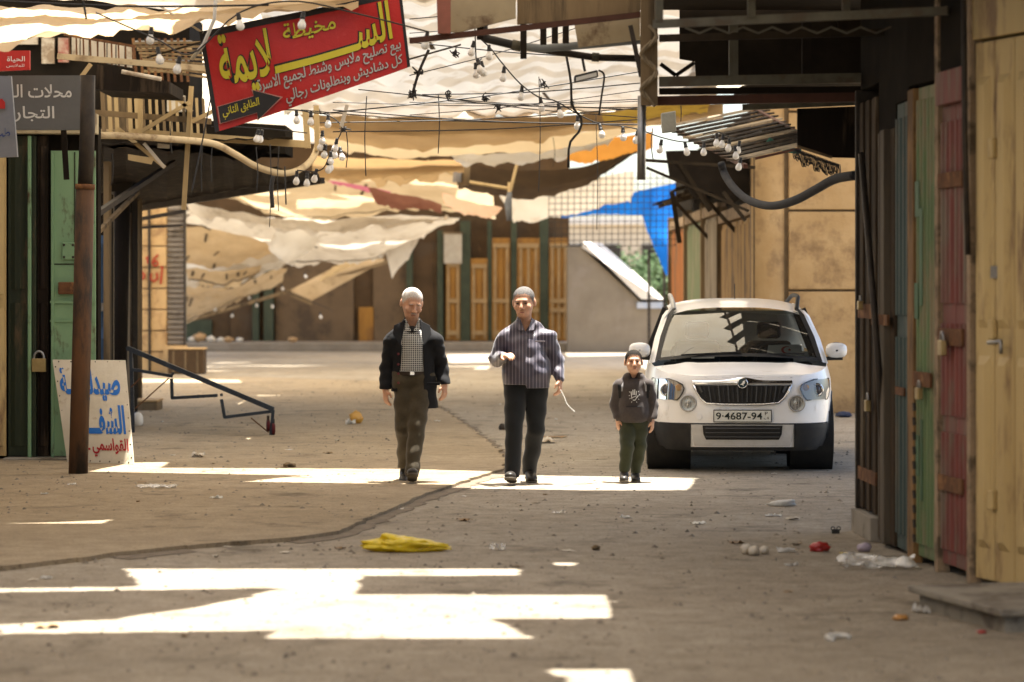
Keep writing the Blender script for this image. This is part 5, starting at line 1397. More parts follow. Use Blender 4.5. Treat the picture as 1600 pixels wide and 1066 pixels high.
# tail
MB().grid([[(.63 * u, 3.86, 1.47), (.80 * u, 4.02, 1.08), (.82 * u, 4.12, .9)] for u in (-1, -.5, 0, .5, 1)]).build('tailgate', PAINT, car, smooth=True)
MB().grid([[(.5 * u, 3.90, 1.41), (.62 * u, 4.0, 1.13)] for u in (-1, 0, 1)]).build('rear_window', GLS, car)
# cabin
MB().box((-.72, 1.02, .55), (.72, 1.35, 1.0)).build('dashboard', SEAT, car, bevel=.04)
MB().box((-.78, 1.0, .3), (.78, 3.9, .42)).build('floor_pan', PLAS, car)
MB().box((-.84, .5, .24), (.84, 3.9, .29)).build('underbody', PLAS, car)
for s_ in (-1, 1):
    st = MB().box((s_ * .36 - .24, 1.85, .45), (s_ * .36 + .24, 2.35, .68)).build('seat', SEAT, car, bevel=.05)
    MB().frame(Vector((s_ * .36, 2.3, .62)), Vector((1, 0, 0)), Vector((0, .96, .25)), Vector((0, .25, .96)), (-.23, 0, 0), (.23, .14, .56)).build('backrest', SEAT, st, bevel=.05)
    MB().frame(Vector((s_ * .36, 2.46, 1.2)), Vector((1, 0, 0)), Vector((0, 1, 0)), Vector((0, 0, 1)), (-.12, 0, 0), (.12, .1, .17)).build('headrest', SEAT, st, bevel=.04)
MB().box((-.62, 3.05, .45), (.62, 3.25, 1.12)).build('rear_seat', SEAT, car, bevel=.06)
MB().tube([Vector((.36 + .18 * cos(a), 1.52 + .05 * sin(a), 1.0 + .17 * sin(a))) for a in [2 * pi * k / 20 for k in range(21)]], .016, 8).build('steering_wheel', PLAS, car, smooth=True)
# dashboard card with red crescent and star
cc = Vector((.27, 1.04, 1.055)); cx = Vector((1, 0, .03)).normalized(); cy = Vector((0, .72, .69)).normalized()
cd = MB().add([cc, cc + cx * .34, cc + cx * .34 + cy * .15, cc + cx * .02 + cy * .15], [(0, 1, 2, 3)]).build('dashboard_card', FLAT('white_card', (.82, .82, .78)), car)
cn = cx.cross(cy) * .004
o_ = cc + cx * .19 + cy * .075 + cn
pa = [o_ + cx * (.05 * cos(a)) + cy * (.05 * sin(a)) for a in [radians(40 + 280 * k / 14) for k in range(15)]]
pb = [o_ + cx * (.014 + .04 * cos(a)) + cy * (.04 * sin(a)) for a in [radians(48 + 264 * k / 14) for k in range(15)]]
REDC = FLAT('card_red', (.5, .02, .02))
MB().add(pa + pb, [(k, k + 1, 16 + k, 15 + k) for k in range(14)]).build('crescent', REDC, cd)
sp = [o_ + cx * (.03 + (.022 if k % 2 == 0 else .009) * cos(k * pi / 5 + .3)) + cy * ((.022 if k % 2 == 0 else .009) * sin(k * pi / 5 + .3)) for k in range(10)]
MB().add(sp + [o_ + cx * .03], [(k, (k + 1) % 10, 10) for k in range(10)]).build('star', REDC, cd)
MB().prism([cc + Vector((-.72, -.01, -.02)), cc + Vector((-.50, -.01, -.02)), cc + Vector((-.50, .02, .0)), cc + Vector((-.72, .02, .0))], (0, 0, 1), .01).build('dashboard_paper', FLAT('white_card', (.8, .8, .8)), car)
# wipers
for a, b in (((-.55, .90, 1.07), (.02, .855, 1.10)), ((.0, .87, 1.075), (.62, .925, 1.085))):
    MB().bar(a, b, .02, .016).build('wiper', PLAS, car)
# nose panels laid on the front surface
def nose(name, rowsz, mat, lift, parent=car, m=12, sm=True):
    """rowsz: (z, x0, x1) from bottom to top"""
    g = [[(x0 + (x1 - x0) * j / m, yfront(x0 + (x1 - x0) * j / m, z) - lift, z) for j in range(m + 1)] for z, x0, x1 in rowsz]
    return MB().grid(g).build(name, mat, parent, smooth=sm)
nose('grille_recess', [(.645, -.345, .345), (.70, -.385, .385), (.76, -.42, .42), (.812, -.44, .44)], PLAS, .004)
for k in range(19):
    x = (-.40 + .80 * k / 18)
    zb = .66 + max(0, abs(x) - .32) * 1.1; zt = .805
    if zt - zb > .03: MB().bar((x * .93, yfront(x * .93, zb) - .012, zb), (x, yfront(x, zt) - .012, zt), .012, .022).build('grille_bar', PLAS if k % 2 else FLAT('dark_grille', (.05, .05, .05), .4), car)
MB().tube([(x, yfront(x, z) - .012, z) for x, z in [(-.45, .815), (-.42, .75), (-.38, .69), (-.33, .648), (-.2, .636), (0, .632), (.2, .636), (.33, .648), (.38, .69), (.42, .75), (.45, .815)]], .011, 8).build('grille_surround', CHRM, car, smooth=True)
bars = [(x, .838 + .018 * math.exp(-(x / .12) ** 2)) for x in [k / 20 * .46 for k in range(-20, 21)]]
MB().grid([[(x, yfront(x, .84) - .016 - .012 * math.exp(-(x / .1) ** 2), z - .016 - .03 * math.exp(-(x / .09) ** 2)) for x, z in bars], [(x, yfront(x, .84) - .024 - .012 * math.exp(-(x / .1) ** 2), z) for x, z in bars], [(x, yfront(x, .86) - .006, z + .018 + .012 * math.exp(-(x / .12) ** 2)) for x, z in bars]]).build('chrome_bar', CHRM, car, smooth=True)
bd = MB().lathe([(.047, 0), (.05, .01), (.044, .02), (.040, .016)], (0, yfront(0, .83) - .028, .832), (0, -1, 0), 24).build('badge', CHRM, car, smooth=True)
MB().lathe([(.040, .017), (0, .022)], (0, yfront(0, .83) - .028, .832), (0, -1, 0), 24).build('badge_field', FLAT('badge_dark', (.03, .05, .06), .2), bd, smooth=True)
yb = yfront(0, .83) - .028 - .0235
wing = [(-.026, -.012), (-.008, -.004), (.004, .022), (.026, .026), (.018, .014), (.028, .012), (.016, .002), (.024, -.002), (.008, -.010), (.010, -.026), (-.004, -.014)]
MB().add([(x, yb, .832 + z) for x, z in wing], [tuple(range(len(wing)))]).build('badge_arrow', CHRM, bd)
# panel gaps
MB().tube([(x, yfront(x, .9) - .004, .884 - .03 * abs(x) ** 3) for x in [k / 14 * .80 for k in range(-14, 15)]], .005, 5).build('bonnet_gap', PLAS, car)
MB().tube([(x, yfront(x, .455) - .003, .457) for x in [k / 14 * .86 for k in range(-14, 15)]], .006, 5).build('bumper_gap', PLAS, car)
for s_ in (-1, 1):
    # headlamp
    out = [(.675, .60, .80), (.70, .575, .815), (.74, .55, .825), (.78, .535, .83), (.815, .55, .83), (.84, .60, .83), (.862, .67, .825)]
    hl = nose('headlamp', [(z, s_ * a, s_ * b) for z, a, b in out], FLAT('lamp_bowl', (.40, .385, .35), .45, .2), .005)
    c = Vector((s_ * .69, yfront(.69, .77) - .01, .765))
    MB().lathe([(.062, 0), (.066, .012), (.055, .016), (.045, .006)], c, (0, -1, 0), 20).build('lamp_ring', CHRM, hl, smooth=True)
    MB().lathe([(.045, .004), (.035, .018), (.018, .026), (0, .028)], c, (0, -1, 0), 20).build('lamp_lens', FLAT('lens_dark', (.10, .10, .11), .08, .2), hl, smooth=True)
    c2 = Vector((s_ * .585, yfront(.585, .79) - .008, .79))
    MB().lathe([(.03, 0), (.032, .01), (.02, .016), (0, .016)], c2, (0, -1, 0), 14).build('indicator', FLAT('amber_lens', (.5, .28, .10), .25), hl, smooth=True)
    nose('lamp_cover', [(z, s_ * (a - .004), s_ * (b + .004)) for z, a, b in out], LGL, .036, hl)
    edge = [(s_ * a, z) for z, a, b in out] + [(s_ * b, z) for z, a, b in out[::-1]] + [(s_ * out[0][1], out[0][0])]
    MB().tube([(x, yfront(x, z) - .02, z) for x, z in edge], .007, 5).build('lamp_frame', PLAS, hl)
    # fog lamp
    c = Vector((s_ * .50, yfront(.50, .645) - .006, .645))
    fl = MB().lathe([(.078, -.01), (.08, .014), (.070, .02), (.066, .008)], c, (0, -1, 0), 24).build('fog_lamp', SILV, car, smooth=True)
    MB().lathe([(.066, .008), (.03, .004), (0, .012)], c, (0, -1, 0), 20).build('fog_reflector', FLAT('fog_bowl', (.42, .41, .38), .2, .6), fl, smooth=True)
    for q in range(4): MB().bar(c + Vector((-.045 + q * .03, -.012, -.05)), c + Vector((-.045 + q * .03, -.012, .05)), .004).build('lens_rib', SILV, fl)
    # black bumper corner
    nose('bumper_corner', [(z, s_ * .475, s_ * (wf(z) - .012)) for z in (.232, .30, .36, .42, .452)], PLAS, .008, m=18)
    nose('bumper_pad', [(.36, s_ * .50, s_ * .80), (.41, s_ * .49, s_ * .82)], PLAS, .02, m=10)
    # reflector slot and towing cover
    nose('washer_cover', [(.575, s_ * .68, s_ * .735), (.62, s_ * .68, s_ * .735)], PAINT, .006, m=4)
    # wheel
    for yw in (.86, 3.42):
        ctr = Vector((s_ * .765, yw, .33))
        wl = MB().lathe([(.2, -.105), (.29, -.115), (.318, -.10), (.33, -.06), (.33, .06), (.318, .10), (.29, .115), (.2, .105)], ctr, (s_, 0, 0), 40).build('wheel', TYRE, car, smooth=True)
        for q in (-.055, -.018, .018, .055):
            MB().lathe([(.331, q - .006), (.3315, q), (.331, q + .006)], ctr, (s_, 0, 0), 40).build('tread_groove', FLAT('groove_black', (.008, .008, .008), .9), wl)
        MB().lathe([(.20, .10), (.19, .07), (.06, .085), (0, .09)], ctr, (s_, 0, 0), 20).build('rim', SILV, wl, smooth=True)
        MB().tube([(s_ * (plan(.1 + .3 * ((yw + .395 * cos(a)) > 2.1), .6)[0] * 0 + wf(.33 + .4 * sin(a)) * (1 - abs((2.1 - yw - .395 * cos(a)) / 2.1) ** NEXP) ** (1 / NEXP) - .006), yw + .395 * cos(a), .33 + .395 * sin(a)) for a in [pi * k / 16 for k in range(17)]], .016, 6).build('arch_flare', PLAS, car, smooth=True)
        MB().lathe([(.385, -.30), (.385, .105)], ctr, (s_, 0, 0), 28).build('arch_liner', PLAS, car, smooth=True)
nose('skid_panel', [(.25, -.44, .44), (.30, -.455, .455), (.38, -.465, .465), (.450, -.472, .472)], M('dirty_silver_plastic', (.60, .585, .56), (.50, .48, .44), rough=.5), .010)
nose('lower_lip', [(.205, -.70, .70), (.252, -.76, .76)], PLAS, -.02, m=20)
nose('lower_intake', [(.31, -.335, .335), (.36, -.36, .36), (.442, -.368, .368)], PLAS, .016)
for z in (.335, .375, .415): MB().tube([(x, yfront(x, z) - .024, z) for x in [k / 10 * .34 for k in range(-10, 11)]], .008, 5).build('intake_bar', FLAT('dark_grille', (.05, .05, .05), .4), car)
MB().lathe([(.03, 0), (.03, .004), (.026, .006), (0, .006)], (-.40, yfront(.4, .52) - .003, .52), (0, -1, 0), 18).build('tow_cover', PAINT, car)
# number plate
pl = MB().box((-.268, -.026, .472), (.268, -.012, .588)).build('number_plate', FLAT('plate_black', (.03, .03, .03)), car)
MB().box((-.26, -.03, .48), (.26, -.0262, .58)).build('plate_face', FLAT('plate_white', (.62, .62, .56), .5), pl)
lettering('plate_number', '9·4687-94', Vector((-.245, -.0305, .497)), X, Z, .425, .067, FLAT('plate_ink', (.015, .02, .015)), pl, .002, .012)
lettering('plate_letter', arabic('ف'), Vector((.195, -.0305, .50)), X, Z, .045, .03, FLAT('plate_ink', (.015, .02, .015)), pl, .002, .0)
lettering('plate_letter', 'P', Vector((.205, -.0305, .54)), X, Z, .025, .03, FLAT('plate_ink', (.015, .02, .015)), pl, .002, .0)
MB().tube([(.0, 2.0, 1.6), (0, 2.06, 1.75)], .004, 5).build('aerial', PLAS, car)
car.location = G(1149, 731) + Vector((0, -.85, 0))
car.rotation_euler = (0, 0, -radians(2.4))

# ------------------------------------------------------------------ people: smooth distance-field bodies and clothes
class Field:
    def __init__(s, lo, hi, h):
        s.lo = np.array(lo, float); s.h = h
        s.n = np.ceil((np.array(hi) - s.lo) / h).astype(int) + 1
        s.a = np.full(s.n, 9.0, np.float32)
    def block(s, lo, hi):
        i0 = np.clip(np.floor((np.array(lo) - s.lo) / s.h).astype(int), 0, s.n - 1)
        i1 = np.clip(np.ceil((np.array(hi) - s.lo) / s.h).astype(int) + 1, 1, s.n)
        sl = tuple(slice(a, b) for a, b in zip(i0, i1))
        g = [np.arange(a, b, dtype=np.float32) * s.h + l for a, b, l in zip(i0, i1, s.lo)]
        return sl, g[0][:, None, None], g[1][None, :, None], g[2][None, None, :]
    def merge(s, sl, d, k, sub=False):
        a = s.a[sl]
        if sub:
            hh = np.clip(.5 - .5 * (a + d) / k, 0, 1)
            s.a[sl] = a + (-d - a) * hh + k * hh * (1 - hh)
        else:
            hh = np.clip(.5 + .5 * (a - d) / k, 0, 1)
            s.a[sl] = a + (d - a) * hh - k * hh * (1 - hh)
    def cone(s, a, b, ra, rb, k=.02, sub=False, sq=(1, 1, 1)):
        a = np.array(a, float); b = np.array(b, float)
        m = max(ra, rb) + k + 4 * s.h
        sl, X_, Y_, Z_ = s.block(np.minimum(a, b) - m, np.maximum(a, b) + m)
        d = b - a; L2 = float(d @ d) + 1e-9
        t = np.clip(((X_ - a[0]) * d[0] + (Y_ - a[1]) * d[1] + (Z_ - a[2]) * d[2]) / L2, 0, 1)
        r = ra + (rb - ra) * t
        q = np.sqrt(((X_ - a[0] - d[0] * t) / sq[0]) ** 2 + ((Y_ - a[1] - d[1] * t) / sq[1]) ** 2 + ((Z_ - a[2] - d[2] * t) / sq[2]) ** 2) - r
        s.merge(sl, q, k, sub)
    def ell(s, c, r, R=None, k=.02, sub=False):
        c = np.array(c, float); r = np.array(r, float)
        m = r.max() + k + 4 * s.h
        sl, X_, Y_, Z_ = s.block(c - m, c + m)
        x, y, z = X_ - c[0], Y_ - c[1], Z_ - c[2]
        if R is not None:
            x, y, z = (R[0][i] * x + R[1][i] * y + R[2][i] * z for i in range(3))
        k0 = np.sqrt((x / r[0]) ** 2 + (y / r[1]) ** 2 + (z / r[2]) ** 2)
        k1 = np.sqrt((x / r[0] ** 2) ** 2 + (y / r[1] ** 2) ** 2 + (z / r[2] ** 2) ** 2) + 1e-6
        s.merge(sl, np.where(k0 < 1e-3, -r.min(), k0 * (k0 - 1) / k1), k, sub)
    def cut(s, fn):
        """keep where fn(x,y,z) < 0"""
        sl, X_, Y_, Z_ = s.block(s.lo, s.lo + s.n * s.h)
        s.a = np.maximum(s.a, np.broadcast_to(fn(X_, Y_, Z_), s.a.shape).astype(np.float32))
    def ripple(s, amp, fx_, fy_, fz_, ph=0.0):
        sl, X_, Y_, Z_ = s.block(s.lo, s.lo + s.n * s.h)
        w = np.sin(X_ * fx_ + 2.1 * np.sin(Z_ * fz_ * .37 + ph)) * np.sin(Z_ * fz_ + X_ * fy_ + ph) + .5 * np.sin(Z_ * fz_ * 1.9 - X_ * fx_ * .7 + Y_ * fy_ + ph * 2)
        s.a = s.a + (amp * w).astype(np.float32)
    def mesh(s):
        a = s.a; ins = a < 0
        n = a.shape
        c = np.zeros((n[0] - 1, n[1] - 1, n[2] - 1), np.int16)
        for i in (0, 1):
            for j in (0, 1):
                for k in (0, 1):
                    c += ins[i:n[0] - 1 + i, j:n[1] - 1 + j, k:n[2] - 1 + k]
        idx = np.argwhere((c > 0) & (c < 8))
        vid = np.full(c.shape, -1, np.int32); vid[tuple(idx.T)] = np.arange(len(idx))
        acc = np.zeros((len(idx), 3)); cnt = np.zeros(len(idx))
        for ax in range(3):
            for u in (0, 1):
                for v in (0, 1):
                    o0 = [0, 0, 0]; oth = [q for q in range(3) if q != ax]
                    o0[oth[0]] = u; o0[oth[1]] = v
                    o1 = list(o0); o1[ax] = 1
                    f0 = a[tuple((idx + o0).T)]; f1 = a[tuple((idx + o1).T)]
                    m = (f0 < 0) != (f1 < 0)
                    t = f0[m] / (f0[m] - f1[m])
                    p = (idx[m] + o0).astype(float); p[:, ax] += t
                    acc[m] += p; cnt[m] += 1
        V = s.lo + acc / cnt[:, None] * s.h
        F = []
        for ax in range(3):
            oth = [q for q in range(3) if q != ax]
            sl0 = [slice(1, n[q] - 1) for q in range(3)]; sl0[ax] = slice(0, n[ax] - 1)
            sl1 = list(sl0); sl1[ax] = slice(1, n[ax])
            A = ins[tuple(sl0)]; B = ins[tuple(sl1)]
            for flip, msk in ((0, A & ~B), (1, ~A & B)):
                e = np.argwhere(msk)
                if not len(e): continue
                off = np.array([1, 1, 1]); off[ax] = 0
                e = e + off
                def cell(du, dv):
                    q = e.copy(); q[:, oth[0]] -= du; q[:, oth[1]] -= dv
                    return vid[tuple(q.T)]
                quad = np.stack([cell(1, 1), cell(0, 1), cell(0, 0), cell(1, 0)], 1)
                if (ax == 1) != bool(flip): quad = quad[:, ::-1]
                F.append(quad)
        F = np.concatenate(F)
        F = F[(F >= 0).all(1)]
        return V, F
    def build(s, name, mat, parent, hair=None):
        V, F = s.mesh()
        me = bpy.data.meshes.new(name)
        me.vertices.add(len(V)); me.vertices.foreach_set('co', V.astype(np.float32).ravel())
        me.loops.add(len(F) * 4); me.polygons.add(len(F))
        me.loops.foreach_set('vertex_index', F.astype(np.int32).ravel())
        me.polygons.foreach_set('loop_start', np.arange(0, len(F) * 4, 4, dtype=np.int32))
        me.polygons.foreach_set('use_smooth', np.ones(len(F), bool))
        me.update(calc_edges=True); me.validate()
        me.materials.append(mat)
        if hair:
            me.materials.append(hair[1]); me.materials.append(hair[2])
            c = V[F].mean(1)
            me.polygons.foreach_set('material_index', hair[0](c).astype(np.int32))
        o = bpy.data.objects.new(name, me); COL.objects.link(o); o.parent = parent
        ORG[o.name] = Vector((0, 0, 0))
        return o

def skin_mat(name, c):
    m, t, b = nodes_of(name)
    v = vec_of(t); f, _ = noise_fac(t, v, 30, .35, .65)
    t.links.new(mixc(t, f, c, tuple(x * .82 for x in c)), b.inputs['Base Color'])
    b.inputs['Roughness'].default_value = .5
    b.inputs['Subsurface Weight'].default_value = .12
    b.inputs['Subsurface Radius'].default_value = (.02, .008, .004)
    return m
SK1 = skin_mat('tanned_skin', (.58, .315, .20)); SK2 = skin_mat('child_skin', (.60, .34, .215))
def check_mat(name, dark, light, px, pz, lw):
    """woven checks or stripes in the cloth"""
    m, t, b = nodes_of(name)
    tc = t.nodes.new('ShaderNodeTexCoord'); sp = t.nodes.new('ShaderNodeSeparateXYZ')
    t.links.new(tc.outputs['Object'], sp.inputs[0])
    fs = []
    for ax, p in ((0, px), (2, pz)):
        if not p: continue
        a = t.nodes.new('ShaderNodeMath'); a.operation = 'PINGPONG'; a.inputs[1].default_value = p / 2
        t.links.new(sp.outputs[ax], a.inputs[0])
        c = t.nodes.new('ShaderNodeMath'); c.operation = 'LESS_THAN'; c.inputs[1].default_value = lw / 2
        t.links.new(a.outputs[0], c.inputs[0]); fs.append(c.outputs[0])
    f = fs[0]
    if len(fs) > 1:
        ad = t.nodes.new('ShaderNodeMath'); ad.operation = 'MAXIMUM'
        t.links.new(fs[0], ad.inputs[0]); t.links.new(fs[1], ad.inputs[1]); f = ad.outputs[0]
    t.links.new(mixc(t, f, dark, light), b.inputs['Base Color'])
    b.inputs['Roughness'].default_value = .5
    b.inputs['Sheen Weight'].default_value = .3
    return m
def hair_mat(name, c, c2):
    m, t, b = nodes_of(name)
    v = vec_of(t); f, h = noise_fac(t, v, 130, .40, .60, 4, .7)
    f2, _ = noise_fac(t, v, 25, .35, .65, 4, .7)
    col = mixc(t, f, c, c2); col = mixc(t, f2, col, tuple((x + y) * .45 for x, y in zip(c, c2)))
    t.links.new(col, b.inputs['Base Color']); b.inputs['Roughness'].default_value = .8; b.inputs['Specular IOR Level'].default_value = .12
    bump_to(t, b, h, .8, .006)
    return m
def cloth_mat(name, c, rough=.85):
    m, t, b = nodes_of(name)
    v = vec_of(t); f, h = noise_fac(t, v, 40, .3, .7, 3)
    t.links.new(mixc(t, f, c, tuple(x * .8 for x in c)), b.inputs['Base Color'])
    b.inputs['Roughness'].default_value = rough
    b.inputs['Specular IOR Level'].default_value = .25
    b.inputs['Sheen Weight'].default_value = .15
    bump_to(t, b, h, .2, .004)
    return m
SHOE = FLAT('scuffed_shoe_leather', (.03, .026, .022), .45); SOLE = FLAT('shoe_sole', (.10, .085, .065), .8)
EYEM = FLAT('eye_dark', (.012, .010, .009), .3); LIPM = FLAT('lip_tone', (.26, .10, .08), .5)

def rotm(yaw, pitch, roll=0):
    return np.array(Matrix.Rotation(yaw, 3, 'Z') @ Matrix.Rotation(pitch, 3, 'X') @ Matrix.Rotation(roll, 3, 'Y'))
def head(F, c, s_, R):
    """head about 0.235 high at scale 1; face looks to -y before turning"""
    def q(x, y, z): return np.array(c) + R @ (np.array((x, y, z)) * s_)
    F.ell(q(0, .012, .022), np.array((.080, .096, .090)) * s_, R, .01)
    F.ell(q(0, .014, .040), np.array((.0785, .093, .070)) * s_, R, .012 * s_)
    F.ell(q(0, -.018, -.038), np.array((.066, .074, .078)) * s_, R, .03 * s_)
    F.ell(q(0, -.046, -.086), np.array((.042, .036, .027)) * s_, R, .03 * s_)
    F.ell(q(0, -.085, .018), np.array((.045, .012, .010)) * s_, R, .018 * s_)
    for e in (-1, 1):
        F.ell(q(e * .031, -.098, -.004), np.array((.019, .016, .011)) * s_, R, .012 * s_, sub=True)
        F.ell(q(e * .044, -.070, -.034), np.array((.022, .020, .02)) * s_, R, .02 * s_)
        F.ell(q(e * .082, .012, -.012), np.array((.011, .020, .032)) * s_, R, .006 * s_)
    F.cone(q(0, -.092, .004), q(0, -.112, -.034), .009 * s_, .014 * s_, .010 * s_)
    for e in (-1, 1): F.ell(q(e * .013, -.100, -.040), np.array((.010, .011, .009)) * s_, R, .008 * s_)
    F.ell(q(0, -.092, -.066), np.array((.024, .010, .007)) * s_, R, .008 * s_)
    F.ell(q(0, -.088, -.076), np.array((.020, .010, .007)) * s_, R, .008 * s_)
    return q
def hand(F, w, d, palm_n, s_=1.0, curl=.5, side=1):
    """w wrist, d pointing direction, palm_n palm normal, side: where the thumb leaves"""
    w = np.array(w, float); d = np.array(d, float); d /= np.linalg.norm(d)
    n = np.array(palm_n, float); n -= d * (n @ d); n /= np.linalg.norm(n)
    a = np.cross(d, n) * side
    F.cone(w - d * .02, w + d * .015, .026 * s_, .026 * s_, .01)
    for q in (-.026, -.009, .009, .026):
        F.cone(w + d * .012 * s_ + a * q * .6 * s_, w + d * .078 * s_ + a * q * s_, .015 * s_, .0125 * s_, .012)
    for q, L in ((.029, .068), (.010, .078), (-.010, .072), (-.028, .056)):
        p = w + d * .080 * s_ + a * q * s_; dir_ = d
        for k, (seg, r0, r1) in enumerate(((.42, .0105, .0098), (.33, .0098, .009), (.25, .009, .0075))):
            an = curl * (.55, .85, .6)[k]
            dir_ = dir_ * cos(an) + n * sin(an) * (1 if k == 0 else 1)
            dir_ = dir_ / np.linalg.norm(dir_)
            e = p + dir_ * L * seg * s_
            F.cone(p, e, r0 * s_, r1 * s_, .004)
            p = e
    p = w + d * .022 * s_ + a * .026 * s_
    e = p + (a * .62 + d * .62 + n * .35) * .040 * s_; F.cone(p, e, .015 * s_, .012 * s_, .01)
    F.cone(e, e + (a * .18 + d * .85 + n * .35) * .034 * s_, .0115 * s_, .009 * s_, .004)
def shoe(parent, heel, toe_dir, up, s_=1.0, mat=SHOE):
    """heel point on the sole; toe_dir unit direction of the foot; up normal of the sole"""
    h = np.array(heel, float); t_ = np.array(toe_dir, float); t_ /= np.linalg.norm(t_)
    u = np.array(up, float); u -= t_ * (u @ t_); u /= np.linalg.norm(u); r = np.cross(t_, u)
    R = np.stack([r, t_, u], 1)
    L = .27 * s_
    lo = np.minimum(h, h + t_ * L) - .16; hi = np.maximum(h, h + t_ * L) + .16
    F = Field(lo, hi, .006)
    F.ell(h + t_ * L * .22 + u * .052 * s_, np.array((.042, .068, .052)) * s_, R, .02)
    F.ell(h + t_ * L * .55 + u * .042 * s_, np.array((.046, .09, .04)) * s_, R, .03)
    F.ell(h + t_ * L * .80 + u * .034 * s_, np.array((.048, .062, .032)) * s_, R, .03)
    F.cone(h + t_ * L * .22 + u * .06 * s_, h + t_ * L * .20 + u * .12 * s_, .043 * s_, .043 * s_, .02)
    F.cut(lambda x, y, z: -((x - h[0]) * u[0] + (y - h[1]) * u[1] + (z - h[2]) * u[2] - .012))
    o = F.build('shoe', mat, parent)
    F = Field(lo, hi, .006)
    F.ell(h + t_ * L * .22 + u * .01, np.array((.043, .072, .03)) * s_, R, .02)
    F.ell(h + t_ * L * .55 + u * .01, np.array((.044, .09, .03)) * s_, R, .03)
    F.ell(h + t_ * L * .80 + u * .01, np.array((.051, .066, .03)) * s_, R, .03)
    F.cut(lambda x, y, z: abs((x - h[0]) * u[0] + (y - h[1]) * u[1] + (z - h[2]) * u[2] - .008) - .009)
    F.build('sole', SOLE, o)
def blob(name, mat, parent, c, r, R=None, h=.004, cut=None, k=.01, extra=()):
    c = np.array(c, float); m = max(r) + .02
    F = Field(c - m, c + m, h)
    F.ell(c, r, R, k)
    for e in extra: F.ell(*e)
    if cut: F.cut(cut)
    return F.build(name, mat, parent)
def face(parent, q, R, s_, brow, hair_m, lip=True, eyes=True):
    for e in (-1, 1):
        if eyes: blob('eye', EYEM, parent, q(e * .031, -.089, -.003), np.array((.011, .007, .0042)) * s_, R, .002)
        blob('eyebrow', brow, parent, q(e * .033, -.096, .017), np.array((.019, .006, .0036)) * s_, R, .002)
    if lip: blob('mouth', LIPM, parent, q(0, -.099, -.071), np.array((.020, .006, .0035)) * s_, R, .002)
def hair(parent, q, R, s_, mat, zf=.045, side=.0, thick=.008, back=-.06):
    """cap of hair: forehead line zf, down to the nape at the back"""
    c0 = np.array(q(0, 0, 0)); m = .16 * s_
    F = Field(c0 - m, c0 + m, .004)
    F.ell(q(0, .016, .026), np.array((.0765 + thick * .45, .096 + thick, .098 + thick)) * s_, R, .01)
    F.ripple(.0016, 210, 170, 190)
    iR = R.T
    def keep(x, y, z):
        X_, Y_, Z_ = (x - c0[0]) / s_, (y - c0[1]) / s_, (z - c0[2]) / s_
        lx_ = iR[0, 0] * X_ + iR[0, 1] * Y_ + iR[0, 2] * Z_
        ly_ = iR[1, 0] * X_ + iR[1, 1] * Y_ + iR[1, 2] * Z_
        lz_ = iR[2, 0] * X_ + iR[2, 1] * Y_ + iR[2, 2] * Z_
        zf_ = zf - .030 * np.clip(abs(lx_) / .066, 0, 1.2) ** 3
        line = np.where(ly_ < -.045, zf_, np.where(ly_ < .0, zf_ + (side - zf_) * (ly_ + .045) / .045, side + (back - side) * np.clip(ly_ / .06, 0, 1)))
        line = line + .004 * np.sin(lx_ * 260) * np.sin(ly_ * 190 + 1)
        return (line - lz_) * s_
    F.cut(keep)
    return F.build('hair', mat, parent)

def crop(q, R, s_, zf, side, back=-.075):
    """which faces of the head carry cropped hair"""
    c0 = np.array(q(0, 0, 0))
    def f(c):
        l = ((c - c0) @ R) / s_
        jit = .007 * np.sin(l[:, 0] * 420 + 3 * np.sin(l[:, 2] * 300)) * np.sin(l[:, 1] * 370 + l[:, 2] * 200)
        zf_ = zf - .034 * np.clip(abs(l[:, 0]) / .066, 0, 1.2) ** 4
        line = np.where(l[:, 1] < -.04, zf_, np.where(l[:, 1] < -.012, zf_ + (side - zf_) * (l[:, 1] + .04) / .028, side + (back - side) * np.clip((l[:, 1] - .02) / .05, 0, 1)))
        near = (abs(l[:, 0]) < .089) & (abs(l[:, 1]) < .14) & (l[:, 2] < .16)
        ear = (abs(l[:, 0]) > .0815) & (l[:, 2] < .03)
        ok = near & ~ear
        return np.where(ok & (l[:, 2] > line + jit + .006), 1, np.where(ok & (l[:, 2] > line - .010 - jit), 2, 0))
    return f
def person(label, base, spec):
    t = thing('person', base, label, 'person')
    ORG[t.name] = Vector((0, 0, 0))
    return t
PPM = 178.0
def Q(x0, y0=752.0):
    return lambda px, py, dy=0.0: np.array(((px - x0) / PPM, dy, (y0 - py) / PPM))

def common(F, j, arms=True, r=1.0):
    """whole body under the clothes"""
    F.cone(j['neck0'], j['neck1'], .052 * r, .056 * r, .03)
    ch = (j['shL'] + j['shR']) / 2; hp = (j['hipL'] + j['hipR']) / 2
    F.cone(j['shL'], j['shR'], .05 * r, .05 * r, .04)
    F.cone(ch + (0, 0, -.12 * r), hp + (0, 0, .06), .115 * r, .11 * r, .06)
    F.cone(j['hipL'], j['hipR'], .085 * r, .085 * r, .04)
    for s_ in 'LR':
        F.cone(j['sh' + s_], j['el' + s_], .046 * r, .038 * r, .03)
        F.cone(j['el' + s_], j['wr' + s_], .037 * r, .026 * r, .02)
        F.cone(j['hip' + s_], j['kn' + s_], .075 * r, .05 * r, .03)
        F.cone(j['kn' + s_], j['an' + s_], .05 * r, .030 * r, .02)

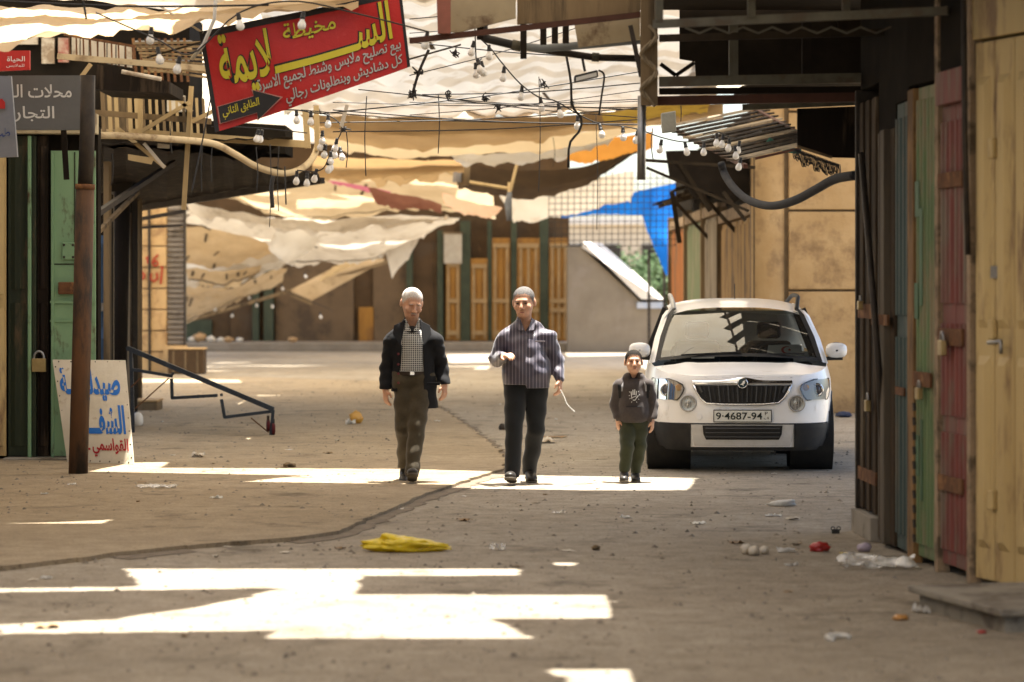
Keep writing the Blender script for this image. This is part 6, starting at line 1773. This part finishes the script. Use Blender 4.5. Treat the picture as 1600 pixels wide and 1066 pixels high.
# ---- man in the dark jacket
WH = hair_mat('white_cropped_hair', (.70, .68, .65), (.40, .34, .30)); GH = hair_mat('grey_cropped_hair', (.21, .20, .195), (.06, .055, .05)); BH = hair_mat('black_hair', (.022, .016, .012), (.010, .008, .007))
q = Q(645); base1 = G(645, 752, SLZ)
t = person('grey-haired man walking in black jacket, checked shirt and olive trousers', base1, None)
j = dict(neck0=q(644, 512, .03), neck1=q(644, 494, -.005), shL=q(614, 532), shR=q(678, 532), elL=q(606, 574, .05), elR=q(688, 572, .06), wrL=q(603, 606, -.03), wrR=q(694, 598, -.03),
         hipL=q(632, 590), hipR=q(658, 590), knL=q(632, 664, -.05), knR=q(652, 664, -.12), anL=q(631, 733, .30), anR=q(645, 730, -.22))
F = Field((-.40, -.45, 0.0), (.40, .50, 1.78), .007)
common(F, j)
R1 = rotm(radians(16), radians(20), radians(4))
hq = head(F, q(644, 472, -.03), 1.12, R1)
hand(F, j['wrL'], (.03, -.12, -1), (.9, .5, 0), 1.0, .55, side=1); hand(F, j['wrR'], (.02, -.15, -1), (-.9, .5, 0), 1.0, .6, side=-1)
F.build('body', SK1, t, (crop(hq, R1, 1.12, .062, -.005), WH, hair_mat('white_hairline', (.62, .50, .43), (.50, .28, .19))))
face(t, hq, R1, 1.12, cloth_mat('grey_brow', (.30, .24, .20)), WH, eyes=False)
blob('moustache', hair_mat('grey_moustache', (.44, .36, .31), (.30, .22, .18)), t, hq(0, -.101, -.057), (.027, .010, .006), R1, .002)
# shirt
F = Field((-.30, -.30, .85), (.30, .30, 1.55), .008)
ch = q(645, 545); F.cone(q(645, 536, .0), q(645, 590, .0), .135, .135, .05, sq=(1.15, .95, 1)); F.cone(q(620, 528), q(670, 528), .06, .06, .05)
F.cone(q(644, 512, .012), q(644, 501, .0), .066, .069, .02); F.ripple(.0022, 34, 18, 26)
F.cut(lambda x, y, z: np.maximum(np.maximum(.965 - z, z - 1.432 - .3 * y), -np.maximum(np.maximum(abs(x + .004) - (z - 1.32) * .5, 1.32 - z), y + .01)))
F.build('shirt', check_mat('black_white_check', (.010, .011, .013), (.50, .50, .47), .0185, .0185, .0055), t)
CHK = bpy.data.materials['black_white_check']
for s_ in (-1, 1):
    MB().prism([Vector((s_ * .010, -.110, 1.325)), Vector((s_ * .060, -.092, 1.33)), Vector((s_ * .078, -.04, 1.405)), Vector((s_ * .052, -.066, 1.425))], (s_ * .2, -1, .2), .010).build('collar', CHK, t, bevel=.003)
blob('undershirt', FLAT('black_undershirt', (.012, .012, .013), .8), t, (-.004, -.05, 1.335), (.05, .05, .035))
# trousers
OLV = cloth_mat('olive_trousers', (.060, .047, .027))
F = Field((-.30, -.45, .03), (.30, .50, 1.02), .008)
F.cone(q(633, 588), q(657, 588), .118, .118, .04, sq=(1.0, .95, 1))
for s_, ext in (('L', .0), ('R', .0)):
    F.cone(j['hip' + s_] + (0, 0, -.02), j['kn' + s_], .105, .076, .04); F.cone(j['kn' + s_], j['an' + s_] + (0, 0, -.02), .075, .062, .02)
F.ripple(.007, 22, 13, 24, 1.0)
F.cut(lambda x, y, z: np.maximum(z - .975, np.where(y > .12, .12 - z, .075 - z)))
F.build('trousers', OLV, t)
bl = MB(); 
rows = [[(.158 * cos(a), .132 * sin(a), z) for a in [2 * pi * k / 32 for k in range(33)]] for z in (.945, .978)]
MB().grid(rows).build('belt', FLAT('brown_belt', (.03, .02, .014), .5), t, smooth=True)
MB().box((-.018, -.139, .947), (.018, -.131, .976)).build('buckle', CHRM, t)
# jacket
JKT = cloth_mat('black_wool_jacket', (.0065, .0068, .0085))
JKT.node_tree.nodes['Principled BSDF'].inputs['Sheen Weight'].default_value = .04
F = Field((-.42, -.36, .58), (.42, .40, 1.56), .008)
for s_ in 'LR':
    F.cone(q(644 + (8 if s_ == 'R' else -8), 510, .02), j['sh' + s_], .066, .074, .05)
    F.cone(j['sh' + s_], j['sh' + s_] + (j['el' + s_] - j['sh' + s_]) * .35, .078, .074, .03)
F.cone(q(645, 547, .01), q(646, 600, .02), .172, .180, .05, sq=(1.06, .84, 1)); F.cone(q(646, 598, .02), q(647, 640, .02), .180, .205, .04, sq=(1.04, .80, 1))
F.cone(q(644, 514, .03), q(644, 502, .03), .074, .076, .03)
F.ripple(.0045, 22, 15, 19, .4)
def jcut(x, y, z):
    z = np.asarray(z)
    # open front: wider at the chest, very wide below on the left panel
    cx_ = np.interp(z, [.6, .9, 1.0, 1.2, 1.36, 1.45], [-.02, -.012, -.005, .0, .0, .0])
    hw = np.interp(z, [.6, .80, .95, 1.05, 1.25, 1.36, 1.44], [.115, .115, .105, .096, .088, .085, .06])
    wedge = np.maximum(abs(x - cx_) - hw, y - .03)
    hem = np.where(x < -.06, .80 - z, .655 - z)
    neck = np.maximum(np.maximum(abs(x) - .058, z * 0 + (1.33 - z)), y - .02)
    return np.maximum(hem, np.maximum(np.maximum(-wedge, -neck), z - 1.472 - .3 * y))
F.cut(jcut)
jk = F.build('jacket', JKT, t)
for s_ in 'LR':
    F = Field(np.minimum(j['wr' + s_], j['sh' + s_]) - .13, np.maximum(j['wr' + s_], j['sh' + s_]) + .13, .008)
    F.cone(j['sh' + s_], j['el' + s_], .080, .068, .03); F.cone(j['el' + s_], j['wr' + s_] + (0, 0, -.02), .067, .054, .02)
    F.ripple(.0055, 26, 18, 34, 1.3)
    w_ = j['wr' + s_]
    F.cut(lambda x, y, z: w_[2] - .0 - z)
    F.build('sleeve', JKT, jk)
for s_, pts in ((-1, [(-.058, -.06, 1.42), (-.155, -.115, 1.375), (-.165, -.155, 1.30), (-.098, -.175, 1.20)]), (1, [(.058, -.06, 1.42), (.150, -.115, 1.375), (.165, -.155, 1.30), (.098, -.175, 1.20)])):
    MB().prism([Vector(p) for p in pts], (s_ * .3, -1, .1), .014).build('lapel', JKT, jk, bevel=.004)
for z in (1.13, 1.04, .96, .88): MB().lathe([(.011, 0), (.011, .005), (0, .006)], (-.118, -.165 - .01, z), (-.2, -1, 0), 10).build('button', FLAT('dark_red_button', (.12, .02, .025), .4), jk)
MB().box((.13, -.195, .86), (.24, -.178, .885)).build('pocket_flap', JKT, jk)
shoe(t, (j['anR'][0], -.14, .025), (.05, -1, .30), (0, .30, 1), .98); shoe(t, (j['anL'][0], .34, .03), (0, -1, -.22), (0, -.2, 1), .98)
t.location = base1 + Vector((0, 0, -.02))

# ---- man in the striped shirt
q = Q(822, 755); base2 = G(822, 755)
t = person('man walking in dark pinstriped shirt and black trousers, one hand raised, beads in the other', base2, None)
j = dict(neck0=q(821, 514, .03), neck1=q(820, 494, 0), shL=q(790, 530), shR=q(856, 530), elL=q(776, 562, .06), elR=q(869, 562, .05), wrL=q(787, 556, -.20), wrR=q(874, 594, -.06),
         hipL=q(806, 595), hipR=q(838, 595), knL=q(803, 666, -.14), knR=q(837, 670, -.03), anL=q(801, 732, -.22), anR=q(827, 732, .20))
F = Field((-.42, -.45, 0.0), (.42, .45, 1.80), .007)
common(F, j)
R2 = rotm(radians(-12), radians(7), radians(-3))
hq = head(F, q(818.5, 472, -.02), 1.15, R2)
hand(F, j['wrL'], (.45, -.75, .12), (.25, .1, -.95), 1.02, .75, side=-1); hand(F, j['wrR'], (.05, -.2, -1), (-.9, .35, .1), 1.02, .9, side=-1)
F.build('body', SK1, t, (crop(hq, R2, 1.15, .060, -.012), GH, hair_mat('grey_hairline', (.30, .20, .15), (.42, .22, .14))))
face(t, hq, R2, 1.15, cloth_mat('dark_brow', (.07, .055, .045)), GH)
PIN = check_mat('navy_pinstripe', (.036, .030, .052), (.17, .15, .19), .030, 0, .006)
F = Field((-.46, -.36, .72), (.46, .34, 1.58), .008)
for s_ in 'LR': F.cone(q(821 + (9 if s_ == 'R' else -9), 511, .02), j['sh' + s_], .064, .072, .05)
F.cone(q(822, 549, .0), q(822, 580, -.02), .178, .205, .06, sq=(1.02, .82, 1)); F.cone(q(822, 580, -.01), q(822, 612, 0), .205, .205, .04, sq=(1.0, .78, 1))
for s_ in 'LR':
    F.cone(j['sh' + s_], j['el' + s_], .078, .066, .03)
    F.cone(j['el' + s_], j['wr' + s_] + (j['el' + s_] - j['wr' + s_]) * .10, .064, .046, .02)
F.cone(q(821, 514, .02), q(820, 500, .004), .066, .069, .02)
F.ripple(.0075, 24, 17, 27, 2.0)
def scut(x, y, z):
    hem = np.where(abs(x - .02) < .25, np.where(x < .0, .865 - z, .835 - z), -1)
    throat = np.maximum(np.maximum(abs(x + .005) - (z - 1.325) * .5, 1.325 - z), y + .01)
    return np.maximum(np.maximum(hem, -throat), z - 1.458 - .35 * y)
F.cut(scut)
sh = F.build('shirt', PIN, t)
for s_ in (-1, 1):
    MB().prism([Vector((s_ * .012, -.108, 1.335)), Vector((s_ * .068, -.088, 1.34)), Vector((s_ * .080, -.035, 1.425)), Vector((s_ * .052, -.062, 1.445))], (s_ * .2, -1, .2), .010).build('collar', PIN, sh, bevel=.003)
MB().box((.075, -.188, 1.24), (.165, -.172, 1.252)).build('pocket_edge', FLAT('pale_piping', (.3, .28, .33)), sh)
BTR = cloth_mat('black_trousers', (.009, .010, .011))
F = Field((-.32, -.40, .02), (.32, .38, 1.0), .008)
F.cone(q(808, 594), q(836, 594), .128, .128, .04, sq=(1, .9, 1))
for s_ in 'LR':
    F.cone(j['hip' + s_] + (0, 0, -.02), j['kn' + s_], .108, .079, .025); F.cone(j['kn' + s_], j['an' + s_] + (0, 0, -.03), .078, .066, .015)
F.ripple(.0042, 21, 12, 22, .3)
F.cut(lambda x, y, z: np.maximum(z - .93, .065 - z))
F.build('trousers', BTR, t)
shoe(t, (j['anL'][0], -.16, .012), (-.10, -1, .20), (0, .20, 1), 1.0); shoe(t, (j['anR'][0], .25, .035), (.10, -1, -.13), (0, -.13, 1), 1.0)
t.location = base2
o2 = base2
bt = thing('prayer_beads', P(884, 630, 25.1), 'string of pale beads swinging from the pinstriped man’s hand'.replace('’', ' ').replace('man s', 'man in his'), 'beads')
bt['label'] = 'string of pale beads swinging below the hand of the pinstriped man'
mb = MB()
hand_p = base2 + Vector(tuple(j['wrR'])) + Vector((.01, -.05, -.09))
path = resample([hand_p, hand_p + Vector((.03, -.01, -.06)), P(886, 632, 25.1), P(897, 643, 25.1)], 16)
for k, p in enumerate(path):
    mb.lathe([(.0, -.0075), (.0055, -.005), (.0075, 0), (.0055, .005), (.0, .0075)], p + Vector((0, .003 * (k % 2), 0)), (0, 0, 1), 8)
mb.build('bead_strand', FLAT('pale_bead', (.55, .53, .48), .25), bt, smooth=True)
MB().tube(path, .002, 5).build('cord', BLKC, bt)

# ---- boy
q = Q(990, 753); base3 = G(990, 753)
t = person('boy walking in brown-grey hoodie with a white hand print and dark green trousers', base3, None)
j = dict(neck0=q(990, 590, .02), neck1=q(990, 578, 0), shL=q(968, 602), shR=q(1013, 602), elL=q(962, 632, .04), elR=q(1020, 632, .03), wrL=q(965, 655, -.02), wrR=q(1019, 657, -.03),
         hipL=q(981, 660), hipR=q(999, 660), knL=q(979, 697, -.10), knR=q(999, 695, -.02), anL=q(975, 730, -.12), anR=q(993, 738, .05))
F = Field((-.30, -.36, 0.0), (.30, .30, 1.24), .006)
common(F, j, r=.66)
R3 = rotm(radians(2), radians(-2), 0)
hq = head(F, q(990, 564, -.01), .92, R3)
hand(F, j['wrL'], (.02, -.1, -1), (.9, .4, 0), .72, .45, side=1); hand(F, j['wrR'], (.0, -.1, -1), (-.9, .4, 0), .72, .45, side=-1)
F.build('body', SK2, t, (crop(hq, R3, .92, .056, -.018), BH, hair_mat('dark_hairline', (.12, .07, .045), (.30, .16, .10))))
face(t, hq, R3, .92, BH, BH)
HOOD = cloth_mat('brown_grey_hoodie', (.060, .048, .044)); HBK = cloth_mat('black_shoulder_panel', (.012, .012, .013)); HGY = cloth_mat('grey_shoulder_panel', (.30, .29, .29))
F = Field((-.30, -.25, .45), (.30, .25, 1.06), .007)
for s_ in 'LR': F.cone(q(990 + (6 if s_ == 'R' else -6), 592, .01), j['sh' + s_] + (0, 0, -.015), .048, .054, .03)
F.cone(q(990, 612, 0), q(990, 645, -.01), .115, .135, .05, sq=(1.05, .85, 1))
for s_ in 'LR':
    F.cone(j['sh' + s_], j['el' + s_], .058, .050, .02); F.cone(j['el' + s_], j['wr' + s_] + (0, 0, .02), .05, .042, .02)
F.cone(q(981, 588, .01), q(999, 588, .01), .045, .045, .03, sq=(1, 1.25, .8))
F.ripple(.0035, 30, 20, 30, .8)
def hcut(x, y, z):
    thr = np.maximum(np.maximum(abs(x) - .038, .91 - z), y + .015)
    return np.maximum(np.maximum(np.where(abs(x) < .16, .525 - z, .555 - z), -thr), z - 1.0 - .5 * y)
F.cut(hcut)
hd = F.build('hoodie', HOOD, t)
from mathutils.bvhtree import BVHTree
def drape(obj):
    me = obj.data
    return BVHTree.FromPolygons([v.co for v in me.vertices], [tuple(p.vertices) for p in me.polygons])
bv = drape(hd)
def on_front(x, z, lift=.004):
    hit = bv.ray_cast(Vector((x, -1, z)), Vector((0, 1, 0)))
    return (hit[0] if hit[0] else Vector((x, -.12, z))) + Vector((0, -lift, 0))
def patch(name, x0, x1, z0, z1, mat, lift=.004, nx=10, nz=10, shape=None):
    g = []
    for i in range(nz + 1):
        w = i / nz
        a, b = (x0, x1) if shape is None else shape(w)
        g.append([on_front(a + (b - a) * k / nx, z0 + (z1 - z0) * w, lift) for k in range(nx + 1)])
    MB().grid(g).build(name, mat, hd, smooth=True)
for s_ in (-1, 1):
    patch('shoulder_panel', 0, 0, .80, .885, HGY, .003, shape=lambda w, s_=s_: (s_ * (.100 - .01 * w), s_ * (.142 - .05 * w)))
    patch('sleeve_panel', 0, 0, .74, .86, HBK, .0035, shape=lambda w, s_=s_: (s_ * (.112 + .0 * w), s_ * (.132 + .012 * w)))
HPW = FLAT('white_print', (.62, .62, .60), .7)
def pstroke(x0, z0, x1, z1, w=.006):
    d = Vector((x1 - x0, 0, z1 - z0)); n_ = Vector((-d.z, 0, d.x)).normalized() * w / 2
    r = [[on_front(x0 + (x1 - x0) * k / 3 + e * n_.x, z0 + (z1 - z0) * k / 3 + e * n_.z, .005) for k in range(4)] for e in (-1, 1)]
    MB().grid(r).build('hand_print', HPW, hd)
for x0, z0, x1, z1, w in ((-.022, .765, -.026, .80, .009), (-.009, .77, -.010, .815, .009), (.004, .77, .006, .818, .009), (.017, .765, .022, .805, .008), (.022, .745, .036, .765, .009), (-.022, .745, .018, .76, .006), (-.02, .735, -.024, .765, .006), (-.012, .725, .012, .725, .007), (.012, .727, .022, .75, .006),
                          (-.042, .80, -.036, .79, .005), (-.046, .765, -.036, .763, .005), (-.04, .735, -.032, .742, .005), (.036, .795, .044, .805, .005), (.044, .77, .052, .772, .005), (.036, .735, .044, .73, .005), (-.02, .712, -.024, .704, .005), (.02, .712, .024, .704, .005)):
    pstroke(x0, z0, x1, z1, w)
patch('front_pocket', 0, 0, .57, .665, HOOD, .010, shape=lambda w: (-.105 + .035 * w, .105 - .035 * w))
MB().tube(resample([on_front(x, .668 + 0 * x, .012) for x in (-.07, -.03, .03, .07)], 10), .003, 5).build('pocket_seam', HBK, hd)
GTR = cloth_mat('dark_green_trousers', (.032, .036, .016))
F = Field((-.22, -.28, .06), (.22, .24, .62), .007)
F.cone(q(982, 657), q(998, 657), .085, .085, .03, sq=(1, .9, 1))
for s_ in 'LR':
    F.cone(j['hip' + s_] + (0, 0, -.01), j['kn' + s_], .076, .064, .02); F.cone(j['kn' + s_], j['an' + s_] + (0, 0, -.01), .064, .046, .01)
F.ripple(.005, 30, 18, 32, .2)
F.cut(lambda x, y, z: np.maximum(z - .57, np.where(x < -.03, .095 - z, .075 - z)))
F.build('trousers', GTR, t)
shoe(t, (j['anL'][0], -.07, .02), (-.06, -1, -.02), (0, .0, 1), .78); shoe(t, (j['anR'][0], .10, 0), (0, -1, 0), (0, 0, 1), .78)
t.location = base3

# ------------------------------------------------------------------ litter on the road
def plastic(name, c, trans=.35, rough=.3):
    if name in MATS: return MATS[name]
    m, t, b = nodes_of(name)
    v = vec_of(t); f, _ = noise_fac(t, v, 14, .35, .65)
    col = mixc(t, f, c, tuple(x * .75 for x in c))
    t.links.new(col, b.inputs['Base Color']); b.inputs['Roughness'].default_value = rough
    tr = t.nodes.new('ShaderNodeBsdfTranslucent'); t.links.new(col, tr.inputs[0])
    mx = t.nodes.new('ShaderNodeMixShader'); mx.inputs[0].default_value = trans
    t.links.new(b.outputs[0], mx.inputs[1]); t.links.new(tr.outputs[0], mx.inputs[2])
    t.links.new(mx.outputs[0], t.nodes['Material Output'].inputs[0])
    MATS[name] = m
    return m
def clear_film(name):
    m, t, b = nodes_of(name)
    tr = t.nodes.new('ShaderNodeBsdfTransparent'); mx = t.nodes.new('ShaderNodeMixShader')
    v = vec_of(t); f, _ = noise_fac(t, v, 9, .40, .62)
    b.inputs['Base Color'].default_value = (.75, .74, .70, 1); b.inputs['Roughness'].default_value = .2
    mp = t.nodes.new('ShaderNodeMapRange'); mp.inputs['To Min'].default_value = .2; mp.inputs['To Max'].default_value = .75
    t.links.new(f, mp.inputs['Value']); t.links.new(mp.outputs[0], mx.inputs[0])
    t.links.new(tr.outputs[0], mx.inputs[1]); t.links.new(b.outputs[0], mx.inputs[2])
    t.links.new(mx.outputs[0], t.nodes['Material Output'].inputs[0])
    return m
FILM = clear_film('clear_plastic_film')
YPL = plastic('yellow_plastic', (.86, .66, .03), .25); WPL = plastic('white_plastic_film', (.72, .71, .68), .35)
def bag(name, label, cat, g, sx_, sy_, sz_, mat, seed, rough=.3, taper=0.0, yaw=0.0, group=None, nu=26, nv=14):
    e = Vector((seed * 3.7, seed * 1.9, seed * .7)); rows = []
    for i in range(nv + 1):
        th = pi * i / nv; row = []
        for k in range(nu):
            a = 2 * pi * k / nu
            p = Vector((cos(th), sin(th) * cos(a), sin(th) * sin(a)))
            n_ = mnoise.noise(p * 1.6 + e) * rough + mnoise.noise(p * 4.2 + e) * rough * .55 + abs(mnoise.noise(p * 8 + e)) * rough * .35
            p = p * (1 + n_)
            w = 1 - taper * (p.x + 1) / 2
            x, y, z = p.x * sx_ / 2, p.y * sy_ / 2 * w, max(p.z, -.72) * sz_ / 1.5 * w + sz_ * .48 * w
            row.append(Vector((x * cos(yaw) - y * sin(yaw), x * sin(yaw) + y * cos(yaw), max(z, .003))) + Vector(g))
        row.append(row[0]); rows.append(row)
    return tag(MB().grid(rows).build(name, mat, smooth=True), label, cat, group)
def scrap(name, label, cat, g, sx_, sy_, h, mat, seed, yaw=0.0, group=None, n_=8, wr=2.2):
    e = Vector((seed * 3.7, seed * 1.9, seed * .7)); rows = []
    for i in range(n_ + 1):
        row = []
        for k in range(n_ + 1):
            u, v = k / n_ - .5, i / n_ - .5
            x, y = u * sx_ * (1 + .25 * mnoise.noise(Vector((v * 3, seed, 0)))), v * sy_ * (1 + .25 * mnoise.noise(Vector((u * 3, seed, 5))))
            z = h * (.5 + mnoise.noise(Vector((u * wr * 2, v * wr * 2, 0)) + e) + .5 * mnoise.noise(Vector((u * wr * 5, v * wr * 5, 3)) + e))
            row.append(Vector((x * cos(yaw) - y * sin(yaw), x * sin(yaw) + y * cos(yaw), max(z, .004 + .002 * (u + v)))) + Vector(g))
        rows.append(row)
    return tag(MB().grid(rows).build(name, mat, smooth=True), label, cat, group)
g = G(637, 862); bag('plastic_bag', 'crumpled yellow plastic bag lying on the road', 'bag', g, .46, .24, .105, YPL, 4, .42, .45, nu=48, nv=34)
g = G(556, 662, SLZ); bag('snack_packet', 'orange and yellow packet lying on the pavement behind the jacketed man', 'packet', g, .17, .1, .13, plastic('orange_plastic', (.62, .34, .06), .2), 5, .35)
scrap('torn_bag', 'white torn end of the orange packet', 'scrap', G(548, 664, SLZ), .12, .1, .07, WPL, 6)
g = G(1221, 791); bag('plastic_bag', 'white plastic bag lying before the parked car', 'bag', g, .22, .12, .055, WPL, 9, .25, .5, yaw=pi)
scrap('plastic_film', 'small flat piece of clear film beside the white bag', 'film', G(1208, 807), .12, .1, .02, WPL, 10)
for k, (x, y, s_) in enumerate(((1166, 866, .075), (1178, 868, .07), (1194, 866, .06))):
    bag('foam_piece', 'pale foam piece, one of three lying together on the road', 'foam', G(x, y), s_, s_, s_ * .8, WHB, 20 + k, .2, group='three foam pieces', nu=14, nv=9)
scrap('plastic_film', 'pale crumpled film right of the three foam pieces', 'film', G(1228, 863), .11, .09, .03, WPL, 31)
bag('red_wrapper', 'crumpled red wrapper on the road near the shop plinth', 'wrapper', G(1280, 862), .12, .08, .055, plastic('red_plastic', (.42, .03, .025), .1), 12, .4)
scrap('yellow_scrap', 'small yellow scrap between the red wrapper and clear sheet', 'scrap', G(1318, 866), .05, .05, .015, YPL, 14)
scrap('clear_sheet', 'clear crumpled plastic sheet lying against the shop doors', 'film', G(1370, 886), .46, .42, .06, FILM, 15, n_=26, wr=1.5)
bag('paper_cup', 'pale mauve crushed cup behind the clear plastic sheet', 'cup', G(1350, 862), .09, .07, .05, plastic('mauve_plastic', (.5, .42, .52), .2), 16, .25, nu=14, nv=9)
t = thing('binder_clip', G(1306, 834), 'small black clip standing on the road by the plinth', 'clip')
MB().box((G(1300, 834).x, G(1306, 834).y, 0), (G(1312, 834).x, G(1306, 834).y + .03, .03)).build('body', SOCK, t)
for s_ in (-1, 1):
    c = G(1306, 834) + Vector((s_ * .02, 0, .035))
    MB().tube([c + Vector((.013 * cos(a), 0, .013 * sin(a))) for a in [2 * pi * k / 10 for k in range(11)]], .004, 5).build('loop', SOCK, t)
scrap('clear_sheet', 'flat clear plastic film near the foot of the rusty pole', 'film', G(245, 762, SLZ), .34, .22, .03, FILM, 17, n_=14)
bag('dry_leaf', 'dry brown clod lying right of the yellow bag', 'clod', G(931, 860), .055, .05, .03, TIMBER, 18, .4, nu=12, nv=8)
bag('stone', 'dark stone lying between the two men', 'stone', G(785, 672), .09, .09, .07, IRON, 19, .3, nu=12, nv=8)
scrap('paper_sheet', 'crumpled paper lying behind the pinstriped man', 'paper', G(852, 692), .22, .3, .05, WHB, 21)
scrap('paper_sheet', 'brown torn cardboard lying behind the pinstriped man', 'cardboard', G(866, 684), .28, .2, .02, M('cardboard', (.30, .2, .11), (.24, .16, .09)), 22)
bag('orange_peel', 'orange wrapper on the road before the concrete step', 'wrapper', G(1407, 969), .08, .07, .025, plastic('orange_plastic2', (.5, .24, .06), .1), 23, .3, nu=12, nv=8)
scrap('plastic_film', 'clear film scrap beside the concrete step', 'film', G(1440, 958), .09, .1, .04, WPL, 24)
bag('red_scrap', 'small red scrap in front of the concrete step', 'scrap', G(1534, 990), .05, .05, .015, plastic('red_plastic', (.42, .03, .025), .1), 25, .3, nu=12, nv=8)
t_ = MB().tube([G(1310, 1000) + Vector((.055 * cos(a), .05 * sin(a), .012 + .006 * sin(a))) for a in [pi * .05 + pi * 1.3 * k / 14 for k in range(15)]], .012, 8).build('plastic_ring', WPL, smooth=True)
tag(t_, 'broken white plastic ring on the road in the foreground', 'ring')
scrap('plastic_film', 'greyish film lying right of the yellow bag', 'film', G(778, 860), .1, .12, .05, FILM, 26)
scrap('paper_sheet', 'flat brown paper near the trestle castors', 'paper', G(310, 714, SLZ), .12, .2, .05, WHB, 27)
bag('dry_twig', 'dark tuft of dry twigs on the pavement before the trestle', 'twigs', G(452, 730, SLZ), .11, .1, .035, TIMBER, 28, .6, nu=12, nv=8)
bag('broken_bulb', 'round white lamp globe lying behind the painted sign', 'globe', G(215, 666, SLZ), .14, .14, .15, BULB, 29, .03, nu=16, nv=10)
bag('crate_rag', 'dark blue rag lying beyond the right rear of the car', 'rag', G(1318, 652), .2, .2, .07, M('navy_rag', (.05, .06, .10), (.03, .035, .06)), 30, .3, nu=14, nv=9)
rg = random.Random(21)
pm = (WPL, WHB, M('cardboard', (.30, .2, .11), (.24, .16, .09)), FILM, TIMBER)
for k in range(70):
    y = rg.choice((rg.uniform(600, 760), rg.uniform(640, 900), rg.uniform(760, 1000)))
    x = rg.uniform(20, 1290)
    if 560 < x < 1030 and 690 < y < 770: continue
    g = G(x, y)
    if g.x < -.9 and 22 < g.y < 50: g.z = SLZ
    s_ = rg.uniform(.025, .09)
    scrap('litter_scrap', 'small scrap of paper or plastic lying loose on the road', 'litter', g, s_, s_ * rg.uniform(.6, 1.6), rg.uniform(.006, .025), pm[k % 5], 40 + k, rg.uniform(0, 3), 'small litter strewn over the road', n_=5)
